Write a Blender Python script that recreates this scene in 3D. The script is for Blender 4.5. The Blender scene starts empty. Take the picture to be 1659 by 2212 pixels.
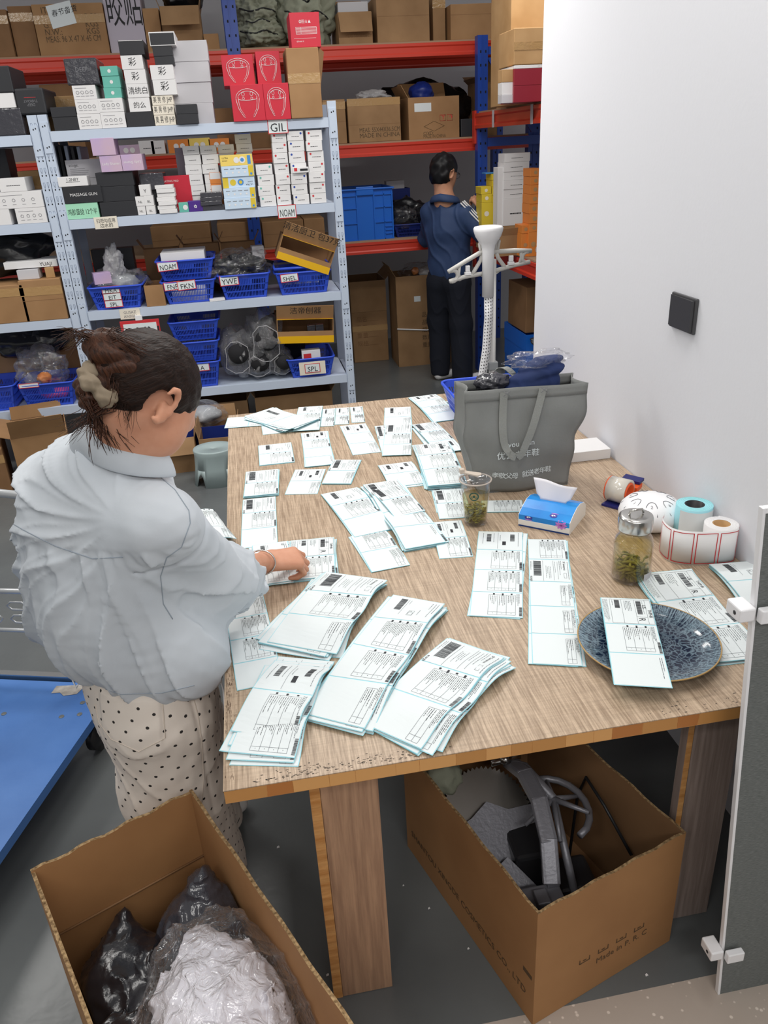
import bpy, bmesh, math, random
import numpy as np
from mathutils import Vector, Matrix
random.seed(7)
SC = bpy.context.scene
COL = SC.collection
# ---------------------------------------------------------------- camera
FPX, PIT, YAW, ROL = 1698.15, 0.4399, -0.1498, -0.056
CAM = np.array([0.1511, -1.0894, 1.7741])
IW, IH = 1659, 2212
def _rot():
    R0 = np.array([[1,0,0],[0,0,-1],[0,1,0]], float)
    Rx = np.array([[1,0,0],[0,math.cos(-PIT),-math.sin(-PIT)],[0,math.sin(-PIT),math.cos(-PIT)]])
    Rz = np.array([[math.cos(YAW),-math.sin(YAW),0],[math.sin(YAW),math.cos(YAW),0],[0,0,1]])
    Rr = np.array([[math.cos(ROL),-math.sin(ROL),0],[math.sin(ROL),math.cos(ROL),0],[0,0,1]])
    return Rz @ R0 @ Rx @ Rr
RM = _rot()
cd = bpy.data.cameras.new('camera'); cam = bpy.data.objects.new('camera', cd); COL.objects.link(cam)
cd.sensor_fit = 'VERTICAL'; cd.sensor_height = 24.0; cd.lens = 24.0*FPX/IH
cd.clip_start = 0.05; cd.clip_end = 60
cam.matrix_world = Matrix([list(RM[0])+[CAM[0]], list(RM[1])+[CAM[1]], list(RM[2])+[CAM[2]], [0,0,0,1]])
SC.camera = cam
# ---------------------------------------------------------------- light and exposure
SC.view_settings.view_transform = 'Standard'; SC.view_settings.look = 'None'
SC.view_settings.exposure = 0.0; SC.view_settings.gamma = 1.0; SC.view_settings.use_curve_mapping = False
wd = bpy.data.worlds.new('world'); SC.world = wd; wd.use_nodes = True
wd.node_tree.nodes['Background'].inputs[0].default_value = (1.0, 0.985, 0.97, 1)
wd.node_tree.nodes['Background'].inputs[1].default_value = 0.34
def area(name, loc, sx, sy, power, col=(1, 0.975, 0.94), rot=(0, 0, 0)):
    l = bpy.data.lights.new(name, 'AREA'); l.shape = 'RECTANGLE'; l.size = sx; l.size_y = sy
    l.energy = power; l.color = col
    o = bpy.data.objects.new(name, l); o.location = loc; o.rotation_euler = rot; COL.objects.link(o); return o
area('ceiling_lamp', (0.35, 2.3, 3.1), 1.2, 0.3, 39)
area('ceiling_lamp', (0.9, 0.35, 3.0), 0.35, 1.2, 15)
area('ceiling_lamp', (-2.05, 2.75, 3.1), 1.2, 0.5, 34)
area('ceiling_lamp', (-0.9, 0.2, 3.1), 0.35, 1.2, 11)
area('ceiling_lamp', (1.6, 3.6, 3.2), 1.2, 0.3, 26)
area('ceiling_lamp', (-0.9, -2.0, 3.0), 1.2, 0.3, 22)
area('ceiling_lamp', (0.55, -2.3, 2.9), 1.2, 0.3, 28)
# ---------------------------------------------------------------- pixel of the photo -> real plane in the place
def ray(px, py): return RM @ np.array([(px-IW/2)/FPX, -(py-IH/2)/FPX, -1.0])
def at(px, py, ax, val):
    d = ray(px, py); i = 'xyz'.index(ax); return CAM + d*((val-CAM[i])/d[i])
def pj(P):
    q = RM.T @ (np.array(P, float)-CAM); return IW/2+FPX*q[0]/-q[2], IH/2-FPX*q[1]/-q[2]
def zat(x, y, py):           # height above (x,y) that shows at image row py
    lo, hi = -0.5, 3.5
    for _ in range(40):
        m = (lo+hi)/2
        if pj((x, y, m))[1] > py: lo = m
        else: hi = m
    return lo
# ---------------------------------------------------------------- materials
def lin(c):
    if isinstance(c, str): c = tuple(int(c[i:i+2], 16)/255 for i in (0, 2, 4))
    return tuple(x/12.92 if x <= 0.04045 else ((x+0.055)/1.055)**2.4 for x in c)+(1,)
M = {}
def mat(name, c, rough=0.6, metal=0.0, c2=None, scale=8, bump=0, bscale=40, alpha=1, trans=0, spec=0.5, stretch=None, coat=0, ior=1.45, detail=3, rvar=0):
    m = bpy.data.materials.new(name); m.use_nodes = True; nt = m.node_tree; b = nt.nodes['Principled BSDF']
    b.inputs['Base Color'].default_value = lin(c); b.inputs['Roughness'].default_value = rough
    b.inputs['Metallic'].default_value = metal; b.inputs['Alpha'].default_value = alpha
    b.inputs['Transmission Weight'].default_value = trans; b.inputs['IOR'].default_value = ior
    b.inputs['Specular IOR Level'].default_value = spec; b.inputs['Coat Weight'].default_value = coat
    tc = nt.nodes.new('ShaderNodeTexCoord'); mp = nt.nodes.new('ShaderNodeMapping')
    nt.links.new(tc.outputs['Object'], mp.inputs['Vector'])
    if stretch: mp.inputs['Scale'].default_value = stretch
    if c2 is not None:
        n = nt.nodes.new('ShaderNodeTexNoise'); n.inputs['Scale'].default_value = scale; n.inputs['Detail'].default_value = detail
        nt.links.new(mp.outputs[0], n.inputs['Vector'])
        r = nt.nodes.new('ShaderNodeValToRGB'); r.color_ramp.elements[0].position = 0.3; r.color_ramp.elements[1].position = 0.7
        r.color_ramp.elements[0].color = lin(c); r.color_ramp.elements[1].color = lin(c2)
        nt.links.new(n.outputs['Fac'], r.inputs[0]); nt.links.new(r.outputs[0], b.inputs['Base Color'])
        if rvar:
            mr = nt.nodes.new('ShaderNodeMapRange'); mr.inputs[3].default_value = rough-rvar; mr.inputs[4].default_value = rough+rvar
            nt.links.new(n.outputs['Fac'], mr.inputs[0]); nt.links.new(mr.outputs[0], b.inputs['Roughness'])
    if bump:
        n2 = nt.nodes.new('ShaderNodeTexNoise'); n2.inputs['Scale'].default_value = bscale; n2.inputs['Detail'].default_value = 4
        nt.links.new(mp.outputs[0], n2.inputs['Vector'])
        bp = nt.nodes.new('ShaderNodeBump'); bp.inputs['Strength'].default_value = bump; bp.inputs['Distance'].default_value = 0.004
        nt.links.new(n2.outputs['Fac'], bp.inputs['Height']); nt.links.new(bp.outputs[0], b.inputs['Normal'])
    M[name] = m; return m
def nodes(m): return m.node_tree, m.node_tree.nodes['Principled BSDF']
mat('wall', 'e2e3e8', 0.75, bump=0.08, bscale=90)
mat('backwall', 'b9b9be', 0.8)
mat('white', 'e4e3e3', 0.5); mat('whitegrey', 'c9c8cc', 0.5); mat('cream', 'e8e0d0', 0.55); mat('lav', 'b9b2bf', 0.5)
mat('black', '232427', 0.45); mat('blackbox', '2b2c30', 0.5); mat('ink', '1c1c20', 0.6); mat('inkgrey', '77777c', 0.6); mat('inkbrown', '5a4630', 0.7)
mat('carton', 'a5825c', 0.75, c2='8f6e4b', scale=5, bump=0.1, bscale=14)
mat('carton2', 'a78159', 0.75, c2='97724c', scale=5, bump=0.1, bscale=14)
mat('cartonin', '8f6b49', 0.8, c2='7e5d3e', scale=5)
mat('cartonlt', 'c09a6c', 0.75, c2='ad8759', scale=6)
mat('flute', 'b89a70', 0.9, c2='5c4326', scale=150)
mat('tape', 'b08c5c', 0.15, spec=0.8, bump=0.4, bscale=60)
mat('greymetal', 'c3cfe0', 0.4, spec=0.4); mat('greymetal2', '9aa4b6', 0.5); mat('hole', '15161a', 0.8); mat('dent', '8c98ad', 0.5)
mat('redmetal', 'cf3d2b', 0.32, spec=0.6); mat('bluemetal', '2148a4', 0.35, spec=0.6); mat('woodshelf', 'a58a70', 0.8)
mat('bluebasket', '3355cf', 0.38, spec=0.5); mat('bluecrate', '1d69cf', 0.35); mat('navyplastic', '1c2f7c', 0.4)
mat('red', 'c8253a', 0.45); mat('redprint', 'cc3238', 0.5); mat('pinkline', 'f5b8bd', 0.5); mat('maroon', '8e2433', 0.45)
mat('teal', '68b7a8', 0.35); mat('mint', 'a5dfbf', 0.5); mat('lilac', 'b9a3d2', 0.5, c2='c9aebf', scale=6); mat('yellow', 'dcc23a', 0.45); mat('yellowbox', 'edd06a', 0.45)
mat('iceblue', 'c9dcee', 0.45); mat('orange', 'e0873c', 0.5); mat('purple', '4b2a86', 0.4); mat('ceruleanbox', '4a8fd0', 0.4); mat('tapeyel', 'e3b01c', 0.3)
mat('paper', 'dfe6e7', 0.6); mat('tealpaper', '9fdbe6', 0.5); mat('print', '23262c', 0.6); mat('printlt', '5b6168', 0.6)
mat('steel', 'c8c6c2', 0.22, metal=1.0); mat('whiteplastic', 'eeeef0', 0.35); mat('whiteplastic2', 'd9d8d6', 0.4); mat('greyplastic', 'a9adb0', 0.4)
mat('bubble', '3b3b42', 0.16, spec=0.9, bump=1.0, bscale=35); mat('blackbag', '17181c', 0.25, spec=0.7, bump=0.7, bscale=18)
mat('clothblack', '1d1d20', 0.85, bump=0.3, bscale=60)
mat('khaki', '9c9f8c', 0.8, c2='8b8e7c', scale=9, bump=0.5, bscale=25)
def film(name, a=0.03, edge=0.5, milk=0.0, bs=28, bump=1.0, tint=(.97, .97, .98, 1), rough=.08, expo=2.5):
    m = bpy.data.materials.new(name); m.use_nodes = True; nt = m.node_tree; nt.nodes.clear(); N = nt.nodes.new; K = nt.links.new
    out = N('ShaderNodeOutputMaterial'); mx = N('ShaderNodeMixShader'); tr = N('ShaderNodeBsdfTransparent'); tr.inputs[0].default_value = tint
    gl = N('ShaderNodeBsdfGlossy'); gl.inputs['Roughness'].default_value = rough; df = N('ShaderNodeBsdfDiffuse'); df.inputs[0].default_value = (.72, .72, .74, 1)
    m2 = N('ShaderNodeMixShader'); m2.inputs[0].default_value = milk; K(gl.outputs[0], m2.inputs[1]); K(df.outputs[0], m2.inputs[2])
    lw = N('ShaderNodeLayerWeight'); lw.inputs[0].default_value = .5
    if bump:
        tc = N('ShaderNodeTexCoord'); n = N('ShaderNodeTexNoise'); n.inputs['Scale'].default_value = bs; n.inputs['Detail'].default_value = 3; n.inputs['Distortion'].default_value = 1.2; K(tc.outputs['Object'], n.inputs['Vector'])
        bp = N('ShaderNodeBump'); bp.inputs['Strength'].default_value = bump; bp.inputs['Distance'].default_value = .012; K(n.outputs['Fac'], bp.inputs['Height'])
        for q in (gl, df, lw): K(bp.outputs[0], q.inputs['Normal'])
    pw = N('ShaderNodeMath'); pw.operation = 'POWER'; pw.inputs[1].default_value = expo; K(lw.outputs['Facing'], pw.inputs[0])
    ml = N('ShaderNodeMath'); ml.operation = 'MULTIPLY_ADD'; ml.inputs[1].default_value = edge; ml.inputs[2].default_value = a; ml.use_clamp = True; K(pw.outputs[0], ml.inputs[0])
    K(ml.outputs[0], mx.inputs[0]); K(tr.outputs[0], mx.inputs[1]); K(m2.outputs[0], mx.inputs[2]); K(mx.outputs[0], out.inputs[0]); M[name] = m; return m
film('film', .12, .5, .35); film('filmmilk', .45, .4, .85); film('filmbundle', .20, .6, .45, 40, 1.0); film('filmthin', .06, .5, .2); film('glass', .03, .45, 0, 3, 0, rough=.03, expo=3)
# laminate wood: fine streaks along y
def laminate(name, a, b, stretch):
    m = mat(name, a, 0.48, spec=0.35); nt, p = nodes(m)
    tc = nt.nodes.new('ShaderNodeTexCoord'); mp = nt.nodes.new('ShaderNodeMapping'); mp.inputs['Scale'].default_value = stretch
    mp.inputs['Rotation'].default_value = (0, 0, 0.05)
    nt.links.new(tc.outputs['Object'], mp.inputs['Vector'])
    n = nt.nodes.new('ShaderNodeTexNoise'); n.inputs['Scale'].default_value = 1; n.inputs['Detail'].default_value = 5; n.inputs['Roughness'].default_value = 0.65
    nt.links.new(mp.outputs[0], n.inputs['Vector'])
    r = nt.nodes.new('ShaderNodeValToRGB'); e = r.color_ramp.elements; e[0].position = 0.36; e[1].position = 0.64; e[0].color = lin(a); e[1].color = lin(b)
    nt.links.new(n.outputs['Fac'], r.inputs[0])
    n2 = nt.nodes.new('ShaderNodeTexNoise'); n2.inputs['Scale'].default_value = 1.0; n2.inputs['Detail'].default_value = 3
    mp2 = nt.nodes.new('ShaderNodeMapping'); mp2.inputs['Scale'].default_value = (stretch[1]*0.9, stretch[0]*0.9, stretch[2]); nt.links.new(tc.outputs['Object'], mp2.inputs['Vector']); nt.links.new(mp2.outputs[0], n2.inputs['Vector'])
    mx = nt.nodes.new('ShaderNodeMixRGB'); mx.blend_type = 'MULTIPLY'; mx.inputs[0].default_value = 0.35
    nt.links.new(r.outputs[0], mx.inputs[1]); nt.links.new(n2.outputs['Fac'], mx.inputs[2]); 
    r2 = nt.nodes.new('ShaderNodeValToRGB'); r2.color_ramp.elements[0].position = 0.3; r2.color_ramp.elements[1].position = 0.6; r2.color_ramp.elements[0].color = (0.6, 0.6, 0.6, 1); r2.color_ramp.elements[1].color = (1, 1, 1, 1)
    nt.links.new(n2.outputs['Fac'], r2.inputs[0]); nt.links.new(r2.outputs[0], mx.inputs[2]); nt.links.new(mx.outputs[0], p.inputs['Base Color'])
    return m
laminate('laminate', '96806a', 'c9b299', (240, 9, 9)); M['laminate'].node_tree.nodes['Principled BSDF'].inputs['Roughness'].default_value = .38
laminate('laminateleg', '9c7a62', 'bb9678', (90, 90, 4))
laminate('laminatedark', '8a7a72', 'a4948c', (90, 90, 4))
laminate('edgewood', 'b97f45', 'd9a468', (9, 9, 60))
# floor: grey epoxy, terrazzo tile near the camera on the right
m = mat('floor', '6a6f70', 0.3, spec=0.5); nt, p = nodes(m)
tc = nt.nodes.new('ShaderNodeTexCoord'); sx = nt.nodes.new('ShaderNodeSeparateXYZ'); nt.links.new(tc.outputs['Object'], sx.inputs[0])
n = nt.nodes.new('ShaderNodeTexNoise'); n.inputs['Scale'].default_value = 2.5; n.inputs['Detail'].default_value = 5; nt.links.new(tc.outputs['Object'], n.inputs['Vector'])
r = nt.nodes.new('ShaderNodeValToRGB'); r.color_ramp.elements[0].position = 0.3; r.color_ramp.elements[1].position = 0.75; r.color_ramp.elements[0].color = lin('5d6061'); r.color_ramp.elements[1].color = lin('6b6f6f')
nt.links.new(n.outputs['Fac'], r.inputs[0])
vo = nt.nodes.new('ShaderNodeTexVoronoi'); vo.inputs['Scale'].default_value = 45; nt.links.new(tc.outputs['Object'], vo.inputs['Vector'])
r3 = nt.nodes.new('ShaderNodeValToRGB'); r3.color_ramp.elements[0].position = 0.12; r3.color_ramp.elements[1].position = 0.2; r3.color_ramp.elements[0].color = lin('ded2c6'); r3.color_ramp.elements[1].color = lin('b3a79c')
nt.links.new(vo.outputs['Distance'], r3.inputs[0])
lt = nt.nodes.new('ShaderNodeMath'); lt.operation = 'LESS_THAN'; lt.inputs[1].default_value = -0.038; nt.links.new(sx.outputs[1], lt.inputs[0])
gt = nt.nodes.new('ShaderNodeMath'); gt.operation = 'GREATER_THAN'; gt.inputs[1].default_value = 0.2; nt.links.new(sx.outputs[0], gt.inputs[0])
ml = nt.nodes.new('ShaderNodeMath'); ml.operation = 'MULTIPLY'; nt.links.new(lt.outputs[0], ml.inputs[0]); nt.links.new(gt.outputs[0], ml.inputs[1])
mx = nt.nodes.new('ShaderNodeMixRGB'); nt.links.new(ml.outputs[0], mx.inputs[0]); nt.links.new(r.outputs[0], mx.inputs[1]); nt.links.new(r3.outputs[0], mx.inputs[2])
nt.links.new(mx.outputs[0], p.inputs['Base Color'])
n4 = nt.nodes.new('ShaderNodeTexNoise'); n4.inputs['Scale'].default_value = 30; nt.links.new(tc.outputs['Object'], n4.inputs['Vector'])
bp = nt.nodes.new('ShaderNodeBump'); bp.inputs['Strength'].default_value = 0.25; bp.inputs['Distance'].default_value = 0.003; nt.links.new(n4.outputs['Fac'], bp.inputs['Height']); nt.links.new(bp.outputs[0], p.inputs['Normal'])
# ---------------------------------------------------------------- mesh helpers
def T(o): return o
class MB:
    def __init__(s): s.v = []; s.f = []; s.m = []; s.sm = []
    def add(s, vs, fs, mi=0, smooth=False):
        b = len(s.v); s.v += [tuple(map(float, q)) for q in vs]
        for f in fs: s.f.append([b+i for i in f]); s.m.append(mi); s.sm.append(smooth)
        return s
    def box(s, x0, y0, z0, x1, y1, z1, mi=0, c=0.0):
        if c <= 0:
            return s.add([(x0,y0,z0),(x1,y0,z0),(x1,y1,z0),(x0,y1,z0),(x0,y0,z1),(x1,y0,z1),(x1,y1,z1),(x0,y1,z1)],
                  [(0,3,2,1),(4,5,6,7),(0,1,5,4),(1,2,6,5),(2,3,7,6),(3,0,4,7)], mi)
        bm = bmesh.new(); bmesh.ops.create_cube(bm, size=1)
        for q in bm.verts: q.co = Vector(((x0+x1)/2+q.co.x*(x1-x0), (y0+y1)/2+q.co.y*(y1-y0), (z0+z1)/2+q.co.z*(z1-z0)))
        bmesh.ops.bevel(bm, geom=bm.edges[:], offset=c, segments=2, affect='EDGES', profile=0.5)
        s.bm(bm, mi); return s
    def bm(s, bm, mi=0, smooth=False):
        bm.verts.index_update(); s.add([q.co[:] for q in bm.verts], [[q.index for q in f.verts] for f in bm.faces], mi, smooth); bm.free(); return s
    def quad(s, a, b, c, d, mi=0): return s.add([a, b, c, d], [(0, 1, 2, 3)], mi)
    def rect(s, o, u, v, a0, b0, a1, b1, mi=0):   # rectangle in the plane o + a*u + b*v
        o, u, v = map(lambda q: np.array(q, float), (o, u, v))
        return s.quad(o+u*a0+v*b0, o+u*a1+v*b0, o+u*a1+v*b1, o+u*a0+v*b1, mi)
    def tube(s, pts, r, mi=0, n=8, closed=False, caps=True):
        pts = [np.array(q, float) for q in pts]; k = len(pts); rr = r if hasattr(r, '__len__') else [r]*k
        rings = []; pu = None
        for i, q in enumerate(pts):
            a = pts[(i-1) % k] if (closed or i > 0) else q; b = pts[(i+1) % k] if (closed or i < k-1) else q
            t = b-a; t /= (np.linalg.norm(t)+1e-12)
            if pu is None:
                pu = np.array([0, 0, 1.0]) if abs(t[2]) < 0.9 else np.array([1.0, 0, 0])
            u = pu-t*(pu@t); u /= (np.linalg.norm(u)+1e-12); pu = u; w = np.cross(t, u)
            rings.append([q+rr[i]*(math.cos(2*math.pi*j/n)*u+math.sin(2*math.pi*j/n)*w) for j in range(n)])
        vs = [p for ring in rings for p in ring]; fs = []
        for i in range(k if closed else k-1):
            for j in range(n):
                fs.append((i*n+j, i*n+(j+1) % n, ((i+1) % k)*n+(j+1) % n, ((i+1) % k)*n+j))
        if caps and not closed: fs += [list(range(n))[::-1], [(k-1)*n+j for j in range(n)]]
        return s.add(vs, fs, mi, True)
    def lathe(s, prof, c=(0, 0, 0), n=32, mi=0, smooth=True, sq=(1, 1), caps=True):
        vs = []; fs = []
        for r, z in prof:
            for j in range(n): vs.append((c[0]+sq[0]*r*math.cos(2*math.pi*j/n), c[1]+sq[1]*r*math.sin(2*math.pi*j/n), c[2]+z))
        for i in range(len(prof)-1):
            for j in range(n): fs.append((i*n+j, i*n+(j+1) % n, (i+1)*n+(j+1) % n, (i+1)*n+j))
        if caps and prof[0][0] > 1e-6: fs.append(list(range(n))[::-1])
        if caps and prof[-1][0] > 1e-6: fs.append([(len(prof)-1)*n+j for j in range(n)])
        return s.add(vs, fs, mi, smooth)
    def disc(s, o, u, v, r, mi=0, n=14):
        o, u, v = map(lambda q: np.array(q, float), (o, u, v))
        return s.add([o+r*(math.cos(6.2832*j/n)*u+math.sin(6.2832*j/n)*v) for j in range(n)], [list(range(n))], mi)
    def prism(s, poly, o, u, v, w, mi=0):       # 2-D polygon extruded along w
        o, u, v, w = map(lambda q: np.array(q, float), (o, u, v, w)); k = len(poly)
        A = [o+u*a+v*b for a, b in poly]; B = [q+w for q in A]
        return s.add(A+B, [list(range(k))[::-1], [k+i for i in range(k)]]+[(i, (i+1) % k, k+(i+1) % k, k+i) for i in range(k)], mi)
    def text(s, txt, o, u, v, h, mi=0, align='LEFT', fn=None, wmax=None, bold=0):
        vs, fs = glyphs(txt, bold); w = max((q[0] for q in vs), default=0); k = h/0.7
        if wmax and w*k > wmax: kx = wmax/w
        else: kx = k
        off = {'LEFT': 0, 'CENTER': -w*kx/2, 'RIGHT': -w*kx}[align]
        o, u, v = map(lambda q: np.array(q, float), (o, u, v))
        P = [o+u*(q[0]*kx+off)+v*(q[1]*k) for q in vs]
        if fn: P = [fn(q) for q in P]
        return s.add(P, fs, mi)
    def build(s, name, mats, parent=None, org=None, smooth=None):
        off = np.zeros(3)
        if parent is not None:
            q = parent
            while q is not None: off = off+np.array(q.location[:]); q = q.parent
        elif org is not None: off = np.array(org, float)
        me = bpy.data.meshes.new(name); V = (np.array(s.v)-off) if s.v else np.zeros((0, 3))
        me.from_pydata(V.tolist(), [], s.f); 
        if not isinstance(mats, (list, tuple)): mats = [mats]
        for q in mats: me.materials.append(M[q] if isinstance(q, str) else q)
        me.polygons.foreach_set('material_index', s.m)
        me.polygons.foreach_set('use_smooth', [bool(x) if smooth is None else smooth for x in s.sm])
        me.update(); o = bpy.data.objects.new(name, me); COL.objects.link(o)
        if parent is not None: o.parent = parent
        elif org is not None: o.location = org
        return o
_G = {}
def glyphs(t, bold=0):
    if (t, bold) in _G: return _G[(t, bold)]
    c = bpy.data.curves.new('lettering', 'FONT'); c.body = t; c.size = 1; c.resolution_u = 2; c.offset = bold
    o = bpy.data.objects.new('lettering', c); COL.objects.link(o)
    me = o.evaluated_get(bpy.context.evaluated_depsgraph_get()).to_mesh()
    r = ([tuple(q.co[:2]) for q in me.vertices], [list(p.vertices) for p in me.polygons])
    o.to_mesh_clear(); bpy.data.objects.remove(o); bpy.data.curves.remove(c)
    if t and not r[1]: print('NO GLYPHS', t)
    _G[(t, bold)] = r; return r
def tag(o, label, cat, group=None, kind=None):
    if label: o['label'] = label
    if cat: o['category'] = cat
    if group: o['group'] = group
    if kind: o['kind'] = kind
    return o
def thing(name, loc, label, cat, group=None):
    o = bpy.data.objects.new(name, None); o.location = loc; o.empty_display_size = 0.05; COL.objects.link(o)
    return tag(o, label, cat, group)
def copy_tree(o, parent=None):
    c = o.copy(); COL.objects.link(c); c.parent = parent
    for ch in list(o.children): copy_tree(ch, c)
    return c
def struct(name, mb, m, label=None):
    o = mb.build(name, m); o['kind'] = 'structure'
    if label: o['label'] = label
    return o
def bevel(o, w=0.003, seg=2):
    b = o.modifiers.new('bevel', 'BEVEL'); b.width = w; b.segments = seg; b.limit_method = 'ANGLE'; return o
X = np.array([1., 0, 0]); Y = np.array([0, 1., 0]); Z = np.array([0, 0, 1.])
# ================================================================ setting
struct('floor', MB().box(-5, -3.5, -0.05, 5, 6.75, 0), 'floor')
struct('wall_back', MB().box(-5, 6.62, 0, 5, 6.75, 3.6), 'backwall')
WX = 1.315
struct('wall_right', MB().box(WX, -3.5, 0, WX+0.12, 2.09, 3.6), 'wall')
# wall switch
sw = thing('light_switch', (WX, 0.915, 1.31), 'dark grey square light switch on the white wall', 'switch')
a = MB().box(WX-0.009, 0.85, 1.262, WX, 0.98, 1.357, c=0.003).build('switch_plate', 'greyplastic' if 0 else mat('darkgrey', '4a4a4c', 0.35), sw)
b = MB().add([(WX-0.010, 0.856, 1.268), (WX-0.010, 0.974, 1.268), (WX-0.010, 0.974, 1.351), (WX-0.010, 0.856, 1.351), (WX-0.018, 0.856, 1.268), (WX-0.014, 0.974, 1.268), (WX-0.014, 0.974, 1.351), (WX-0.018, 0.856, 1.351)],
    [(0,1,2,3),(4,7,6,5),(0,4,5,1),(1,5,6,2),(2,6,7,3),(3,7,4,0)]).build('rocker', mat('darkgrey2', '3e3e40', 0.3), sw)
# ================================================================ work table
TH = 0.75
TD = 2.2
tb = thing('work_table', (0.65, 1.1, 0), 'large wood laminate work table covered with shipping labels', 'table')
mb = MB(); mb.add([(0,0,TH-0.002),(WX-0.003,0,TH-0.002),(WX-0.003,TD,TH-0.002),(0,TD,TH-0.002),(0,0,TH),(WX-0.003,0,TH),(WX-0.003,TD,TH),(0,TD,TH)],[(0,3,2,1),(4,5,6,7),(0,1,5,4),(1,2,6,5),(2,3,7,6),(3,0,4,7)])
rs = random.Random(3)
for k in range(260):       # scuffs along the near edge
    t = rs.random(); x = rs.choice([rs.uniform(0.05, 0.42), rs.uniform(0.8, 1.25), rs.uniform(0.05, 0.42)]); y = abs(rs.gauss(0, 0.012))+0.006
    if x > 0.7: y = abs(rs.gauss(0, 0.02))+0.006
    w = rs.uniform(0.001, 0.006); h = rs.uniform(0.0006, 0.002); mb.rect((x, y, TH+0.0003), X, Y, 0, 0, w, h, 1)
for k in range(160):
    x = abs(rs.gauss(0, 0.012))+0.003; y = rs.uniform(0.02, 0.5); mb.rect((x, y, TH+0.0003), X, Y, 0, 0, rs.uniform(0.0006, 0.0015), rs.uniform(0.002, 0.012), 2)
mb.build('tabletop', ['laminate', mat('scuff', '4b443d', 0.8), mat('scuff2', '75604f', 0.8)], tb)
mb = MB(); mb.box(0.001, 0.001, TH-0.031, WX-0.004, TD-0.001, TH-0.0021); x = 0.0
while x < 1.3:
    w = rs.uniform(0.03, 0.09); mb.box(x+0.001, 0.0006, TH-0.030, min(x+w, 1.305), 0.001, TH-0.003, rs.choice([1, 2, 3])); x += w
mb.build('core_board', ['edgewood', mat('e1', 'c08a4e', 0.5), mat('e2', 'b4743c', 0.5), mat('e3', 'd6a062', 0.5)], tb)
MB().box(0.0, 0.004, TH-0.0335, WX-0.003, TD-0.004, TH-0.0311).build('bottom_sheet', 'laminateleg', tb)
def leg(x0, x1, y0, y1, flip=False, mt='laminateleg'):
    l = MB().box(x0+0.0005, y0, 0.002, x1, y0+0.002, TH-0.0336).box(x0+0.0005, y1-0.002, 0.002, x1, y1, TH-0.0336).build('leg', mt, tb)
    MB().box(x0, y0+0.002, 0.0, x1-0.001, y1-0.002, TH-0.034).build('edge_band', 'edgewood', l)
    return l
leg(0.171, 0.286, 0.086, 0.112)
leg(0.979, 1.086, 0.112, 0.138, mt='laminatedark')
for x_, y_, mt_ in ((.1495, .086, 'laminateleg'), (.9645, .112, 'laminatedark')):
    l_ = MB().box(x_, y_, 0, .1705 if x_ < .5 else .9785, y_+.026, TH-.034).build('leg', mt_, tb); MB().box(x_+.0005, y_-.0008, 0, .170 if x_ < .5 else .978, y_-.0001, TH-.034).build('edge_band', 'edgewood', l_)
MB().box(1.060, 0.14, 0.0, 1.086, 0.26, TH-0.034).build('leg', 'laminatedark', tb)
MB().box(0.14, 2.02, 0.0, 0.28, 2.045, TH-0.034).build('leg', 'laminateleg', tb)
MB().box(1.0, 2.02, 0.0, 1.12, 2.045, TH-0.034).build('leg', 'laminateleg', tb)
# ================================================================ grey boltless racks
RY = 3.95; RDP = 0.5
def post(x0, x1, y0, y1, H, parent, tear=True):
    mb = MB(); t = 0.002; w = x1-x0; o = (x0, y0, 0)
    mb.box(x0, y0, 0, x1, y0+t, H); mb.box(x0, y0+t, 0, x0+t, y1, H); mb.box(x1-t, y0+t, 0, x1, y1, H)
    z = 0.05; e = y0-0.0004; zc = 0
    while z < H-0.02:
        for sgn, cx in ((1, x0+w*0.3), (-1, x0+w*0.72)):
            pts = [(cx-0.001+sgn*(-0.0085), z+0.038), (cx+sgn*0.004, z+0.038), (cx+sgn*0.006, z+0.03), (cx+sgn*0.003, z+0.012), (cx+sgn*-0.003, z+0.004)]
            mb.tube([(q[0], e, q[1]) for q in [(cx-0.004, z+0.036), (cx+0.004, z+0.036), (cx+0.005, z+0.026), (cx+0.001*sgn, z+0.006), (cx-0.003, z+0.02)]], 0.0011, 2, 4, closed=True)
            mb.rect((cx-0.003, e, z-0.008), X, Z, 0, 0, 0.006, 0.009, 1)
        z += 0.075
    return mb.build('post', ['greymetal', 'hole', 'dent'], parent)
def beam(x0, x1, z0, z1, yf, parent, name='beam'):
    mb = MB(); mb.box(x0, yf, z0, x1, yf+0.004, z1); mb.box(x0, yf+0.004, z0, x1, yf+0.03, z0+0.003); 
    for xa in (x0-0.004, x1-0.028):
        pass
    return mb.build(name, 'greymetal', parent)
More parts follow.
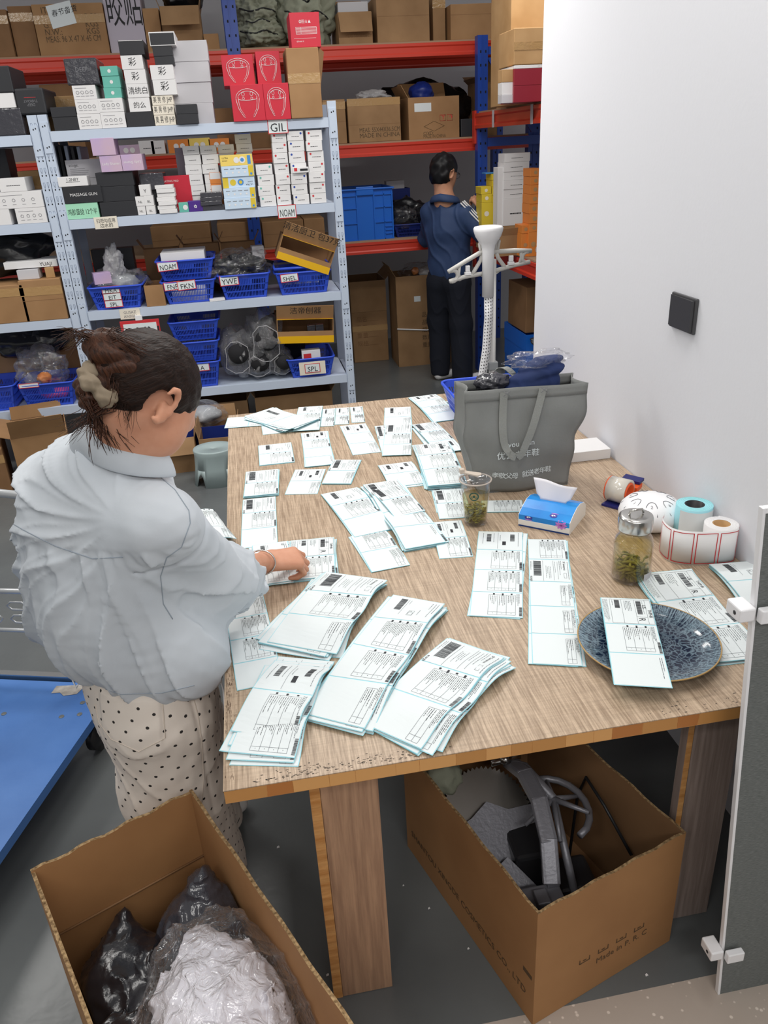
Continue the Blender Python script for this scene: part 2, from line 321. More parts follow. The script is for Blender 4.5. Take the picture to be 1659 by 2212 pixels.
def rack(name, xa, xb, label, shelves, H=2.0, tags=None):
    r = thing(name, ((xa+xb)/2, RY+RDP/2, 0), label, 'shelving rack', 'grey boltless storage racks')
    pw = 0.05
    for x in (xa, xb-pw):
        post(x, x+pw, RY, RY+0.035, H, r); 
        MB().box(x, RY+RDP-0.035, 0, x+pw, RY+RDP-0.033, H).box(x, RY+RDP-0.033, 0, x+0.002, RY+RDP, H).build('rear_post', 'greymetal2', r)
    for z in shelves:
        b = beam(xa+pw+0.001, xb-pw-0.001, z-0.053, z-0.0006, RY-0.006, r)
        MB().box(xa+pw+0.001, RY-0.001, z-0.012, xb-pw-0.001, RY+RDP-0.01, z-0.002).build('shelf_panel', 'greymetal', r)
        MB().box(xa+pw+0.001, RY+RDP-0.009, z-0.053, xb-pw-0.001, RY+RDP-0.005, z-0.001).build('beam', 'greymetal', r)
        for x, s in ((xa, 1), (xb-pw, -1)):
            mb = MB(); X0 = x+0.004 if s > 0 else x+0.006
            mb.box(X0, RY-0.004, z-0.11, X0+0.04, RY-0.0008, z+0.045)
            for q in (-0.085, 0.02): mb.rect((X0+0.012, RY-0.0043, z+q), X, Z, 0, 0, 0.006, 0.008, 1); mb.rect((X0+0.024, RY-0.0043, z+q+0.004), X, Z, 0, 0, 0.006, 0.008, 1)
            mb.build('bracket', ['greymetal', 'hole'], r)
            MB().box(x+0.012, RY+0.036, z-0.05, x+0.034, RY+RDP-0.04, z-0.013).build('side_beam', 'greymetal2', r)
    return r
S1, S2, S3, S4 = 1.917, 1.459, 0.938, 0.405
R1 = rack('storage_rack', -0.873, 0.765, 'grey perforated metal rack behind the woman and table', (S1, S2, S3, S4, ))
R2 = rack('storage_rack', -2.50, -0.877, 'grey perforated metal rack at the left edge of the photo', (1.905, S2-0.005, S3-0.03, S4-0.03))
def shelf_tag(px, py, w, h, z, txt, border=True, mt='paper', tilt=0.0, y=None, parent=None, ink='print'):
    p = at(px, py, 'y', RY-0.008) if y is None else at(px, py, 'y', y)
    u = np.array([math.cos(tilt), 0, math.sin(tilt)]); v = np.array([-math.sin(tilt), 0, math.cos(tilt)])
    o = p-u*w/2-v*h/2; mb = MB()
    mb.prism([(0, 0), (w, 0), (w, h), (0, h)], o-Y*0.001, u, v, Y*0.001, 0)
    o2 = o-Y*0.0013
    if border:
        b = 0.004
        for (a0, b0, a1, b1) in ((0, 0, w, b), (0, h-b, w, h), (0, b, b, h-b), (w-b, b, w, h-b)): mb.rect(o2, u, v, a0, b0, a1, b1, 1)
    lines = txt if isinstance(txt, list) else [txt]; n = len(lines); lh = h*0.75/n
    for i, t in enumerate(lines):
        mb.text(t, o2-Y*0.0003+u*w/2+v*(h*0.14+(n-1-i)*lh*1.05), u, v, lh*0.72, 2, 'CENTER', wmax=w*0.8)
    return mb.build('shelf_tag', [mt, 'redprint', ink], parent or R1)
shelf_tag(600, 272, 0.115, 0.08, 0, 'GIL', y=RY-0.008)
shelf_tag(620, 457, 0.11, 0.075, 0, 'NOAM')
shelf_tag(229, 481, 0.13, 0.065, 0, ['扫把勾应用', '边水的'], False, 'cream')
shelf_tag(281, 678, 0.12, 0.06, 0, ['GUSAZ', 'ANSGN'], False, 'cream', ink='inkgrey')
sg = thing('hanging_sign', tuple(at(300, 720, 'y', RY-0.02)), 'red framed white sign with black letters hanging under rack shelf', 'sign')
p0 = at(258, 695, 'y', RY-0.02); p1 = at(343, 690, 'y', RY-0.02); zt = p0[2]
mb = MB(); mb.box(p0[0], RY-0.024, zt-0.20, p1[0], RY-0.018, zt, c=0.002).build('frame', 'redprint', sg)
mb = MB(); mb.box(p0[0]+0.018, RY-0.0255, zt-0.182, p1[0]-0.018, RY-0.0245, zt-0.018); mb.text('QYN', ((p0[0]+p1[0])/2, RY-0.0258, zt-0.112), X, Z, 0.072, 1, 'CENTER'); mb.build('face', ['paper', 'print'], sg)
MB().box((p0[0]+p1[0])/2-0.02, RY-0.026, zt, (p0[0]+p1[0])/2+0.02, RY-0.010, zt+0.028).build('clip', 'whiteplastic', sg)
# ================================================================ red and blue heavy racks
BY = 5.31; BD = 1.0; Q1, Q2, Q3 = 2.40, 1.762, 1.066
def hpost(x, y, H, parent, d=0.075, w=0.09, holes=True):
    mb = MB(); mb.box(x, y, 0, x+w, y+0.003, H); mb.box(x, y+0.003, 0, x+0.003, y+d, H); mb.box(x+w-0.003, y+0.003, 0, x+w, y+d, H)
    mb.box(x+w*0.42, y-0.004, 0, x+w*0.5, y, H)
    z = 0.1
    while z < H-0.04:
        mb.box(x+w*0.22, y-0.0012, z, x+w*0.22+0.010, y, z+0.016, 1); mb.box(x+w*0.72, y-0.0012, z, x+w*0.72+0.010, y, z+0.016, 1); z += 0.085
    return mb.build('upright', ['bluemetal', 'hole'], parent)
def hbeam(x0, x1, y, z, parent, h=0.085):
    s = [(0, 0), (0.012, 0), (0.012, -h), (0, -h), (0, -h*0.80), (0.006, -h*0.70), (0.006, -h*0.32), (0, -h*0.22)]
    # profile in (y,z) with a pressed groove
    return MB().prism([(-a if 0 else a, b) for a, b in s], (x0, y, z), Y, Z, X*(x1-x0)).build('beam', 'redmetal', parent)
br = thing('pallet_rack', (0.6, BY+BD/2, 0), 'long red and blue heavy rack along the back wall', 'shelving rack')
for x in (-2.2, 0.200, 2.40):
    hpost(x, BY, 2.85, br); hpost(x, BY+BD-0.08, 2.85, br)
for z in (Q1, Q2, Q3):
    for (a_, b_) in ((-2.11, 0.199), (0.291, 2.399), (2.491, 3.6)):
        hbeam(a_, b_, BY-0.012, z, br); hbeam(a_, b_, BY+BD-0.03, z, br)
    MB().box(-2.3, BY+0.002, z, 0.1985, BY+BD-0.09, z+0.012).build('shelf_board', 'woodshelf', br); MB().box(0.2925, BY+0.002, z, 2.399, BY+BD-0.09, z+0.012).build('shelf_board', 'woodshelf', br)
for px, py, y in ((840, 100, 0),):
    pass
# side rack, at a right angle, its beams running towards the camera
LX = 1.96
sr = thing('pallet_rack', (LX+0.3, 4.5, 0), 'blue post rack turned sideways beside the man, with taped red beams', 'shelving rack')
for (x, y) in ((LX-0.005, 5.16), (LX+0.6, 5.16), (LX, 3.45), (LX+0.6, 3.45)):
    hpost(x, y, 2.42, sr, w=0.075)
for z in (1.925, 1.03, ):
    s = [(0, 0), (0, -0.1), (0.012, -0.1), (0.012, 0)]
    for x in (LX-0.016, LX+0.665):
        MB().prism([(-0.004, 0), (0.012, 0), (0.012, -0.1), (-0.004, -0.1), (-0.004, -0.08), (0.003, -0.07), (0.003, -0.03), (-0.004, -0.02)], (x, 3.46, z), X, Z, Y*1.76).build('beam', 'redmetal', sr)
    MB().box(LX+0.0, 3.54, z, LX+0.66, 5.155, z+0.012).build('shelf_board', 'woodshelf', sr)
    MB().box(LX-0.022, 5.19, z-0.2, LX-0.006, 5.25, z+0.02).build('beam_bracket', 'redmetal', sr)
MB().box(LX+0.07, 5.18, 2.30, LX+0.6, 5.20, 2.35).build('brace', 'bluemetal', sr)
MB().prism([(0, 0), (0.05, 0), (0.4, -0.5), (0.35, -0.5)], (LX+0.07, 5.18, 2.28), X, Z, Y*0.02).build('brace', 'bluemetal', sr)
MB().box(LX+0.07, 5.15, 1.70, LX+0.6, 5.17, 1.76).build('brace', 'bluemetal', sr)
for px in (1065, 1148):
    p = at(px, 262, 'x', LX-0.022); MB().box(LX-0.0225, p[1]-0.022, 1.823, LX-0.0212, p[1]+0.022, 1.93).build('tape_strip', 'whitegrey', sr)
# ================================================================ goods helpers
from mathutils import noise as NZ
from mathutils.bvhtree import BVHTree
ORD = ['', 'topmost', 'second from the top', 'third from the top', 'fourth from the top', 'fifth from the top', 'sixth from the top', 'seventh from the top', 'eighth from the top', 'ninth from the top', 'tenth from the top']
def mk_line(mb, x0, x1, z0, z1, y, col='inkgrey', r=None):
    w = x1-x0; h = z1-z0; zc = z0+h*0.42; x = x0+w*0.27
    while x < x0+w*0.72:
        l = random.uniform(0.004, 0.012); mb.rect((x, y, zc), X, Z, 0, 0, l, h*0.05, 1); x += l+0.002
def mk_dot(mi):
    def f(mb, x0, x1, z0, z1, y):
        mk_line(mb, x0, x1, z0, z1, y); s = random.choice((0.18, 0.85)); mb.disc((x0+(x1-x0)*s, y-0.0002, z0+(z1-z0)*0.75), X, Z, 0.006, mi, 10)
    return f
def mk_txt(t, rel=0.4, ax=0.5, az=0.3, mi=1, flip=False):
    def f(mb, x0, x1, z0, z1, y):
        u, v = (X, Z) if not flip else (-X, -Z); h = (z1-z0)*rel
        mb.text(t, (x0+(x1-x0)*ax, y, z0+(z1-z0)*(az if not flip else az+rel)), u, v, h, mi, 'CENTER', wmax=(x1-x0)*0.9)
    return f
def mk_icons(mb, x0, x1, z0, z1, y):
    w = x1-x0; h = z1-z0
    for k in range(4):
        cx = x0+w*(0.2+0.2*k); pts = [(cx+0.008*math.cos(a), y-0.0003, z0+h*0.5+0.008*math.sin(a)) for a in np.linspace(0, 6.28, 9)[:-1]]
        mb.tube(pts, 0.0009, 2, 4, closed=True); mb.rect((cx-0.01, y, z0+h*0.22), X, Z, 0, 0, 0.02, 0.002, 2)
    mb.rect((x0+w*0.1, y, z0+h*0.78), X, Z, 0, 0, w*0.5, 0.002, 2)
INKS = ['ink', 'inkgrey', 'redprint', 'bluemetal', 'paper']
INKN = 5
def gbox(name, label, cat, x0, x1, y0, y1, z0, z1, mt, marks=(), group=None, side=None, bev=0.0015, inks=None, lid=None, rz=0, parent=None):
    """a closed packing box as one thing; printing stays in its mesh"""
    cx, cy = (x0+x1)/2, (y0+y1)/2; mb = MB(); mb.box(x0, y0, z0, x1, y1, z1, 0, c=min(bev, (z1-z0)*0.2))
    mm = [mt, 'ink', 'inkgrey']+(list(inks) if inks else ['redprint', 'bluemetal', 'teal'])
    for f in (marks if isinstance(marks, (list, tuple)) else [marks]): f(mb, x0, x1, z0, z1, y0-0.0006)
    if lid: mb.box(x0+0.001, y0-0.0008, z1-lid, x1-0.001, y0+0.001, z1-lid+0.0012, 2)
    o = mb.build(name, mm, parent, org=(cx, cy, z0)); o.rotation_euler.z = rz
    if parent is None: tag(o, label, cat, group)
    return o
def stack(place, xl, xr, yb, tops, Yf, dep, mats, kinds, marks=None, zb=None, name='small_box', cat='box', group=None, jit=0.003, gap=0.0, inks=None, lid=None):
    """a column of boxes read off the photo: base row yb, top rows tops (bottom to top), front plane Yf"""
    P = at(xl, yb, 'y', Yf); x0 = P[0]; x1 = at(xr, yb, 'y', Yf)[0]-0.001; z = P[2] if zb is None else zb; n = len(tops); out = []
    for i, yt in enumerate(tops):
        zt = zat(x0, Yf, yt); zt = max(zt, z+0.008)
        j = random.uniform(-jit, jit); jy = random.uniform(0, jit*2)
        mt = mats[i % len(mats)] if isinstance(mats, list) else mats; kd = kinds[i % len(kinds)] if isinstance(kinds, list) else kinds
        mk = marks[i % len(marks)] if isinstance(marks, list) else marks
        od = ORD[n-i] if n > 1 else ''
        lab = (kd+', '+od.replace('from the top','from top')+' '+place) if od else kd+' '+place
        out.append(gbox(name, lab, cat, x0+j, x1+j, Yf+jy, Yf+jy+dep, z+0.0004, zt-0.0004, mt, mk or (), group, inks=inks, lid=lid)); z = zt
    return out
def carton(label, x0, x1, y0, y1, z0, z1, mt='carton', marks=(), tape=True, name='cardboard_carton', rz=0, tape_z=None, group=None):
    cx, cy = (x0+x1)/2, (y0+y1)/2; t = thing(name, (cx, cy, z0), label, 'carton', group)
    mb = MB(); mb.box(x0, y0, z0, x1, y1, z1, 0, c=0.004)
    for f in (marks if isinstance(marks, (list, tuple)) else [marks]): f(mb, x0, x1, z0, z1, y0-0.0008)
    if tape_z: mb.box(x0+0.002, y0-0.0006, z0+(z1-z0)*tape_z, x1-0.002, y0+0.001, z0+(z1-z0)*tape_z+0.002, 2)
    mb.build('carton_body', [mt, 'inkbrown', 'cartonin', 'redprint', 'paper'], t)
    if tape:
        zz = z0+(z1-z0)*(tape if isinstance(tape, float) else 0.7)
        MB().box(x0-0.0008, y0-0.0012, zz, x1+0.0008, y0-0.0009, zz+min(0.05, (z1-z0)*0.22)).build('packing_tape', 'tape', t)
    t.rotation_euler.z = rz
    return t
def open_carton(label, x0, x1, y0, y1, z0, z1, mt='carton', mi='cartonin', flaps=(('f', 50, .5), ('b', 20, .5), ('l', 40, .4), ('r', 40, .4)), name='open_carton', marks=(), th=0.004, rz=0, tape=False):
    cx, cy = (x0+x1)/2, (y0+y1)/2; t = thing(name, (cx, cy, z0), label, 'carton')
    mb = MB(); mb.box(x0, y0, z0, x1, y0+th, z1).box(x0, y1-th, z0, x1, y1, z1).box(x0, y0+th, z0, x0+th, y1-th, z1).box(x1-th, y0+th, z0, x1, y1-th, z1)
    mb.box(x0+th, y0+th, z0, x1-th, y1-th, z0+th, 1)
    e = 0.0006
    mb.box(x0+th, y1-th-e, z0+th, x1-th, y1-th, z1, 1).box(x0+th, y0+th, z0+th, x1-th, y0+th+e, z1, 1).box(x0+th, y0+th, z0+th, x0+th+e, y1-th, z1, 1).box(x1-th-e, y0+th, z0+th, x1-th, y1-th, z1, 1)
    for f in (marks if isinstance(marks, (list, tuple)) else [marks]): f(mb, x0, x1, z0, z1, y0-0.0008)
    mb.build('carton_body', [mt, mi, 'inkbrown', 'redprint', 'paper'], t)
    for side, ang, fr in flaps:
        a = math.radians(ang); out, up = math.cos(a), math.sin(a)
        if side in 'fb':
            L = (y1-y0)*fr; s = -1 if side == 'f' else 1; yy = y0 if side == 'f' else y1
            o = np.array((x0+0.004, yy+s*0.001, z1+0.001)); u = X*(x1-x0-0.008); v = np.array((0, s*out, up))*L; w = np.array((0, -s*up, out))*0.003
        else:
            L = (x1-x0)*fr; s = -1 if side == 'l' else 1; xx = x0 if side == 'l' else x1
            o = np.array((xx+s*0.001, y0+0.004, z1+0.001)); u = Y*(y1-y0-0.008); v = np.array((s*out, 0, up))*L; w = np.array((-s*up, 0, out))*0.003
        MB().prism([(0, 0), (1, 0), (0.985, 1), (0.015, 1)], o, u, v, w).build('flap', mt, t)
    if tape: MB().box(x0+0.002, y0-0.0012, z0+(z1-z0)*0.68, x1-0.002, y0-0.0009, z0+(z1-z0)*0.68+0.05).build('packing_tape', 'tape', t)
    t.rotation_euler.z = rz
    return t
def crumple(name, c, s, mt, seed=1, amp=0.35, freq=2.2, sub=4, parent=None, ridge=1.0, flat=None, rot=0, peak=0):
    bm = bmesh.new(); bmesh.ops.create_icosphere(bm, subdivisions=sub, radius=1)
    o3 = Vector((seed*3.7, seed*1.3, seed*7.1)); ca, sa = math.cos(rot), math.sin(rot)
    for v in bm.verts:
        p = v.co.copy(); q = p*freq+o3
        d = NZ.noise(q)*0.9+ridge*(0.5-abs(NZ.noise(q*2.1+Vector((5, 5, 5)))))*0.8+0.25*(0.5-abs(NZ.noise(q*4.7)))
        p = p*(1+amp*d)
        if peak and p.z > 0: p.z *= 1+peak*max(0, NZ.noise(q*0.9))
        x, y, z = p.x*s[0], p.y*s[1], p.z*s[2]
        if flat is not None: z = max(z, flat+.002)
        v.co = (c[0]+x*ca-y*sa, c[1]+x*sa+y*ca, c[2]+z)
    mb = MB(); mb.bm(bm, 0, True); return mb.build(name, mt, parent, org=None if parent is not None else c)
def bag(label, c, s, mt, seed=1, name='plastic_bag', cat='bag', inner=None, group=None, **k):
    t = thing(name, (c[0], c[1], c[2]-s[2]), label, cat, group)
    k.setdefault('flat', -s[2]*.985); crumple('film', c, s, mt, seed, parent=t, **k)
    for i, (dc, ds, im) in enumerate(inner or []):
        crumple('packed_item', (c[0]+dc[0], c[1]+dc[1], c[2]+dc[2]), ds, im, seed+11+i, amp=0.25, sub=3, parent=t)
    return t
def basket(label, x0, x1, y0, y1, z0, z1, mt='bluebasket', group='blue slatted plastic baskets', rz=0, name='plastic_basket', tp=0.03):
    cx, cy = (x0+x1)/2, (y0+y1)/2; t = thing(name, (cx, cy, z0), label, 'basket', group)
    w, d, h = x1-x0, y1-y0, z1-z0
    def C(a, b, f): # corner at height fraction f
        k = tp*(1-f); return np.array([(x0+k if a == 0 else x1-k), (y0+k if b == 0 else y1-k), z0+h*f])
    mb = MB(); th = 0.003
    cs = [(0, 0), (1, 0), (1, 1), (0, 1)]
    for i in range(4):
        a, b = cs[i], cs[(i+1) % 4]; n = [-Y, X, Y, -X][i]*th
        L = w if i % 2 == 0 else d; ns = int(L/0.012)
        def P(s, f): return C(*a, f)*(1-s)+C(*b, f)*s
        def cell(s0, s1, f0, f1):
            q = [P(s0, f0), P(s1, f0), P(s1, f1), P(s0, f1)]; r = [p-n for p in q]
            mb.add(q+r, [(0, 1, 2, 3), (7, 6, 5, 4), (0, 4, 5, 1), (1, 5, 6, 2), (2, 6, 7, 3), (3, 7, 4, 0)])
        cell(0, 1, 0, 0.08); cell(0, 1, 0.28, 0.34); cell(0, 1, 0.56, 0.61); cell(0, 1, 0.80, 1.0)
        cell(0, 0.07, 0.08, 0.8); cell(0.93, 1, 0.08, 0.8)
        for k in range(ns+1):
            s = 0.07+0.86*k/ns; cell(s-0.0022/L, s+0.0022/L, 0.08, 0.28); cell(s-0.0022/L, s+0.0022/L, 0.34, 0.56); 
            if abs(s-0.5) > 0.14: cell(s-0.0022/L, s+0.0022/L, 0.61, 0.80)
            else: cell(s-0.6/ns, s+0.6/ns, 0.61, 0.8)
    b0, b1 = C(0, 0, 0), C(1, 1, 0); mb.box(b0[0]+0.001, b0[1]+0.001, z0, b1[0]-0.001, b1[1]-0.001, z0+0.003)
    mb.build('slatted_body', mt, t)
    rb = 0.011; c = 0.03; pts = []
    for (px, py, a0) in ((x1-c, y1-c, 0), (x0+c, y1-c, 90), (x0+c, y0+c, 180), (x1-c, y0+c, 270)):
        for k in range(4): 
            an = math.radians(a0+k*30); pts.append((px+(c+0.004)*math.cos(an), py+(c+0.004)*math.sin(an), z1))
    MB().tube(pts, 0.006, 0, 8, closed=True).build('rim', mt, t)
    t.rotation_euler.z = rz
    return t
def px_rect(xl, yb, xr, yt, Yf, zb=None):
    a = at(xl, yb, 'y', Yf); b = at(xr, yt, 'y', Yf)
    return a[0], b[0], (a[2] if zb is None else zb), b[2]
# ================================================================ goods on the grey rack, top shelf
F = RY-0.004
C5 = 'on the top shelf of the grey rack'
stack('in the white column left of the teal boxes', 172, 222, 277, [247, 216, 185], F, .30, 'white', 'white icon-printed box', mk_icons, zb=S1, group='white boxes on the top rack shelf')
x0, x1, z0, z1 = px_rect(147, 186, 206, 124, F)
z0 = zat(at(172, 277, 'y', F)[0], F, 185)
gbox('wrapped_box', 'black box shrink wrapped in shiny film on top of white boxes', 'box', x0, x1, F, F+.3, z0+.001, z1, 'bubble', (mk_txt('DEEP', .16, .5, .5, 2, False)), bev=.006)
stack('in the short column under the teal boxes', 222, 275, 274, [243, 213], F, .30, 'white', 'white icon-printed box', mk_icons, zb=S1, group='white boxes on the top rack shelf')
stack('on the short white column', 228, 266, 213, [190, 165, 143], F+.01, .22, 'teal', 'glossy teal box with white dot', lambda mb, x0, x1, z0, z1, y: mb.disc(((x0+x1)/2, y, (z0+z1)/2), X, Z, .009, 3, 12), inks=['white'], group='teal boxes', zb=zat(at(222, 274, 'y', F)[0], F, 213))
stack('under the column of handwritten white boxes', 275, 335, 272, [243], F, .3, 'blackbox', 'black flat box', zb=S1)
zz = zat(at(275, 272, 'y', F)[0], F, 243)
stack('of the handwritten column beside the teal boxes', 281, 327, 243, [212, 182, 151, 120], F, .3, 'white', 'handwritten white box', [mk_txt('的么', .35), mk_txt('清统白', .4), mk_txt('彩', .45), mk_txt('彩', .45)], zb=zz, group='handwritten white boxes')
z2 = zat(at(281, 243, 'y', F)[0], F, 120); x0 = at(281, 243, 'y', F)[0]
gbox('small_box', 'white rimmed black box on top of the taller handwritten column', 'box', x0-.002, x0+.128, F, F+.28, z2+.001, z2+.07, 'blackbox', lambda mb, a, b, c, d, y: mb.rect((a+.003, y, d-.004), X, Z, 0, 0, b-a-.006, .003, 3), inks=['white'])
stack('in the short cream column', 336, 382, 270, [249, 228, 207], F, .3, 'cream', 'cream handwritten box', mk_txt('美 男 修 JHP', .5), zb=S1, group='cream handwritten boxes')
zz = zat(at(336, 270, 'y', F)[0], F, 207)
stack('on the cream handwritten boxes', 334, 384, 207, [173, 141], F-.003, .3, 'white', 'handwritten white box', mk_txt('彩', .45, az=.35), zb=zz, group='handwritten white boxes')
z2 = zat(at(334, 207, 'y', F)[0], F, 141)
stack('of two at the tip of the tallest handwritten column', 335, 377, 141, [122, 100], F, .28, 'blackbox', 'black box', zb=z2, group='black boxes on the top shelf')
z3 = zat(at(335, 141, 'y', F)[0], F, 100); x0 = at(335, 141, 'y', F)[0]
gbox('small_box', 'white lidded black box, highest of the tallest handwritten column', 'box', x0-.01, x0+.125, F, F+.3, z3+.001, z3+.066, 'white', lambda mb, a, b, c, d, y: mb.rect((a+.004, y, c+.004), X, Z, 0, 0, b-a-.008, d-c-.01, 3), inks=['blackbox'])
stack('in front of the lowest big white box', 384, 430, 268, [247, 226], F-.02, .1, 'blackbox', 'black flat box', zb=S1, group='black boxes on the top shelf')
stack('in the column of big white boxes', 376, 466, 262, [225, 180, 135, 89], F+.09, .33, 'whitegrey', 'big glossy white box', zb=S1, group='big white boxes on the top shelf', jit=.006)
def headband(mb, x0, x1, z0, z1, y):
    w, h = x1-x0, z1-z0; cx = x0+w*.5; cz = z0+h*.62; y -= .0004
    def arc(rx, rz, a0, a1, dx=0, dz=0, r=.0013, n=18):
        mb.tube([(cx+dx+rx*w*math.cos(a), y, cz+dz+rz*h*math.sin(a)) for a in np.linspace(math.radians(a0), math.radians(a1), n)], r, 3, 4)
    arc(.36, .26, 0, 180); arc(.30, .20, 20, 160); arc(.30, .05, 200, 340)
    for s in (-1, 1):
        mb.tube([(cx+s*.36*w, y, cz), (cx+s*.34*w, y, cz-.12*h), (cx+s*.30*w, y, cz-.28*h), (cx+s*.17*w, y, cz-.5*h), (cx+s*.12*w, y, cz-.52*h)], .0013, 3, 4)
        mb.tube([(cx+s*.29*w, y, cz+.06*h), (cx+s*.28*w, y, cz-.12*h), (cx+s*.25*w, y, cz-.28*h), (cx+s*.13*w, y, cz-.48*h)], .0011, 3, 4)
        for (dz, a, b) in ((.12, .045, .055), (.0, .035, .03)):
            mb.tube([(cx+s*.13*w+a*w*math.cos(t), y, cz+dz*h+b*h*math.sin(t)) for t in np.linspace(0, 6.28, 11)[:-1]], .001, 3, 4, closed=True)
R4 = ['red massager box with white line drawing, lower left of four', 'red massager box with white line drawing, lower right of four', 'red massager box with white line drawing, upper left of four', 'red massager box with white line drawing, upper right of four']
xa, xb, za, zb_ = px_rect(505, 259, 567, 185, F-.02); xc = at(629, 255, 'y', F-.02)[0]
hh = zat(xa, F-.02, 184)-S1
gbox('massager_box', R4[0], 'box', xa, xb, F-.02, F+.26, S1, S1+hh, 'red', headband, 'red massager boxes', inks=['white'])
gbox('massager_box', R4[1], 'box', xb+.001, xc, F-.02, F+.26, S1, S1+hh, 'red', headband, 'red massager boxes', inks=['white'])
gbox('massager_box', R4[2], 'box', xa-.03, xb-.035, F+.05, F+.33, S1+hh+.001, S1+2*hh-.03, 'red', headband, 'red massager boxes', inks=['white'])
gbox('massager_box', R4[3], 'box', xb-.02, xc-.03, F+.04, F+.32, S1+hh+.001, S1+2*hh-.02, 'red', headband, 'red massager boxes', inks=['white'])
xe = at(701, 254, 'y', F)[0]; ztop = zat(xc, F-.02, 104)
t = carton('tall brown carton with an open side flap beside red massager boxes', xc+.003, xe-.01, F-.02, F+.26, S1, ztop, 'carton2', tape=.5, name='cardboard_carton')
MB().prism([(0, 0), (.26, 0), (.25, -.26), (.01, -.25)], (xe-.009, F+.0, ztop), np.array([.22, .97, 0]), Z+X*.18, X*.004).build('flap', 'carton2', t)
def redback(mb, x0, x1, z0, z1, y):
    w, h = x1-x0, z1-z0
    for k in range(7): mb.rect((x0+w*.18, y, z0+h*(.38+k*.033)), X, Z, 0, 0, w*.7, .0015, 3)
    for q in (.18, .35, .88): mb.rect((x0+w*q, y, z0+h*.38), X, Z, 0, 0, .0015, h*.2, 3)
    mb.rect((x0+w*.1, y, z0+h*.26), X, Z, 0, 0, w*.75, .001, 3); mb.text('◎回☆▲', (x0+w*.3, y, z0+h*.7), X, Z, h*.08, 3, wmax=w*.4); mb.text('@Godak SE', (x0+w*.18, y, z0+h*.16), X, Z, h*.035, 3)
x0, x1, z0, z1 = px_rect(630, 102, 688, 26, F-.0)
gbox('massager_box', 'lone red box showing its printed back, on the tall brown carton', 'box', x0, x1, F-.01, F+.20, ztop+.001, z1, 'red', redback, inks=['white'])
# black boxes and cartons at the left end
stack('of two flat black boxes by the left rack post', 118, 172, 280, [254, 232], F, .28, 'blackbox', 'black flat box', zb=S1, group='black boxes on the top shelf')
x0, x1, z0, z1 = px_rect(92, 262, 130, 203, F+.12); carton('small brown carton behind the flat black boxes', x0, x1+.05, F+.29, F+.45, S1, z1, 'cartonlt')
x0, x1, z0, z1 = px_rect(30, 243, 81, 181, F-.10)
def deep(mb, a, b, c, d, y):
    mb.text('DEEP', ((a+b)/2, y, c+(d-c)*.42), -X, -Z, (d-c)*.10, 3, 'CENTER'); mb.text('THROAT', ((a+b)/2, y, c+(d-c)*.56), -X, -Z, (d-c)*.10, 3, 'CENTER'); mb.rect(((a+b)/2-.03, y, c+(d-c)*.64), X, Z, 0, 0, .06, .002, 4)
gbox('product_box', 'large black box with upside-down grey lettering above the rack posts', 'box', x0, x1, RY+.0, RY+.36, 2.002, 2.002+(z1-z0), 'blackbox', deep, inks=['inkgrey', 'redprint'], bev=.01)
ZL = 1.905
x0, x1, z0, z1 = px_rect(-40, 288, 42, 232, F-.01); gbox('wrapped_box', 'black box in shiny film at the far left of the top shelf', 'box', x0, x1, F, F+.3, ZL, z1, 'bubble', bev=.006)
zq = z1; x0, x1, z0, z1 = px_rect(-40, 230, 27, 200, F-.01); gbox('small_box', 'white box between two black boxes at the far left edge', 'box', x0, x1, F, F+.3, zq+.001, z1, 'white')
zq = z1; x0, x1, z0, z1 = px_rect(-40, 197, 17, 141, F-.01); gbox('product_box', 'black box highest at the far left of the rack', 'box', x0, x1, F, F+.33, zq+.001, z1, 'blackbox', bev=.006)
# ---------------------------------------------------------------- second shelf
stack('at the left end of the second shelf', 147, 218, 473, [441], F, .28, 'mint', 'mint green box with black handwriting', mk_txt('鸡胗蛋挞 12个半', .3), zb=S2)
z = zat(at(147, 473, 'y', F)[0], F, 441); x0 = at(143, 441, 'y', F)[0]
gbox('product_box', 'black box with white lettering on the mint green box', 'box', x0-.005, x0+.205, F, F+.15, z+.001, z+.088, 'blackbox', mk_txt('MASSAGE GUN', .18, .52, .42, 3), inks=['white'])
gbox('small_box', 'flat white box with handwriting on the black box', 'box', x0-.02, x0+.14, F, F+.1, z+.09, z+.141, 'white', [mk_txt('1.2NBY', .3, az=.55), mk_line])
gbox('small_box', 'grey printed box, lower of two behind the flat white box', 'box', x0+.01, x0+.225, F+.16, F+.3, z+.001, z+.125, 'whitegrey')
def greyprint(mb, a, b, c, d, y):
    for k in range(4): mb.rect((a+.02, y, c+(d-c)*(.2+.1*k)), X, Z, 0, 0, (b-a)*.5*(.6+.4*random.random()), .002, 2)
    mb.text('XO@E..', (a+.015, y, c+(d-c)*.62), X, Z, .012, 1)
gbox('small_box', 'grey printed box, upper of two behind the flat white box', 'box', x0+.01, x0+.22, F+.16, F+.3, z+.126, z+.225, 'whitegrey', greyprint)
stack('in the stack under the lilac boxes', 219, 299, 468, [438, 405, 374], F, .3, 'blackbox', 'wide black box', zb=S2, group='wide black boxes on the second shelf', jit=.008)
z = zat(at(219, 468, 'y', F)[0], F, 374); x0 = at(220, 372, 'y', F)[0]
gbox('product_box', 'lilac pink box with white lettering, left of the lower two', 'box', x0, x0+.115, F, F+.2, z+.001, z+.085, 'lilac', mk_txt('Lady Shaver', .17, .5, .42, 3), inks=['white'])
gbox('product_box', 'lilac box with upside-down white lettering, right of the lower two', 'box', x0+.117, x0+.232, F, F+.2, z+.001, z+.085, 'lilac', mk_txt('Lady Shaver', .17, .5, .42, 3, True), inks=['white'])
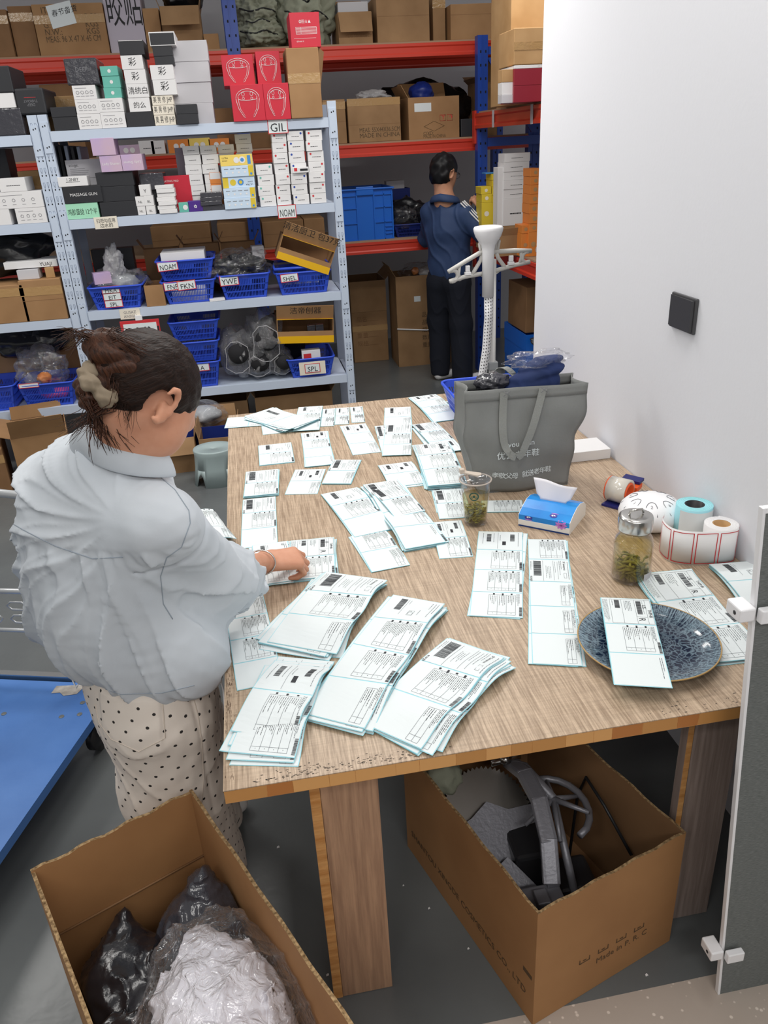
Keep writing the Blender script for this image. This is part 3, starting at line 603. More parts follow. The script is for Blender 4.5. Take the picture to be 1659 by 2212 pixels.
gbox('product_box', 'lilac box alone on top of the two lettered ones', 'box', x0-.03, x0+.095, F-.005, F+.18, z+.087, z+.175, 'lilac', (), inks=['white'])
x0, x1, z0, z1 = px_rect(304, 400, 347, 373, F+.06); gbox('wrapped_box', 'flat black box wrapped in clear film beside the red heating pad box', 'box', x0, x1+.01, F+.06, F+.28, z0-.03, z1, 'bubble', bev=.004)
gbox('small_box', 'black box supporting the film wrapped one', 'box', x0, x1, F+.08, F+.28, S2, z0-.031, 'blackbox')
stack('in the left column beside the flat white boxes', 298, 317.5, 466, [446, 425], F, .1, 'white', 'tiny white box', mk_txt('NL', .25), zb=S2, group='tiny white boxes')
stack('in the right column beside the flat white boxes', 318, 338, 465, [445, 423], F, .1, 'white', 'tiny white box', mk_txt('BL', .25), zb=S2, group='tiny white boxes')
z = zat(at(298, 466, 'y', F)[0], F, 425); x0 = at(303, 424, 'y', F)[0]
gbox('small_box', 'tiny white box lying on top of the four tiny ones', 'box', x0, x0+.062, F, F+.1, z+.001, z+.06, 'white', mk_txt('Y', .3))
stack('in the flat column by the red box', 344, 383, 463, [453.5, 445, 436, 427, 418, 409, 401], F-.01, .12, 'white', 'thin flat white box', zb=S2, group='thin flat white boxes', jit=.006)
x0, x1, z0, z1 = px_rect(352, 457, 408, 378, F+.1); gbox('product_box', 'tall red box with white lettering behind the flat white boxes', 'box', x0, x1, F+.13, F+.2, S2, z1, 'red', mk_txt('HEATING PAD', .055, .36, .83, 3), inks=['white'])
x0, x1, z0, z1 = px_rect(388, 459, 407, 437, F); gbox('small_box', 'small turquoise box between the red and the purple box', 'box', x0, x1, F, F+.08, S2, z1, 'teal', lambda mb, a, b, c, d, y: mb.disc(((a+b)/2+.008, y, (c+d)/2), X, Z, .014, 3, 12), inks=['white'])
x0, x1, z0, z1 = px_rect(408, 457, 436, 433, F); gbox('small_box', 'small purple box with white emblem', 'box', x0, x1, F, F+.08, S2, z1, 'purple', mk_txt('✿', .3, .5, .35, 3), inks=['white'])
stack('in the pile before the white columns', 437, 484, 455, [445, 436, 427, 417], F-.012, .12, 'bubble', 'shiny black flat pack', zb=S2, group='shiny black flat packs', jit=.006)
x0, x1, z0, z1 = px_rect(456, 416, 477, 394, F+.02)
gbox('small_box', 'orange and white small box, lower of two left of the yellow boxes', 'box', x0, x1, F+.13, F+.19, z0-.1, z1-.01, 'orange', lambda mb, a, b, c, d, y: mb.rect((a+.002, y, c+(d-c)*.4), X, Z, 0, 0, b-a-.004, (d-c)*.55, 3), inks=['white'])
gbox('small_box', 'orange and white small box, upper of two left of the yellow boxes', 'box', x0, x1, F+.13, F+.19, z1-.009, z1+.055, 'orange', lambda mb, a, b, c, d, y: mb.rect((a+.002, y, c+(d-c)*.4), X, Z, 0, 0, b-a-.004, (d-c)*.55, 3), inks=['white'])
gbox('small_box', 'black box under the orange and white small boxes', 'box', x0-.01, x1, F+.13, F+.19, S2, z0-.101, 'blackbox')
def ultra(kind):
    def f(mb, a, b, c, d, y):
        w, h = b-a, d-c
        if kind == 0:
            mb.rect((b-w*.17, y, c+.001), X, Z, 0, 0, w*.16, h-.002, 3); mb.disc((b-w*.09, y-.0003, c+h*.22), X, Z, h*.12, 4)
            for k in range(4): mb.disc((a+w*(.15+.19*k), y, c+h*.4), X, Z, h*.1, 5); mb.rect((a+w*(.08+.19*k), y, c+h*.7), X, Z, 0, 0, w*.13, .003, 2)
        elif kind == 1:
            mb.rect((a+.001, y, c+.001), X, Z, 0, 0, w*.17, h-.002, 3); mb.disc((a+w*.32, y, c+h*.5), X, Z, h*.3, 3); mb.disc((a+w*.56, y, c+h*.5), X, Z, h*.3, 4); mb.disc((a+w*.56, y-.0003, c+h*.5), X, Z, h*.16, 3)
            mb.text('ULTRA', (b-w*.06, y, c+h*.32), -X, -Z, h*.16, 1); mb.text('SONIC', (b-w*.06, y, c+h*.56), -X, -Z, h*.12, 1)
        else:
            mb.text('ULTRA', (a+w*.06, y, c+h*.66), X, Z, h*.14, 1); mb.text('SONIC', (a+w*.06, y, c+h*.42), X, Z, h*.12, 1); mb.disc((a+w*.5, y, c+h*.5), X, Z, h*.28, 5); mb.disc((a+w*.68, y, c+h*.5), X, Z, h*.32, 5); mb.disc((a+w*.68, y-.0003, c+h*.5), X, Z, h*.18, 4)
            mb.rect((b-w*.16, y, c+h*.1), X, Z, 0, 0, w*.1, h*.8, 4)
    return f
stack('in the pale blue and yellow column', 488, 557, 453, [430, 408, 384, 360, 336], F-.012, .17, ['iceblue', 'iceblue', 'iceblue', 'iceblue', 'yellowbox'], ['pale blue box with yellow end', 'pale blue box with yellow end', 'pale blue box with upside-down lettering', 'pale blue box with yellow end', 'yellow box with round pictures'], [ultra(0), ultra(0), ultra(1), ultra(0), ultra(2)], zb=S2, group='pale blue and yellow boxes', inks=['yellow', 'ceruleanbox', 'white'], jit=.008)
WB = dict(dep=.2, zb=S2, group='small white product boxes on the second shelf')
def wcol(place, xl, xr, yb, tops, Yf, mi=None, mt='white'): stack(place, xl, xr, yb, tops, Yf, .14, mt, {3: 'white box with red dot', 4: 'white box with blue dot', 5: 'white box with green dot', None: 'white box'}[mi], mk_line if mi is None else [mk_dot(mi)], zb=S2, group='small white product boxes on the second shelf', jit=.004)
wcol('in the first white column right of the red box', 413, 448, 446, [423, 401, 378, 357, 335, 316], F+.13)
wcol('in the column behind the black flat packs', 449, 484, 444, [420, 398, 376, 355, 334, 315], F+.13)
wcol('in the third white column, behind the yellow box', 485, 519, 442, [419, 397, 374, 353, 332, 313], F+.17)
wcol('in the fourth white column, rising behind the yellow box', 524, 558, 440, [416, 394, 371, 350, 330, 311, 290], F+.17)
wcol('right of the pale blue boxes', 562, 597, 446, [424, 402, 379, 356], F+.01, 5)
wcol('under the GIL tag', 600, 631, 443, [422, 400, 377, 354, 331, 309, 288], F+.012, 3)
wcol('behind the red and white pack', 634, 668, 442, [421, 399, 376, 353, 328, 305, 284], F+.005, 4)
wcol('next to the right post', 673, 707, 440, [418, 395, 372, 350, 327, 305, 282], F+.0, 3)
x0, x1, z0, z1 = px_rect(632, 374, 666, 360, F-.004); gbox('small_box', 'small white pack with red square and black print in front of white boxes', 'box', x0, x1, F-.012, F-.001, z0, z1, 'white', lambda mb, a, b, c, d, y: (mb.rect((a+.01, y, c+(d-c)*.3), X, Z, 0, 0, .018, .018, 3), mb.rect((a+.045, y, c+(d-c)*.3), X, Z, 0, 0, .045, .012, 1)))
x0, x1, z0, z1 = px_rect(378, 335, 463, 315, F+.3); gbox('product_box', 'large lavender grey box standing behind the white boxes', 'box', x0, x1-.04, F+.33, F+.45, S2, z1, 'lav')
# behind, on the red rack's middle shelf, seen through the second shelf
G = BY+.02
for i, (xl, xr, yb, yt, mt, lab) in enumerate([(365, 408, 329, 300, 'orange', 'orange box with pale pictures at the left of its row'), (408, 452, 322, 297, 'yellowbox', 'yellow box between two orange ones'), (452, 494, 318, 298, 'orange', 'orange box with pale pictures at the right of its row'), (303, 331, 334, 303, 'white', 'white box with blue stroke beside its twin'), (329, 354, 332, 303, 'white', 'plain printed white box beside the orange boxes'), (256, 300, 333, 312, 'lilac', 'pale violet long pack behind the lilac boxes')]):
    x0, x1, z0, z1 = px_rect(xl, yb, xr, yt, G)
    gbox('product_box', lab+' on the red rack', 'box', x0, x1, G, G+.2, Q2+.0125, max(z1, Q2+.06), mt, (lambda mb, a, b, c, d, y: (mb.disc(((a+b)/2-.02, y, (c+d)/2), X, Z, .018, 3), mb.disc(((a+b)/2+.025, y, (c+d)/2), X, Z, .018, 3))) if mt != 'white' else mk_line, inks=['white'])
for k in range(5):
    x0 = at(118+k*11, 400, 'y', RY+.48)[0]
    pass
# ---------------------------------------------------------------- third shelf baskets
BK = 'on the third shelf'
def bpx(label, xl, yb, xr, yt, yf, dep, zb, **k):
    x0 = at(xl, yt, 'y', yf)[0]; x1 = at(xr, yt, 'y', yf)[0]; zt = zat((x0+x1)/2, yf, yt); return basket(label, x0, x1, yf, yf+dep, zb, zt, **k), x0, x1, zt
t, x0, x1, zt = bpx('blue slatted basket with three stacked tags on the third shelf', 188, 668, 306, 620, RY+.0, .4, S3)
for i, s in enumerate(['MKA', 'EIT', 'SPL']): shelf_tag(239+i*3.5, 626+i*15, .105, .044, 0, s, y=RY+.004, parent=t)
bag('crumpled clear bags with grey items in the third shelf left basket', ((x0+x1)/2+.02, RY+.18, zt+.0), (.13, .13, .07), 'film', 3, inner=[((0, 0, 0), (.1, .1, .05), 'greyplastic')], amp=.6)
gbox('product_box', 'pink small box poking out of the left basket bags', 'box', x0+.03, x0+.13, RY+.05, RY+.12, zt+.015, zt+.08, 'lilac', rz=.3)
bag('white folded plastic bag standing in the left basket', ((x0+x1)/2-.0, RY+.16, zt+.10), (.05, .05, .09), 'filmmilk', 5, amp=.7)
open_carton('small brown open carton between baskets on the third shelf', x1+.012, x1+.125, RY, RY+.2, S3, zat(x1, RY, 618), flaps=(), mt='carton2')
t, x0, x1, zl = bpx('blue basket with two tags, lower of two stacked', 346, 660, 464, 608, RY+.0, .38, S3)
shelf_tag(372, 618, .10, .05, 0, 'FNF', y=RY-.008, parent=t, tilt=.05); shelf_tag(403, 616, .11, .055, 0, 'FKN', y=RY-.009, parent=t, tilt=.05)
gbox('product_box', 'white box inside the lower stacked basket', 'box', x0+.05, x1-.06, RY+.06, RY+.32, S3+.006, S3+.10, 'white')
t, x0, x1, zu = bpx('blue basket with one tag, stacked on the two-tag basket', 335, 604, 461, 563, RY+.01, .36, zl+.006)
shelf_tag(362, 575, .12, .055, 0, 'NOAM', y=RY+.002, parent=t, tilt=.05)
gbox('product_box', 'flat white box lying in the upper stacked basket', 'box', x0+.03, x0+.29, RY+.06, RY+.30, zu-.02, zu+.045, 'white')
gbox('small_box', 'thin white and black pack at the beam edge below the stacked baskets', 'box', at(453, 655, 'y', RY)[0], at(486, 652, 'y', RY)[0], RY+.0, RY+.05, S3, S3+.015, 'white', rz=.1)
t, x0, x1, zt = bpx('blue basket of shiny black bags, YWE tag', 470, 648, 582, 594, RY+.0, .38, S3)
shelf_tag(495, 606, .115, .06, 0, 'YWE', y=RY-.004, parent=t, tilt=.03)
bag('shiny black bag heaped in the YWE basket', ((x0+x1)/2, RY+.16, zt+.02), (.14, .13, .075), 'blackbag', 8, amp=.5, name='garbage_bag')
bag('clear film bag over black goods in the YWE basket', ((x0+x1)/2-.03, RY+.13, zt+.03), (.17, .12, .09), 'filmthin', 9, amp=.6)
gbox('product_box', 'white carton leaning behind black bags in the YWE basket', 'box', x1-.09, x1-.015, RY+.2, RY+.28, zt-.02, zt+.14, 'whitegrey', rz=.1)
t, x0, x1, zt = bpx('blue basket nested in another, under a tilted yellow taped carton', 594, 638, 714, 588, RY-.0, .38, S3)
shelf_tag(625, 600, .11, .05, 0, 'SHEL', y=RY-.008, parent=t, tilt=.05)
MB().tube([(x0, RY, zt+.028), (x1, RY, zt+.028), (x1, RY+.38, zt+.028), (x0, RY+.38, zt+.028)], .009, 0, 8, closed=True).build('nested_rim', 'bluebasket', t)
# tilted tape carton
def tape_carton(label, c, w, d, h, ry, rz, txt):
    t = thing('taped_carton', (0, 0, 0), label, 'carton')
    mb = MB(); mb.box(-w/2, -d/2, 0, w/2, d/2, .004, 0).box(-w/2, d/2-.004, .004, w/2, d/2, h).box(-w/2, -d/2, .004, -w/2+.004, d/2-.004, h).box(w/2-.004, -d/2, .004, w/2, d/2-.004, h).box(-w/2+.004, -d/2, .004, w/2-.004, -d/2+.004, h*.5)
    mb.box(-w/2+.004, d/2-.006, .004, w/2-.004, d/2-.004, h-.001, 1); mb.build('carton_body', ['carton2', 'cartonin'], t)
    mb = MB().prism([(0, 0), (w, 0), (w, h*.62), (0, h*.62)], (-w/2, -d/2+.01, h+.001), X, np.array([0, -.35, .94]), np.array([0, .004, .001])); mb.text(txt, (0, -d/2-.03+.0, h+.045), X, np.array([0, -.35, .94]), .035, 1, 'CENTER'); mb.build('flap', ['carton2', 'ink'], t)
    MB().box(-w/2-.001, -d/2-.001, .0, w/2+.001, -d/2, h*.3).box(-w/2, -d/2-.0, h, w/2, -d/2+.03, h+.002).build('packing_tape', 'tapeyel', t)
    t.location = c; t.rotation_euler = (0, ry, rz); return t
tape_carton('brown carton with yellow tape tilted in the nested basket', ((x0+x1)/2+.0, RY+.12, zt+.035), .33, .26, .14, .38, 0, '清洁厨卫 包37克')
# dark cartons behind on the third shelf
for (xl, yb, xr, yt, lab) in [(398, 592, 480, 520, 'dark brown open carton behind the stacked baskets'), (480, 590, 560, 516, 'dark brown open carton behind the YWE basket'), (310, 590, 392, 530, 'dark brown open carton behind the left basket')]:
    x0, x1, z0, z1 = px_rect(xl, yb, xr, yt, RY+.30); open_carton(lab, x0+.01, x1-.03, RY+.402, RY+.49, S3, z1-.02, 'cartonin', flaps=(('l', 60, .3), ('r', 60, .3)))
gbox('product_box', 'glossy black box at the back of the third shelf', 'box', at(200, 560, 'y', RY+.42)[0], at(290, 560, 'y', RY+.42)[0], RY+.405, RY+.49, S3, zat(-.4, RY+.41, 530), 'blackbox')
# ---------------------------------------------------------------- fourth shelf
t, x0, x1, za = bpx('blue basket at the bottom of the stack behind the woman', 375, 825, 474, 785, RY+.0, .38, S4)
shelf_tag(437, 793, .09, .05, 0, 'A', y=RY-.004, parent=t)
t, _, _, zb2 = bpx('blue basket in the middle of the stack behind the woman', 370, 780, 472, 740, RY+.0, .38, za+.006)
t, _, _, zc = bpx('blue basket on top of the stack behind the woman', 362, 735, 472, 695, RY+.02, .36, zb2+.006)
bs = [(512, 765, .105, .16, .15, 12), (572, 735, .115, .17, .17, 13), (560, 800, .095, .16, .10, 14), (610, 800, .075, .14, .085, 15)]
labs = ['clear film bag around rolled black goods, left of the bundle', 'clear film bag with diamond opening over black goods, top of the bundle', 'clear film bag of black goods lying lowest on the shelf', 'clear film bag of black goods touching the SPL basket']
for (cx, cy, a_, b_, c_, sd), lb in zip(bs, labs):
    p = at(cx, cy, 'y', RY+.12); cz = max(p[2], S4+c_)
    t = thing('film_bag', (p[0], RY+.18, cz-c_), lb, 'bag')
    crumple('film', (p[0], RY+.18, cz), (a_, b_, c_), 'filmbundle', sd, amp=.35, sub=4, parent=t, flat=-c_+.003)
    mb = MB(); mb.lathe([(0.001, -.16), (.7*a_, -.16), (.75*a_, 0), (.6*a_, .15), (0.001, .15)], (0, 0, 0), 20)
    o = mb.build('rolled_goods', 'clothblack'); o.parent = t; o.location = (0, -.02, c_); o.rotation_euler = (math.radians(80), 0, .1)
    k = 10; pts = [(p[0]+a_*.75*math.cos(6.28*j/k)*(1+.2*math.sin(j*2.3)), RY+.18-b_*.98, cz+c_*.7*math.sin(6.28*j/k)) for j in range(k)]
    MB().tube(pts, .0022, 0, 6, closed=True).build('bag_opening', 'filmmilk', t)
crumple_t = bag('black cloth heap behind the film bags', (at(600, 700, 'y', RY+.35)[0], RY+.38, S4+.18), (.16, .09, .17), 'clothblack', 21, name='cloth_bundle', cat='cloth', amp=.2)
t, x0, x1, zt = bpx('blue basket with white SPL card on the fourth shelf', 620, 812, 722, 775, RY+.0, .38, S4)
shelf_tag(675, 795, .17, .085, 0, '', y=RY-.006, parent=t, border=False, mt='cream'); shelf_tag(675, 795, .10, .06, 0, 'SPL', y=RY-.0085, parent=t)
gbox('product_box', 'small white and red pack in the SPL basket', 'box', x0+.10, x0+.22, RY+.04, RY+.10, zt-.03, zt+.045, 'white', lambda mb, a, b, c, d, y: mb.rect((a+.01, y, c+.02), X, Z, 0, 0, .05, .035, 3))
tape_carton('brown carton with yellow tape and small boxes above the SPL basket', ((x0+x1)/2-.02, RY+.16, zt+.10), .36, .28, .15, .06, 0, '洁帝刨器')
gbox('small_box', 'small clear wrapped box, left of two in the taped carton', 'box', (x0+x1)/2+.0, (x0+x1)/2+.05, RY+.06, RY+.11, zt+.12, zt+.20, 'bubble'); gbox('small_box', 'small clear wrapped box, right of two in the taped carton', 'box', (x0+x1)/2+.055, (x0+x1)/2+.105, RY+.06, RY+.11, zt+.12, zt+.20, 'bubble')
open_carton('brown carton behind the taped carton on the fourth shelf', .30, .60, RY+.40, RY+.49, S4, S4+.36, flaps=())
# ---------------------------------------------------------------- left rack
L2, L3, L4 = S2-.005, S3-.03, S4-.03
def lbox(label, xl, yb, xr, yt, dep, zb, mt='white', yo=0, mk=(), **k):
    x0, x1, z0, z1 = px_rect(xl, yb, xr, yt, F+yo); return gbox('product_box', label, 'box', x0, x1, F+yo, F+yo+dep, zb, z1, mt, mk, **k), z1
_, z = lbox('white box with icons beside the double rack posts, lowest', 38, 480, 96, 447, .25, L2, mk=mk_icons)
lbox('white box at the photo edge on the left second shelf', -30, 487, 18, 450, .25, L2)
_, z = lbox('wide white box with four icons on the left rack', -10, 446, 88, 411, .25, z+.001, mk=mk_icons)
lbox('white and pink box topmost on the left rack stack', 0, 410, 52, 383, .2, z+.001, mk=mk_line)
carton('tan carton behind the white boxes on the left rack', at(42, 400, 'y', RY+.26)[0], at(88, 400, 'y', RY+.26)[0], RY+.27, RY+.45, L2, zat(-1, RY+.27, 368), 'cartonlt')
gbox('product_box', 'dark grey tall box at the back of the left second shelf', 'box', at(0, 400, 'y', RY+.27)[0]-.1, at(28, 400, 'y', RY+.27)[0], RY+.27, RY+.45, L2, zat(-1.2, RY+.27, 322), 'blackbox')
x0, x1, z0, z1 = px_rect(55, 682, 130, 608, F); t = carton('closed brown carton next to the double posts on the left rack', x0, x1, F, F+.32, L3, z1+.02, 'carton2', tape=.62, tape_z=.5); zt = z1+.02
gbox('product_box', 'flat white box with handwriting lying on clutter of the left rack', 'box', x0-.07, x0+.23, RY+.06, RY+.26, zt+.06, zt+.10, 'white', mk_txt('YUAJI', .5, .78, .2))
gbox('small_box', 'small clear-topped white box under the handwritten one', 'box', x0+.0, x0+.12, RY+.03, RY+.13, zt+.001, zt+.055, 'whitegrey'); gbox('small_box', 'tiny tan box leaning beside the clear-topped box', 'box', x0+.15, x0+.20, RY+.03, RY+.12, zt+.001, zt+.058, 'cartonlt', rz=.2)
x0, x1, z0, z1 = px_rect(-40, 690, 50, 618, F); t = carton('brown carton cut by the photo edge on the left rack', x0, x1-.005, F, F+.34, L3, z1+.01, 'carton2', tape=.7)
bag('dark plastic sacks piled behind the left rack cartons', (-1.30, RY+.28, z1+.16), (.26, .14, .13), 'blackbag', 31, name='garbage_bag', amp=.3)
t, x0, x1, zt = bpx('blue basket of clear bags with a pink item on the left rack', 36, 868, 158, 830, RY+.0, .34, L4)
shelf_tag(62, 833, .12, .03, 0, '', y=RY-.008, parent=t)
bag('clear bag with coral straps in the left rack basket', ((x0+x1)/2-.03, RY+.14, zt+.07), (.14, .12, .11), 'film', 41, amp=.5, inner=[((0, 0, -.06), (.04, .04, .03), 'orange')])
bag('clear bag standing behind the coral straps', ((x0+x1)/2-.06, RY+.24, zt+.15), (.11, .06, .12), 'filmthin', 42, amp=.4)
pk = mat('hotpink', 'e0508a', .4); crumple('pink_pouch', ((x0+x1)/2+.02, RY+.14, L4+.06), (.09, .09, .045), 'hotpink', 6, amp=.2, sub=3); tag(bpy.context.scene.objects['pink_pouch'], 'hot pink pouch seen through the left rack basket slats', 'pouch')
t, x0, x1, zt = bpx('blue basket cut by the photo edge on the left rack', -60, 875, 28, 838, RY-.0, .34, L4)
open_carton('brown open carton above the edge basket on the left rack', x0, x1+.07, RY+.345, RY+.48, L4, L4+.28, flaps=(('f', 70, .6),))
carton('big dark brown carton behind the double posts on the left rack', at(86, 760, 'y', RY+.35)[0], at(168, 760, 'y', RY+.35)[0], RY+.36, RY+.49, L4, L4+.42, 'cartonin')
bag('black sack stuffed under the left third shelf', (-1.27, RY+.3, L4+.36), (.22, .1, .1), 'blackbag', 44, name='garbage_bag', amp=.25)
# ---------------------------------------------------------------- cartons on the floor under the grey racks
def fcart(label, xl, yb, xr, yb2, yt, dep, rz=0, op=True, flaps=(('f', -60, .35), ('b', 70, .4), ('l', 75, .3), ('r', 70, .3)), mt='carton', **k):
    a = at(xl, yb, 'z', 0); b = at(xr, yb2, 'z', 0); w = np.hypot(b[0]-a[0], b[1]-a[1]); an = math.atan2(b[1]-a[1], b[0]-a[0])
    zt = zat(a[0], a[1], yt); 
    f = open_carton if op else carton
    kw = dict(flaps=flaps) if op else {}
    t = f(label, 0, w, 0, dep, 0, zt, mt, **kw, **k)
    ca, sa = math.cos(an), math.sin(an); cx, cy = w/2, dep/2
    t.location = (a[0]+cx*ca-cy*sa, a[1]+cx*sa+cy*ca, 0); t.rotation_euler.z = an
    return t
fcart('open brown carton on the floor behind the woman\'s chin', 362, 1025, 432, 1016, 952, .30)
fcart('open brown carton on the floor beside the pale stool', 440, 1022, 520, 1014, 950, .34, flaps=(('b', 80, .3), ('l', 80, .3), ('r', 80, .3)))
fcart('small brown carton on the floor touching her collar in view', 300, 1030, 356, 1023, 968, .28)
fcart('large open brown carton on the floor at the left, flap raised', 52, 1062, 170, 1040, 950, .4, flaps=(('b', 85, .2), ('l', 20, .4), ('f', 60, .35)), mt='carton2')
fcart('dark brown carton on the floor at the left photo edge', -60, 1085, 30, 1068, 985, .4, op=False, mt='cartonin')
for (x0, x1, z1, lab) in [(-.68, -.36, .25, 'brown carton deep under the rack behind her neck'), (-.30, .05, .26, 'brown carton deep under the middle of the rack'), (.10, .62, .27, 'wide brown carton deep under the right end of the rack')]:
    open_carton(lab, x0, x1, RY+.12, RY+.46, 0, z1, flaps=(('l', 60, .2), ('r', 60, .2)), mt='carton')
bag('clear bag of scraps in a blue tub under the rack', (-.22, RY-.12, .27), (.12, .1, .07), 'film', 51, inner=[((0, 0, 0), (.09, .08, .05), 'greyplastic')])
basket('blue tub under the rack holding the bag of scraps', -.36, -.08, RY-.24, RY-.0, .10, .22, 'navyplastic', None) if 0 else open_carton('blue tub under the rack holding the bag of scraps', -.36, -.08, RY-.24, RY+.05, 0, .22, 'navyplastic', 'navyplastic', flaps=(), name='plastic_tub')

for k in range(6):
    xx = at(122+k*13, 400, 'y', RY+.3)[0]; zt_ = zat(xx, RY+.3, 312+k)
    o_ = MB().box(xx, RY+.20, S2, xx+.018, RY+.48, zt_, c=.003).build('folded_tray', 'greymetal2' if k % 2 else 'blackbox', None, org=(xx+.009, RY+.34, S2)); tag(o_, 'thin folded %s tray standing on edge, %s from the left behind the grey box' % ('grey' if k % 2 else 'black', ['first', 'second', 'third', 'fourth', 'fifth', 'sixth'][k]), 'tray', 'folded trays on the second shelf')
# ================================================================ goods on the red and blue racks
G = BY+.03
LASTX = {}
def rcart(label, xl, yb, xr, yt, zb, dep=.4, yo=0, op=False, mt='carton', marks=(), **k):
    x0, x1, z0, z1 = px_rect(xl, yb, xr, yt, G+yo); f = open_carton if op else carton; pv = LASTX.get(zb, -9)
    if pv-.16 < x0 < pv+.002: x0 = pv+.003
    if x1-x0 < .06: x1 = x0+.06
    LASTX[zb] = x1
    return f(label, x0, x1-.002, G+yo, G+yo+dep, zb, max(z1, zb+.05), mt, marks=marks, **k), x0, x1, z1
ZT, ZM, ZLw = Q1+.0125, Q2+.0125, Q3+.0125
def meas(lines, h=.026, lx=.15, top=.8, st=.16):
    def f(mb, x0, x1, z0, z1, y):
        for i, t in enumerate(lines): mb.text(t, (x0+(x1-x0)*lx, y, z0+(z1-z0)*(top-st*i)), X, Z, h, 1, wmax=(x1-x0)*.78)
    return f
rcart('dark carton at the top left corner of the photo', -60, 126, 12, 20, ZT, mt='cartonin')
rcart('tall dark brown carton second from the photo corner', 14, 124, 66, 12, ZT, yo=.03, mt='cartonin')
t, x0, x1, z1 = rcart('big taped carton with printed weights and a pinned note', 88, 118, 220, 5, ZT, mt='carton2', marks=meas(['ITEM:', 'QTY:            PCS', 'G.W.:            KGS', 'N.W.:            KGS', 'MEAS: 96 X 47 X 45 CM'], .036, .12, .82, .14), tape=.62)
p = at(128, 28, 'y', G-.004); mb = MB(); mb.prism([(0, 0), (.16, .03), (.14, .16), (-.02, .13)], (p[0]-.06, G-.003, p[2]-.09), X, Z, Y*.001); mb.text('春节备货', (p[0]-.05, G-.0035, p[2]-.02), X*.98+Z*.18, Z, .03, 1); mb.build('pinned_note', ['paper', 'ink'], t)
t, x0, x1, z1 = rcart('grey carton with huge black characters on the top shelf', 222, 117, 294, -55, ZT, yo=.02, mt='lav', tape=False)
mb = MB(); mb.text('皎贴', (x0+.01, G+.019, z1-.27), X, Z, .17, 0, wmax=(x1-x0)*.95); mb.build('lettering', 'ink', t)
rcart('small plain carton right of the huge characters', 294, 107, 342, 17, ZT, yo=.02, mt='carton2', tape=False)
rcart('open carton with dark liner on the top shelf', 352, 105, 430, 12, ZT, yo=.04, op=True, flaps=(('l', 70, .5), ('f', -50, .4), ('r', 75, .3)))
bag('dark plastic liner bulging out of the open carton', (at(400, 40, 'y', G+.2)[0], G+.24, ZT+.34), (.13, .13, .10), 'blackbag', 61, amp=.2)
rcart('low brown carton beside the blue upright', 432, 108, 472, 72, ZT, yo=.02, mt='carton2', tape=False)
for i, (cx, cy, s, sd, lb) in enumerate([(560, 78, (.165, .19, .10), 62, 'khaki fabric storage bag lying folded on the top shelf'), (556, 22, (.155, .18, .11), 63, 'khaki fabric storage bag with dark piping, upper left of three'), (662, 40, (.19, .19, .20), 64, 'khaki fabric storage bag with black handle behind the red box')]):
    p = at(cx, cy, 'y', G+.1); cz = max(p[2], ZT+s[2]*1.0) if i != 1 else p[2]; yy = G+.22 if i != 1 else G+.24; t = thing('fabric_bag', (p[0], yy, cz-s[2]), lb, 'bag')
    crumple('bag_body', (p[0], yy, cz), s, 'khaki', sd, amp=.34, freq=2.4, parent=t, flat=-s[2]*.97, sub=5, ridge=1.3)
    bo_ = t.children[0]; bvh = BVHTree.FromPolygons([tuple(Vector(v.co)+Vector((p[0], yy, cz-s[2]))) for v in bo_.data.vertices], [tuple(f.vertices) for f in bo_.data.polygons])
    for (a0, z0_, a1, z1_, nm, rr_) in ((-.8, .1, .8, -.15, 'piping', .005), (-.6, .75, .5, .6, 'piping', .004))+(((-.35, .85, .35, .8, 'handle', .009),) if i == 2 else ()):
        L_ = []
        for k in range(17):
            u__ = k/16; x_ = p[0]+s[0]*(a0+(a1-a0)*u__); z_ = cz+s[2]*(z0_+(z1_-z0_)*u__+(.5 if nm == 'handle' else .18)*-math.sin(math.pi*u__)*(1 if nm == 'handle' else math.sin(6*u__))); h = bvh.ray_cast(Vector((x_, BY-.6, z_)), Vector((0, 1, 0)))
            if h[0] is not None: L_.append(np.array(h[0])-Y*.002)
        if len(L_) > 3: MB().tube(L_, rr_, 0, 6).build(nm, 'black', t)
rcart('brown carton between the khaki bags and the red box', 607, 104, 705, 56, ZT, yo=-.0, mt='carton2', tape=False) if 0 else None
rcart('open carton with hanging front flap and grey print', 733, 97, 803, 25, ZT, op=True, flaps=(('f', -65, .35), ('b', 88, .3)), marks=meas(['N.W.   13    KGS', 'G.W.   63    KGS', 'MEAS: 53X38X36 CM'], .02, .2, .55, .17))
gbox('product_box', 'pale box sticking up out of the hanging-flap carton', 'box', at(730, 20, 'y', G+.1)[0], at(795, 20, 'y', G+.1)[0], G+.1, G+.3, ZT+.006, zat(1.1, G+.1, 4), 'whitegrey')
rcart('large square carton on the top shelf above the crate', 816, 93, 927, -15, ZT, dep=.5, tape_z=.55, tape=False)
rcart('tall film taped carton on the top shelf by the side rack', 936, 90, 962, -15, ZT, yo=.1, dep=.3, tape=.7)
rcart('torn brown carton on the top shelf by the side rack', 974, 86, 1068, 6, ZT, mt='carton2', tape=False, tape_z=.7)
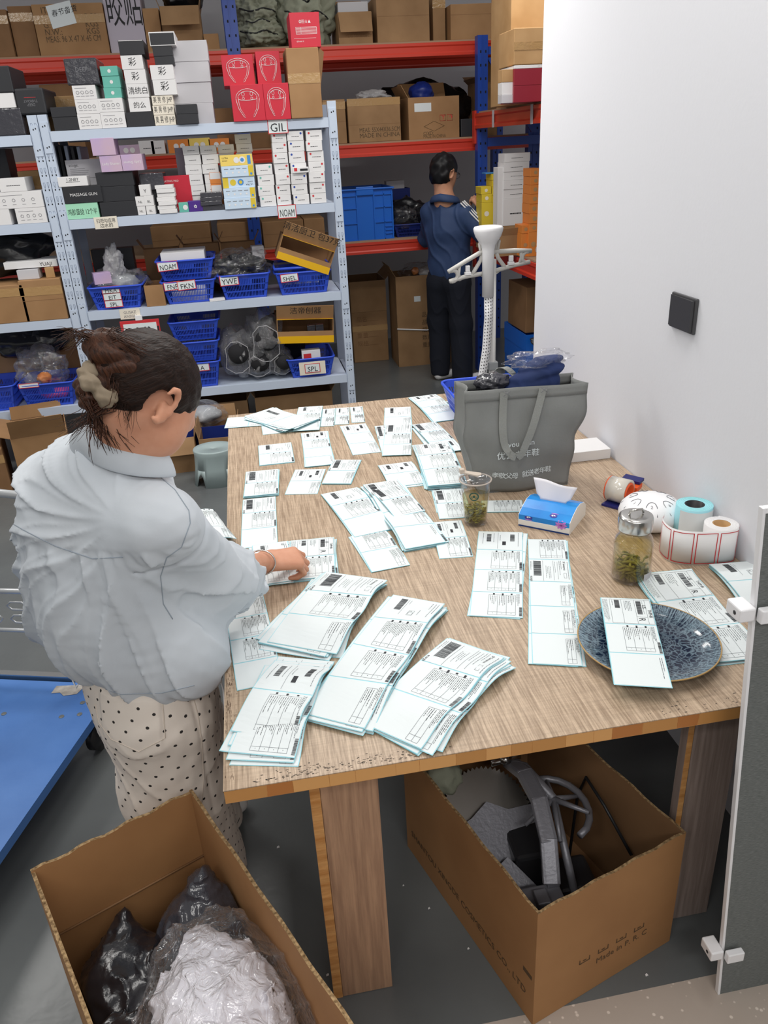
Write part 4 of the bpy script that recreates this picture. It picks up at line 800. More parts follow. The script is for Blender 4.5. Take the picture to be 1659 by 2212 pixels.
# middle shelf
rcart('carton half hidden by the rack post on the middle shelf', 703, 310, 745, 214, ZM, tape_z=.5, tape=.78, yo=.02)
t, x0, x1, z1 = rcart('carton printed MADE IN CHINA with white film on top', 755, 309, 864, 212, ZM, marks=meas(['MEAS: 55X44X36.5CM', 'MADE IN CHINA'], .03, .2, .24, .13), tape_z=.42, tape=.86)
bag('white film bag heaped on the carton on the middle shelf', ((x0+x1)/2+.02, G+.15, z1+.02), (.11, .1, .04), 'filmmilk', 66, amp=.5)
def diamond(mb, x0, x1, z0, z1, y):
    w, h = x1-x0, z1-z0; P = [(.3, .3), (.5, .42), (.7, .3), (.5, .18)]
    mb.tube([(x0+w*a, y, z0+h*b) for a, b in P], .0025, 2, 4, closed=True); mb.text('CIXD:', (x0+w*.28, y, z0+h*.10), X, Z, .022, 2); mb.text('MADE IN CHINA', (x0+w*.28, y, z0+h*.02), X, Z, .024, 2, wmax=w*.45)
    for q in (.62, .76): mb.tube([(x0+w*a, y, z0+h*b) for a, b in ((q, .42), (q+.11, .42), (q+.11, .56), (q, .56))], .0015, 3, 4, closed=True); mb.text('↑' if q > .7 else 'Y', (x0+w*(q+.03), y, z0+h*.45), X, Z, .03, 3)
    mb.rect((x0+w*.12, y, z0+h*.66), X, Z, 0, 0, w*.33, h*.2, 4)
t, x0, x1, z1 = rcart('open carton with black diamond print and white sheet stuck on', 884, 301, 992, 206, ZM, op=True, mt='carton2', marks=diamond, flaps=(('l', 60, .25), ('b', 70, .3)))
bag('dark blue cloth in the carton with the diamond', ((x0+x1)/2-.05, G+.2, z1+.03), (.09, .09, .08), 'navyplastic', 67, name='cloth_bundle', cat='cloth', amp=.15)
rcart('dark low boxes behind, beside the blue side post', 996, 300, 1035, 255, ZM, mt='blackbox', tape=False)
rcart('brown opened carton deep behind the side post', 1040, 235, 1075, 175, ZM, yo=.3, op=True)
bag('black sacks in shadow at the back of the middle shelf', (1.72, G+.62, ZM+.21), (.38, .12, .20), 'blackbag', 68, name='garbage_bag', amp=.25)
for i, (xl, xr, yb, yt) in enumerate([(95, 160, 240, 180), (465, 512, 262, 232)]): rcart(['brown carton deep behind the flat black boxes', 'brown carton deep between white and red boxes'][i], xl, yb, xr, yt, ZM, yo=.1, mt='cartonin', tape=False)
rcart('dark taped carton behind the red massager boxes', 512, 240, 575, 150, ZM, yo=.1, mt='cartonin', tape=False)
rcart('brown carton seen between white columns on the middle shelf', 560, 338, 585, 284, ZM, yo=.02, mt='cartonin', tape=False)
# lower shelf
def crate(label, x0, x1, y0, y1, z0, z1, name='plastic_crate'):
    t = thing(name, ((x0+x1)/2, (y0+y1)/2, z0), label, 'crate'); w, h, d = x1-x0, z1-z0, y1-y0; th = .004
    mb = MB(); mb.box(x0, y0, z0, x1, y0+th, z1).box(x0, y1-th, z0, x1, y1, z1).box(x0, y0+th, z0, x0+th, y1-th, z1).box(x1-th, y0+th, z0, x1, y1-th, z1).box(x0+th, y0+th, z0, x1-th, y1-th, z0+th)
    mb.build('crate_body', 'bluecrate', t)
    mb = MB()
    for f in (.0, .28, .62, .98): mb.box(x0+w*f-.004 if f else x0, y0-.012, z0, x0+w*f+.006, y0-.0005, z1-.03)
    for f in (.0, .33, .62, .86): mb.box(x0, y0-.010, z0+h*f, x0+w*.28, y0-.0005, z0+h*f+.007); mb.box(x0+w*.62, y0-.010, z0+h*f, x1, y0-.0005, z0+h*f+.007)
    for f in (.1, .17, .24): mb.box(x0+w*.82, y0-.010, z0+h*f, x1, y0-.0005, z0+h*f+.005)
    mb.box(x0+w*.82-.003, y0-.010, z0, x0+w*.82+.003, y0-.0005, z1-.03)
    mb.build('rib', 'bluecrate', t)
    MB().box(x0+w*.28, y0-.016, z1-.05, x0+w*.62, y0-.0005, z1+.012, c=.004).build('handle', 'bluecrate', t)
    MB().box(x0-.012, y0-.018, z1-.012, x1+.012, y0-.0002, z1, c=.003).box(x0-.012, y1+.0002, z1-.012, x1+.012, y1+.018, z1, c=.003).box(x0-.012, y0, z1-.012, x0-.0002, y1, z1).box(x1+.0002, y0, z1-.012, x1+.012, y1, z1).build('rim', 'bluecrate', t)
    return t
x0, x1, z0, z1 = px_rect(745, 523, 847, 403, G+.02); crate('big bright blue plastic crate on the lower red shelf', x0, x1, G+.02, G+.5, ZLw, z1)
x0, x1, z0, z1 = px_rect(852, 512, 925, 482, G+.02); basket('dark blue basket on the lower red shelf beside the man', x0, x1+.05, G+.02, G+.4, ZLw, z1, mt='navyplastic', group=None)
bag('shiny black bags heaped in the dark blue basket', ((x0+x1)/2, G+.2, z1+.05), (.17, .15, .12), 'blackbag', 71, name='garbage_bag', amp=.35)
bag('clear film bag on the black bags by the crate', (x0+.10, G+.08, z1+.04), (.09, .07, .07), 'filmthin', 72, amp=.5)
open_carton('dark blue tray behind the black bags', x0, x0+.22, G+.42, G+.6, ZLw, ZLw+.34, 'navyplastic', 'navyplastic', flaps=(), name='plastic_tray')
gbox('product_box', 'white box standing in the dark blue tray', 'box', x0+.03, x0+.18, G+.45, G+.55, ZLw+.01, ZLw+.40, 'whitegrey')
bag('dark brown sack beside the man\'s neck on the shelf', (x1+.16, G+.4, ZLw+.11), (.2, .14, .10), 'clothblack', 73, name='cloth_bundle', cat='cloth', amp=.2)
for (xl, yb, xr, yt, lb) in [(330, 530, 452, 482, 'wide brown carton on the lower red shelf behind the baskets'), (474, 530, 548, 478, 'brown carton on the lower red shelf behind the YWE basket'), (572, 545, 655, 474, 'brown carton on the lower red shelf behind the tilted one'), (658, 560, 700, 470, 'tall narrow carton on the lower red shelf by the rack post')]:
    rcart(lb, xl, yb, xr, yt, ZLw, mt='carton2', tape_z=.5, tape=False)
open_carton('bright blue tub on the lower red shelf at the far left', -2.0, -1.55, G, G+.4, ZLw, ZLw+.12, 'bluecrate', 'bluecrate', flaps=(), name='plastic_tub')
# cartons on the floor at the back
def cn(mb, x0, x1, z0, z1, y):
    for i, t in enumerate(['品名', '数量', '重量', '规格']): mb.text(t, (x0+(x1-x0)*.12, y, z0+(z1-z0)*(.82-.16*i)), X, Z, .035, 2); mb.rect((x0+(x1-x0)*.3, y, z0+(z1-z0)*(.82-.16*i)), X, Z, 0, 0, (x1-x0)*.45, .003, 2)
x0 = 1.02; x1 = at(838, 775, 'y', 5.84)[0]; zt = zat(1.1, 5.84, 672)
carton('closed lower carton of the floor stack with printed lines', x0-.02, x1, 5.78, 6.25, 0, zt, marks=cn, tape=.62)
open_carton('open upper carton of the floor stack under the crate', x0-.02, x1+.0, 5.78, 6.2, zt+.001, zat(1.1, 5.84, 606), flaps=(('r', 45, .3),), tape=False)
x0 = at(862, 783, 'y', 5.5)[0]; x1 = at(965, 775, 'y', 5.5)[0]+.08
z2 = zat(x0, 5.42, 602)
def cn2(mb, x0, x1, z0, z1, y):
    for i, t in enumerate(['品号', '品名', '规格', '数量', '重量']): mb.text(t, (x0+(x1-x0)*.42, y, z0+(z1-z0)*(.55-.085*i)), X, Z, .032, 2); mb.rect((x0+(x1-x0)*.62, y, z0+(z1-z0)*(.55-.085*i)), X, Z, 0, 0, (x1-x0)*.3, .003, 2)
    mb.rect((x0+(x1-x0)*.3, y, z0+(z1-z0)*.72), X, Z, 0, 0, .055, .045, 4)
open_carton('tall open carton with white strap behind the man\'s legs', x0, x1, 5.5, 5.85, 0, z2, marks=cn2, flaps=(('l', 60, .2),))
MB().tube([(x0-.004, 5.496, .33), ((x0+x1)/2, 5.494, .30), (x1, 5.496, .33)], .006, 0, 6).build('strap', 'whiteplastic', bpy.data.objects[sorted(o.name for o in bpy.data.objects if o.name.startswith('open_carton'))[-1]])
bag('clear bag with white and orange goods atop the tall floor carton', ((x0+x1)/2, 5.67, z2+.0), (.15, .13, .07), 'filmthin', 75, amp=.4, inner=[((-.06, -.05, .02), (.03, .03, .03), 'orange'), ((.05, 0, 0), (.07, .08, .045), 'white')])
# ---------------------------------------------------------------- side rack goods
def sbox(label, xl, yb, xr, yt, x, dy, zb, mt, mk=(), name='product_box', cat='box', zoff=0, **k):
    """box whose visible face is towards -y at its near y; x = left face plane"""
    pass
SY = 4.35
def syb(label, xl, yb, xr, yt, y, dep, zb, mt, mk=(), **k):
    a = at(xl, yb, 'y', y); b = at(xr, yt, 'y', y); z0 = a[2] if zb is None else zb
    return gbox('product_box', label, 'box', a[0], b[0]-.001, y, y+dep, z0, b[2], mt, mk, **k), b[2], a[0], b[0]
zs = 1.925+.0125
open_carton('very tall light carton standing on the side rack', at(1092, 238, 'y', 4.55)[0], at(1122, 238, 'y', 4.55)[0], 4.55, 4.75, zs, zs+.75, 'cartonlt', flaps=(('f', 89, .35),))
carton('tall light tan carton cut by the wall edge on the side rack', at(1113, 200, 'y', 4.0)[0], 2.55, 4.1, 4.5, zs, zs+.72, 'cartonlt', tape=False)
carton('tan carton on top of white and maroon boxes', at(1116, 138, 'y', 3.75)[0], 2.5, 3.80, 4.08, zat(2.0, 3.8, 137)-0, zat(2.0, 3.8, 137)+.18, 'cartonlt', tape=.4)
xx = at(1112, 230, 'y', 3.78)[0]; zc = [zs, zs+.085, zs+.17, zat(2.0, 3.8, 137)-.002]
for i, (mt, lb) in enumerate([('maroon', 'maroon box, lower of two on the side rack'), ('maroon', 'maroon box, upper of two on the side rack'), ('white', 'white box with small print above the maroon boxes')]):
    gbox('product_box', lb, 'box', xx, 2.5, 3.80, 4.05, zc[i]+.0005, zc[i+1]-.0005, mt, mk_txt('KING EYES', .12, .2, .5) if mt == 'white' else ())
xx2 = at(1085, 235, 'y', 3.8)[0]
stack('beside the maroon boxes on the side rack', 1085, 1110, 233, [205, 178, 150], 3.82, .08, ['whitegrey', 'white', 'cartonlt'], ['small silver grey box', 'small white box', 'small tan box'], zb=zs)
zl = 1.03+.0125
for (xl, xr, yb, tops, y, mt, kd, mk, grp) in [
    (1088, 1142, 455, [430, 410, 390, 372, 351, 332], 4.45, 'white', 'white flat box', mk_line, 'white flat boxes on the side rack'),
    (1040, 1062, 455, [438, 420, 404], 4.6, 'yellow', 'yellow box', None, 'yellow oval boxes'),
    (1062, 1082, 455, [438, 422, 404, 390, 376], 4.6, 'yellow', 'yellow box', None, 'yellow oval boxes'),
    (1143, 1165, 520, [502, 484, 462, 441, 420, 400, 382, 364], 4.05, 'orange', 'small orange box', None, 'orange boxes on the side rack'),
    (1127, 1145, 524, [505, 487], 4.07, 'orange', 'small orange box', None, 'orange boxes on the side rack')]:
    ov = lambda mb, a, b, c, d, yy: mb.disc(((a+b)/2, yy, (c+d)/2), X, Z, min(b-a, d-c)*.24, 3, 12)
    zbb = zl if yb > 500 else zl+.16
    stack('in the '+{'white flat boxes on the side rack': 'side rack white column', 'yellow oval boxes': ('left' if xl < 1050 else 'right')+' yellow column of the side rack', 'orange boxes on the side rack': ('tall' if xl > 1140 else 'short')+' orange column by the wall edge'}[grp], xl, xr, yb, tops, y, .14, mt, kd, mk or ov, zb=zbb, group=grp, inks=['cartonlt' if mt == 'orange' else 'cream'])
    if zbb > zl: gbox('product_box', 'brown box supporting the %s' % kd.split(' with')[0]+' column at px' if 0 else 'plain brown box carrying the '+{1088: 'white flat boxes', 1040: 'left yellow column', 1062: 'right yellow column'}[xl], 'box', at(xl, yb, 'y', y)[0], at(xr, yb, 'y', y)[0], y, y+.14, zl, zbb-.0005, 'carton')
stack('on the right yellow column of the side rack', 1050, 1080, 386, [374], 4.62, .1, 'ceruleanbox', 'blue and yellow box', zb=zat(at(1062, 455, 'y', 4.6)[0], 4.6, 376)+.001)
stack('standing between the yellow and the white column', 1074, 1087, 455, [362], 4.46, .1, 'white', 'narrow white box', zb=zl+.16); gbox('product_box', 'plain brown box carrying the narrow white box', 'box', at(1074, 455, 'y', 4.46)[0], at(1087, 455, 'y', 4.46)[0], 4.46, 4.56, zl, zl+.1595, 'carton')
open_carton('low open brown carton in front of the white flat boxes', at(1070, 510, 'y', 4.15)[0], at(1122, 510, 'y', 4.15)[0], 4.16, 4.4, zl, zl+.13, flaps=(('f', 70, .2),))
bag('grey white plastic bag on the side rack shelf', (LX+.09, 3.88, zl+.055), (.065, .07, .05), 'filmmilk', 83, inner=[((0, 0, 0), (.05, .055, .04), 'whitegrey')])
# under the side rack: stacked crates and dark cartons
for i, (z, lb) in enumerate([(0, 'lowest'), (.12, 'second'), (.24, 'third'), (.36, 'top')]):
    open_carton('deep blue crate under the side rack, %s of the nested four' % lb, 2.06-.004*i, 2.52, 4.25, 4.75, z+.001, z+.119, 'bluecrate', 'bluecrate', flaps=(), name='plastic_crate')
carton('dark brown carton on the blue crates under the side rack', 2.06, 2.5, 4.3, 4.7, .481, .80, 'cartonin', tape=False)
bag('dark red film wrapped pack by the blue crates', (2.2, 4.18, .44), (.12, .05, .05), 'bubble', 85, name='wrapped_pack', cat='pack')
# ================================================================ printed shipping labels
RL = random.Random(11)
def print_panel(mb, kind, u0, u1, w, fn, seed):
    """print of one label panel, u0..u1 along the strip (metres), v 0..w across; fn maps (u,v,dz)->world"""
    r = random.Random(seed); L = u1-u0
    def R(a0, a1, b0, b1, mi=2, dz=.0012):
        n = max(1, int(abs(a1-a0)*L/.013)); A = np.linspace(u0+a0*L, u0+a1*L, n+1)
        vs = [fn(a, b0*w, dz) for a in A]+[fn(a, b1*w, dz) for a in A]
        mb.add(vs, [(i, i+1, n+2+i, n+1+i) for i in range(n)], mi)
    def line_u(b, a0, a1, t=.0006, mi=3): R(a0, a1, b-t/2/w, b+t/2/w, mi)
    def line_v(a, b0, b1, t=.0006, mi=3): R(a-t/2/L, a+t/2/L, b0, b1, mi)
    def box(a0, a1, b0, b1, t=.0006): line_u(b0, a0, a1, t); line_u(b1, a0, a1, t); line_v(a0, b0, b1, t); line_v(a1, b0, b1, t)
    def greek(b, a0, a1, t=.0011, mi=3):
        a = a0
        while a < a1:
            d = r.uniform(.02, .09); R(a, min(a+d, a1), b-t/2/w, b+t/2/w, mi); a += d+.016
    def bars(a0, a1, b0, b1, n=24):
        a = a0; st = (a1-a0)/n
        while a < a1-st: d = st*r.uniform(.25, .95); R(a, a+d, b0, b1, 2); a += d+st*r.uniform(.2, .6)
    def txt(s, a, b, h, wm=None):
        vs, fs = glyphs(s); k = h/.7
        mb.add([fn(u0+a*L+q[0]*k, b*w+q[1]*k, .0013) for q in vs], fs, 2)
    if kind == 'S':      # postal panel with the big R
        for k in range(5): greek(.03+.022*k, .06, .95*r.uniform(.8, 1), .0008)
        box(.05, .98, .17, .98); bars(.08, .42, .26, .36); greek(.22, .08, .3); line_u(.40, .05, .98); 
        for k in range(5): greek(.46+.03*k, .1, .35+.2*r.random())
        line_u(.66, .05, .98); bars(.1, .62, .69, .79); greek(.82, .1, .6, .0008); line_v(.72, .66, .87); line_u(.87, .05, .98)
        txt('US', .25, .805, .0085); txt('R', .76, .69, .0145); txt('THPHR', .42, .90, .0075)
    elif kind == 'C':    # carrier panel, big barcode
        greek(.05, .1, .5); greek(.08, .1, .35, .0009); bars(.08, .78, .12, .30, 34); line_u(.345, .06, .98); line_u(.115, .06, .78)
        txt('ecargo', .78, .03, .007)
        for k in range(4): greek(.42+.035*k, .25+.1*r.random(), .6+.3*r.random(), .0009)
        line_u(.60, .05, .95); greek(.64, .1, .6, .0009); line_u(.70, .1, .9); greek(.75, .05, .7); greek(.79, .05, .45); txt('SF Saiexpress', .08, .84, .006); box(.62, .84, .84, .90); greek(.95, .1, .9, .0012)
    elif kind == 'B':    # panel with one barcode and a small square
        bars(.1, .62, .22, .34, 26); line_u(.375, .1, .8); greek(.42, .12, .3, .0008); box(.58, .80, .52, .62); txt('S', .60, .535, .006); greek(.70, .5, .75); txt('US', .12, .80, .007) if r.random() < .3 else greek(.82, .1, .4)
        greek(.88, .1, .8, .0012); greek(.93, .1, .6, .0012); box(.66, .76, .53, .61)
    elif kind == 'Z':    # two barcodes and a black square
        bars(.15, .6, .2, .3, 20); bars(.15, .55, .72, .82, 18); greek(.12, .1, .7); greek(.36, .1, .6); line_u(.45, .05, .95); greek(.5, .2, .5)
        R(.55, .75, .55, .63, 2); greek(.9, .05, .8)
    elif kind == 'P':    # picking list, several columns
        n = r.choice((3, 4, 4)); b0, b1 = .34-.04*(n-3), .86; box(.1, .93, b0, b1); line_v(.82, b0, b1); st = (b1-b0)/n
        for k in range(n):
            b = b0+st*k; 
            if k: line_u(b, .1, .93)
            R(.03, .03+.07*r.uniform(.6, 1.3), b+st*.45, b+st*.45+.035, 2)
            for j in range(4): greek(b+st*(.2+.2*j), .14, .3+.3*r.random(), .0010, 2)
            R(.86, .875, b+st*.5, b+st*.56, 2)
        for j in range(3): greek(.885+.022*j, .05, .35+.3*r.random())
        bars(.6, .98, .93, .985, 18)
    elif kind == 'T':    # short text table
        box(.15, .95, .72, .9); line_v(.82, .72, .9); 
        for j in range(4): greek(.745+.035*j, .18, .35+.3*r.random(), .001, 2)
        line_u(.81, .15, .95)
        for j in range(3): greek(.92+.025*j, .1, .3+.5*r.random(), .001, 2)
    elif kind == 'E':
        for j in range(2): greek(.90+.035*j, .1, .5+.3*r.random(), .0012, 3)
LAB = []
def sheet(label, p0, p1, p2, kinds, z=TH, bend=(0, 0, 0), curl=(0, 0), group='printed shipping labels on the table', parent=None, world=False, twist=0, seed=None, wfix=None, frame=None):
    """p0 top-left, p1 top-right, p2 bottom-left, in photo pixels on the table top (or world xy)"""
    if not world:
        A, B, Cc = (at(*q, 'z', z)[:2] for q in (p0, p1, p2))
    else: A, B, Cc = map(np.array, (p0, p1, p2))
    U = Cc-A; L = np.linalg.norm(U); U = U/L; V = np.array([-U[1], U[0]]); 
    if V@(B-A) < 0: V = -V
    w = wfix or np.linalg.norm(B-A)
    sd = seed if seed is not None else RL.randint(0, 9999); bow, tilt, wav = bend
    def hgt(u, v):
        if frame is not None:
            q = A+U*u+V*v-frame[0]; s = min(max((q@frame[1])/frame[3], 0), 1); v = min(max(q@frame[2], 0), frame[4])/frame[4]*w
        else: s = u/L
        return bow*math.sin(math.pi*s)+curl[0]*max(0, 1-s/.28)**2+curl[1]*max(0, (s-.72)/.28)**2+abs(wav)*(.5-.5*math.cos(4*math.pi*s))*(v/w if wav > 0 else 1-v/w)+twist*(v/w)*(1-s)**2+tilt*s
    def fn(u, v, dz): q = A+U*u+V*v; return (q[0], q[1], z+.0005+hgt(u, v)+dz)
    mb = MB(); nu = max(6, int(L/.013)); us = np.linspace(0, L, nu+1); vs_ = np.linspace(0, w, 4)
    top = [fn(u, v, .0004) for u in us for v in vs_]; bot = [fn(u, v, 0) for u in us for v in vs_]; m = 4; n0 = len(top)
    F_ = [(i*m+j, i*m+j+1, (i+1)*m+j+1, (i+1)*m+j) for i in range(nu) for j in range(m-1)]
    mb.add(top+bot, F_+[tuple(n0+k for k in f[::-1]) for f in F_]+[(i*m, (i+1)*m, n0+(i+1)*m, n0+i*m) for i in range(nu)]+[(i*m+m-1, n0+i*m+m-1, n0+(i+1)*m+m-1, (i+1)*m+m-1) for i in range(nu)]+[(j, n0+j, n0+j+1, j+1) for j in range(m-1)]+[(nu*m+j, nu*m+j+1, n0+nu*m+j+1, n0+nu*m+j) for j in range(m-1)], 0)
    np_ = len(kinds); e = .0015
    for k, kd in enumerate(kinds):
        u0, u1 = L*k/np_+e, L*(k+1)/np_-e; uu = [u0]+[u for u in us if u0+.001 < u < u1-.001]+[u1]; vv = np.linspace(e, w-e, 4)
        P = [fn(u, v, .0008) for u in uu for v in vv]
        mb.add(P, [(i*4+j, i*4+j+1, (i+1)*4+j+1, (i+1)*4+j) for i in range(len(uu)-1) for j in range(3)], 1)
        if kd != '-': print_panel(mb, kd, u0, u1, w, fn, sd+k)
    c = A+(U*L+V*w)/2
    o = mb.build('shipping_label', ['tealpaper', 'paper', 'print', 'printlt'], parent, org=(c[0], c[1], z), smooth=False)
    if parent is None: tag(o, label, 'label', group)
    return o
def pile(where, p0, p1, p2, kinds_list, dz=.0014, spread=(4, 5), rot=1.5, bend=(0, 0, 0), curl=(0, 0), seed=1, z=TH, shrink=None, dirn=(0, 0)):
    """several loose labels on top of each other, each one its own thing, bottom one first"""
    r = random.Random(seed); n = len(kinds_list); zz = z
    A, B, Cc = (at(*q, 'z', z)[:2] for q in (p0, p1, p2)); U0 = (Cc-A)/np.linalg.norm(Cc-A); V0 = np.array([-U0[1], U0[0]]); V0 = -V0 if V0@(B-A) < 0 else V0; FR = (A, U0, V0, np.linalg.norm(Cc-A), np.linalg.norm(B-A))
    for i, kd in enumerate(kinds_list):
        k = n-1-i; an = math.radians(r.uniform(-rot, rot))*(k > 0); c0 = (B+Cc)/2; ca, sa = math.cos(an), math.sin(an)
        off = np.array([dirn[0]*k+r.uniform(-1, 1)*spread[0]*.001*(k > 0), dirn[1]*k+r.uniform(-1, 1)*spread[1]*.001*(k > 0)])
        rt = lambda q: c0+np.array([(q-c0)[0]*ca-(q-c0)[1]*sa, (q-c0)[0]*sa+(q-c0)[1]*ca])+off
        b = bend
        lab = ('label '+ORD[k+1].replace('from the top', 'from top')+' in pile '+where) if n > 1 else 'label strip '+where
        sheet(lab, rt(A), rt(B), rt(Cc), kd, zz, b, curl, world=True, seed=r.randint(0, 9999), frame=FR); zz += dz
# far edge of the table, left to right
sheet('blank-ended label strip drooping over the far left table corner', (492, 903), (478, 926), (590, 896), 'EB', TH+.002, curl=(0, 0))
sheet('label strip under the tangled far left heap', (562, 906), (640, 897), (568, 940), 'B-', TH)
pile('tangled at the far left table corner', (590, 884), (533, 906), (690, 912), ['BP', 'BP', 'CP', 'BE'], spread=(9, 9), rot=9, seed=4, z=TH+.004, curl=(.004, .01))
sheet('label strip on the far edge right of the tangled heap', (645, 880), (697, 878), (633, 932), 'BPE', TH+.006, (.002, 0, 0))
for i, (a, b, c) in enumerate([((697, 884), (725, 882), (692, 922)), ((726, 882), (755, 880), (723, 918)), ((756, 880), (783, 878), (760, 914))]):
    sheet('narrow two-panel strip, %s of three joined near the far edge' % ['left', 'middle', 'right'][i], a, b, c, 'BP', TH+.0005)
pile('with four panels, below the far row', (650, 938), (706, 931), (661, 1011), ['ZP-', 'ZP-E', 'ZP-E'], seed=5, spread=(3, 3))
sheet('tilted label strip left of the two overlapping far strips', (734, 921), (790, 916), (762, 984), 'ZET', TH, (.003, 0, 0))
pile('of short labels at the far edge', (831, 882), (887, 880), (829, 925), ['BT', 'BT'], seed=6, spread=(2, 2))
sheet('label strip peeking out left under the three-panel one', (809, 921), (850, 919), (826, 983), 'CE', TH+.001)
sheet('three-panel label strip overlapping one at its left', (833, 918), (890, 915), (825, 985), 'CPT', TH+.004)
pile('by the blue basket, far right', (884, 860), (940, 852), (937, 914), ['BTP', 'ZTP', 'ZTPE'], seed=7, spread=(4, 4), bend=(.006, 0, .004))
sheet('label strip end half hidden behind the blue basket', (958, 868), (975, 866), (1000, 905), 'BT', TH)
sheet('long label strip beside the grey tote bag', (889, 918), (938, 909), (945, 980), 'CPZ', TH+.006, (.004, 0, 0))
sheet('teal-edged label strip under the one beside the tote', (889, 925), (900, 922), (935, 985), 'TT', TH+.001)
pile('stacked thickest, in front of the tote bag', (895, 970), (968, 964), (925, 1060), ['PP-', 'SPP', 'PPE', 'SPP', 'SPP', 'PPP', 'SPP', 'SPP'], dz=.0022, seed=8, spread=(6, 6), rot=3, bend=(.006, 0, .004))
sheet('single-panel label strip in front left of the thick pile', (816, 1006), (886, 994), (842, 1054), 'ZT', TH+.002, (.005, 0, .003)); 
sheet('label strip under the short tilted one', (818, 1008), (888, 996), (845, 1058), 'ZT', TH, (.002, 0, 0))
pile('of square labels near the left table edge', (558, 964), (629, 959), (561, 1007), ['BP', 'BP'], seed=9, spread=(2, 2), bend=(.003, 0, 0))
pile('stacked thick above the woman\'s left hand', (532, 1024), (602, 1017), (527, 1078), ['CP', 'CP', 'CP', 'CP', 'CP'], dz=.0018, seed=10, spread=(2, 3))
sheet('slanted two-panel label strip, left of its pair', (638, 1015), (704, 1013), (615, 1069), 'ZT', TH, (.002, 0, 0))
pile('of slanted labels, right of its pair', (721, 995), (780, 994), (695, 1047), ['CT', 'CT', 'CT'], seed=12, spread=(2, 2), bend=(.002, 0, 0))
sheet('three-panel label strip beside the one held in her left hand', (525, 1080), (595, 1076), (520, 1186), 'CPE', TH, (.003, 0, 0))
pile('left of the teal-backed central pile', (693, 1070), (772, 1055), (766, 1163), ['BPT', 'BPT', 'BP-'], seed=14, spread=(4, 3), bend=(.004, 0, .008))
pile('with two list panels near table centre', (757, 1160), (834, 1147), (803, 1238), ['PT', 'PT'], seed=15, spread=(4, 4), bend=(.002, 0, .004))
pile('showing teal backing, table centre', (784, 1053), (860, 1044), (876, 1193), ['CPTP', '-PTP', 'CPTE', 'CPTP', 'CPTE'], dz=.0022, seed=16, spread=(6, 6), rot=3, bend=(.004, 0, -.008))
sheet('topmost lifted label on the teal-backed central pile', (796, 1060), (858, 1047), (852, 1118), 'CP', TH+.014, (.008, 0, 0))
sheet('label strip between the thick pile and the tumbler', (934, 1060), (998, 1052), (949, 1122), 'CP', TH+.001, (.002, 0, 0)); sheet('teal-edged label just under the one left of the tumbler', (931, 1056), (990, 1050), (943, 1108), 'CP', TH)
sheet('two-panel label strip at the foot of the tumbler', (929, 1129), (995, 1122), (949, 1208), 'ZP', TH, (.004, 0, 0))
pile('behind the tumbler and the tissue pack', (1040, 1083), (1125, 1076), (1042, 1108), ['P', 'P'], seed=17, spread=(1, 1))
pile('of four-panel strips right of centre', (1034, 1149), (1128, 1145), (1014, 1332), ['ZP--', 'ZPPP'], seed=18, spread=(12, 8), rot=4)
pile('of long strips running to the plate', (1140, 1167), (1222, 1166), (1150, 1437), ['CBPTTE', 'PCBPT', 'PCTTT'], seed=19, spread=(8, 4), rot=2.2)
# near piles
pile('largest fanned one right of her hand', (705, 1243), (836, 1264), (578, 1396), ['CPE', 'CPT', 'CPT', 'CPT', 'CPT', 'CPT', 'CPT'], dz=.0018, seed=20, spread=(16, 14), rot=9, bend=(.010, 0, .012), dirn=(-.003, -.002))
pile('long and thick, between two front piles', (850, 1294), (952, 1325), (655, 1552), ['BPP-E', 'BPPE', 'BPPT', 'BPPT', 'BPPE', 'BPPT', 'BPPT'], dz=.0020, seed=21, spread=(9, 12), rot=4, bend=(.010, 0, .012), dirn=(-.001, -.001))
pile('nearest the left table corner', (594, 1433), (716, 1445), (494, 1632), ['ZPT', 'ZPP', 'ZPP', 'ZPP', 'ZPP'], dz=.0018, seed=22, spread=(14, 18), rot=6, bend=(.010, 0, .012))
sheet('curled label on top of the near left corner pile', (592, 1430), (716, 1442), (498, 1580), 'ZP', TH+.013, (.016, 0, .010), curl=(0, .0), seed=77)
pile('front right one, fanned', (966, 1386), (1080, 1438), (776, 1568), ['CPT', 'CPT', 'CPE', 'CPT', 'CPT', 'CPT'], dz=.0018, seed=23, spread=(9, 12), rot=6, bend=(.010, 0, .012), dirn=(.003, -.003))
sheet('four-panel label strip partly under her near sleeve', (484, 1300), (560, 1272), (512, 1493), 'TPP-'[::1], TH+.0005, (.003, 0, 0))
# labels under her right hand
pile('that her right hand is laying down', (628, 1172), (722, 1164), (622, 1258), ['SP', 'SP', 'SP', 'SP'], dz=.0018, seed=24, spread=(7, 5), rot=4, bend=(.004, 0, .004))
pile('under her right wrist', (545, 1183), (622, 1176), (556, 1270), ['BP', 'BP', 'BP', 'BP'], dz=.0018, seed=25, spread=(8, 6), rot=4, bend=(.003, 0, 0))
# right side by the partition
pile('crumpled behind the plate', (1376, 1255), (1497, 1250), (1520, 1440), ['BPP', 'SPP', 'SPP'], dz=.003, seed=26, spread=(8, 5), rot=3, bend=(.004, 0, .006), curl=(.014, 0))
pile('against the wall beside the partition', (1530, 1226), (1622, 1205), (1612, 1318), ['BP', 'BP', 'BP', 'BT'], dz=.003, seed=27, spread=(5, 3), rot=3, bend=(.008, 0, .006))
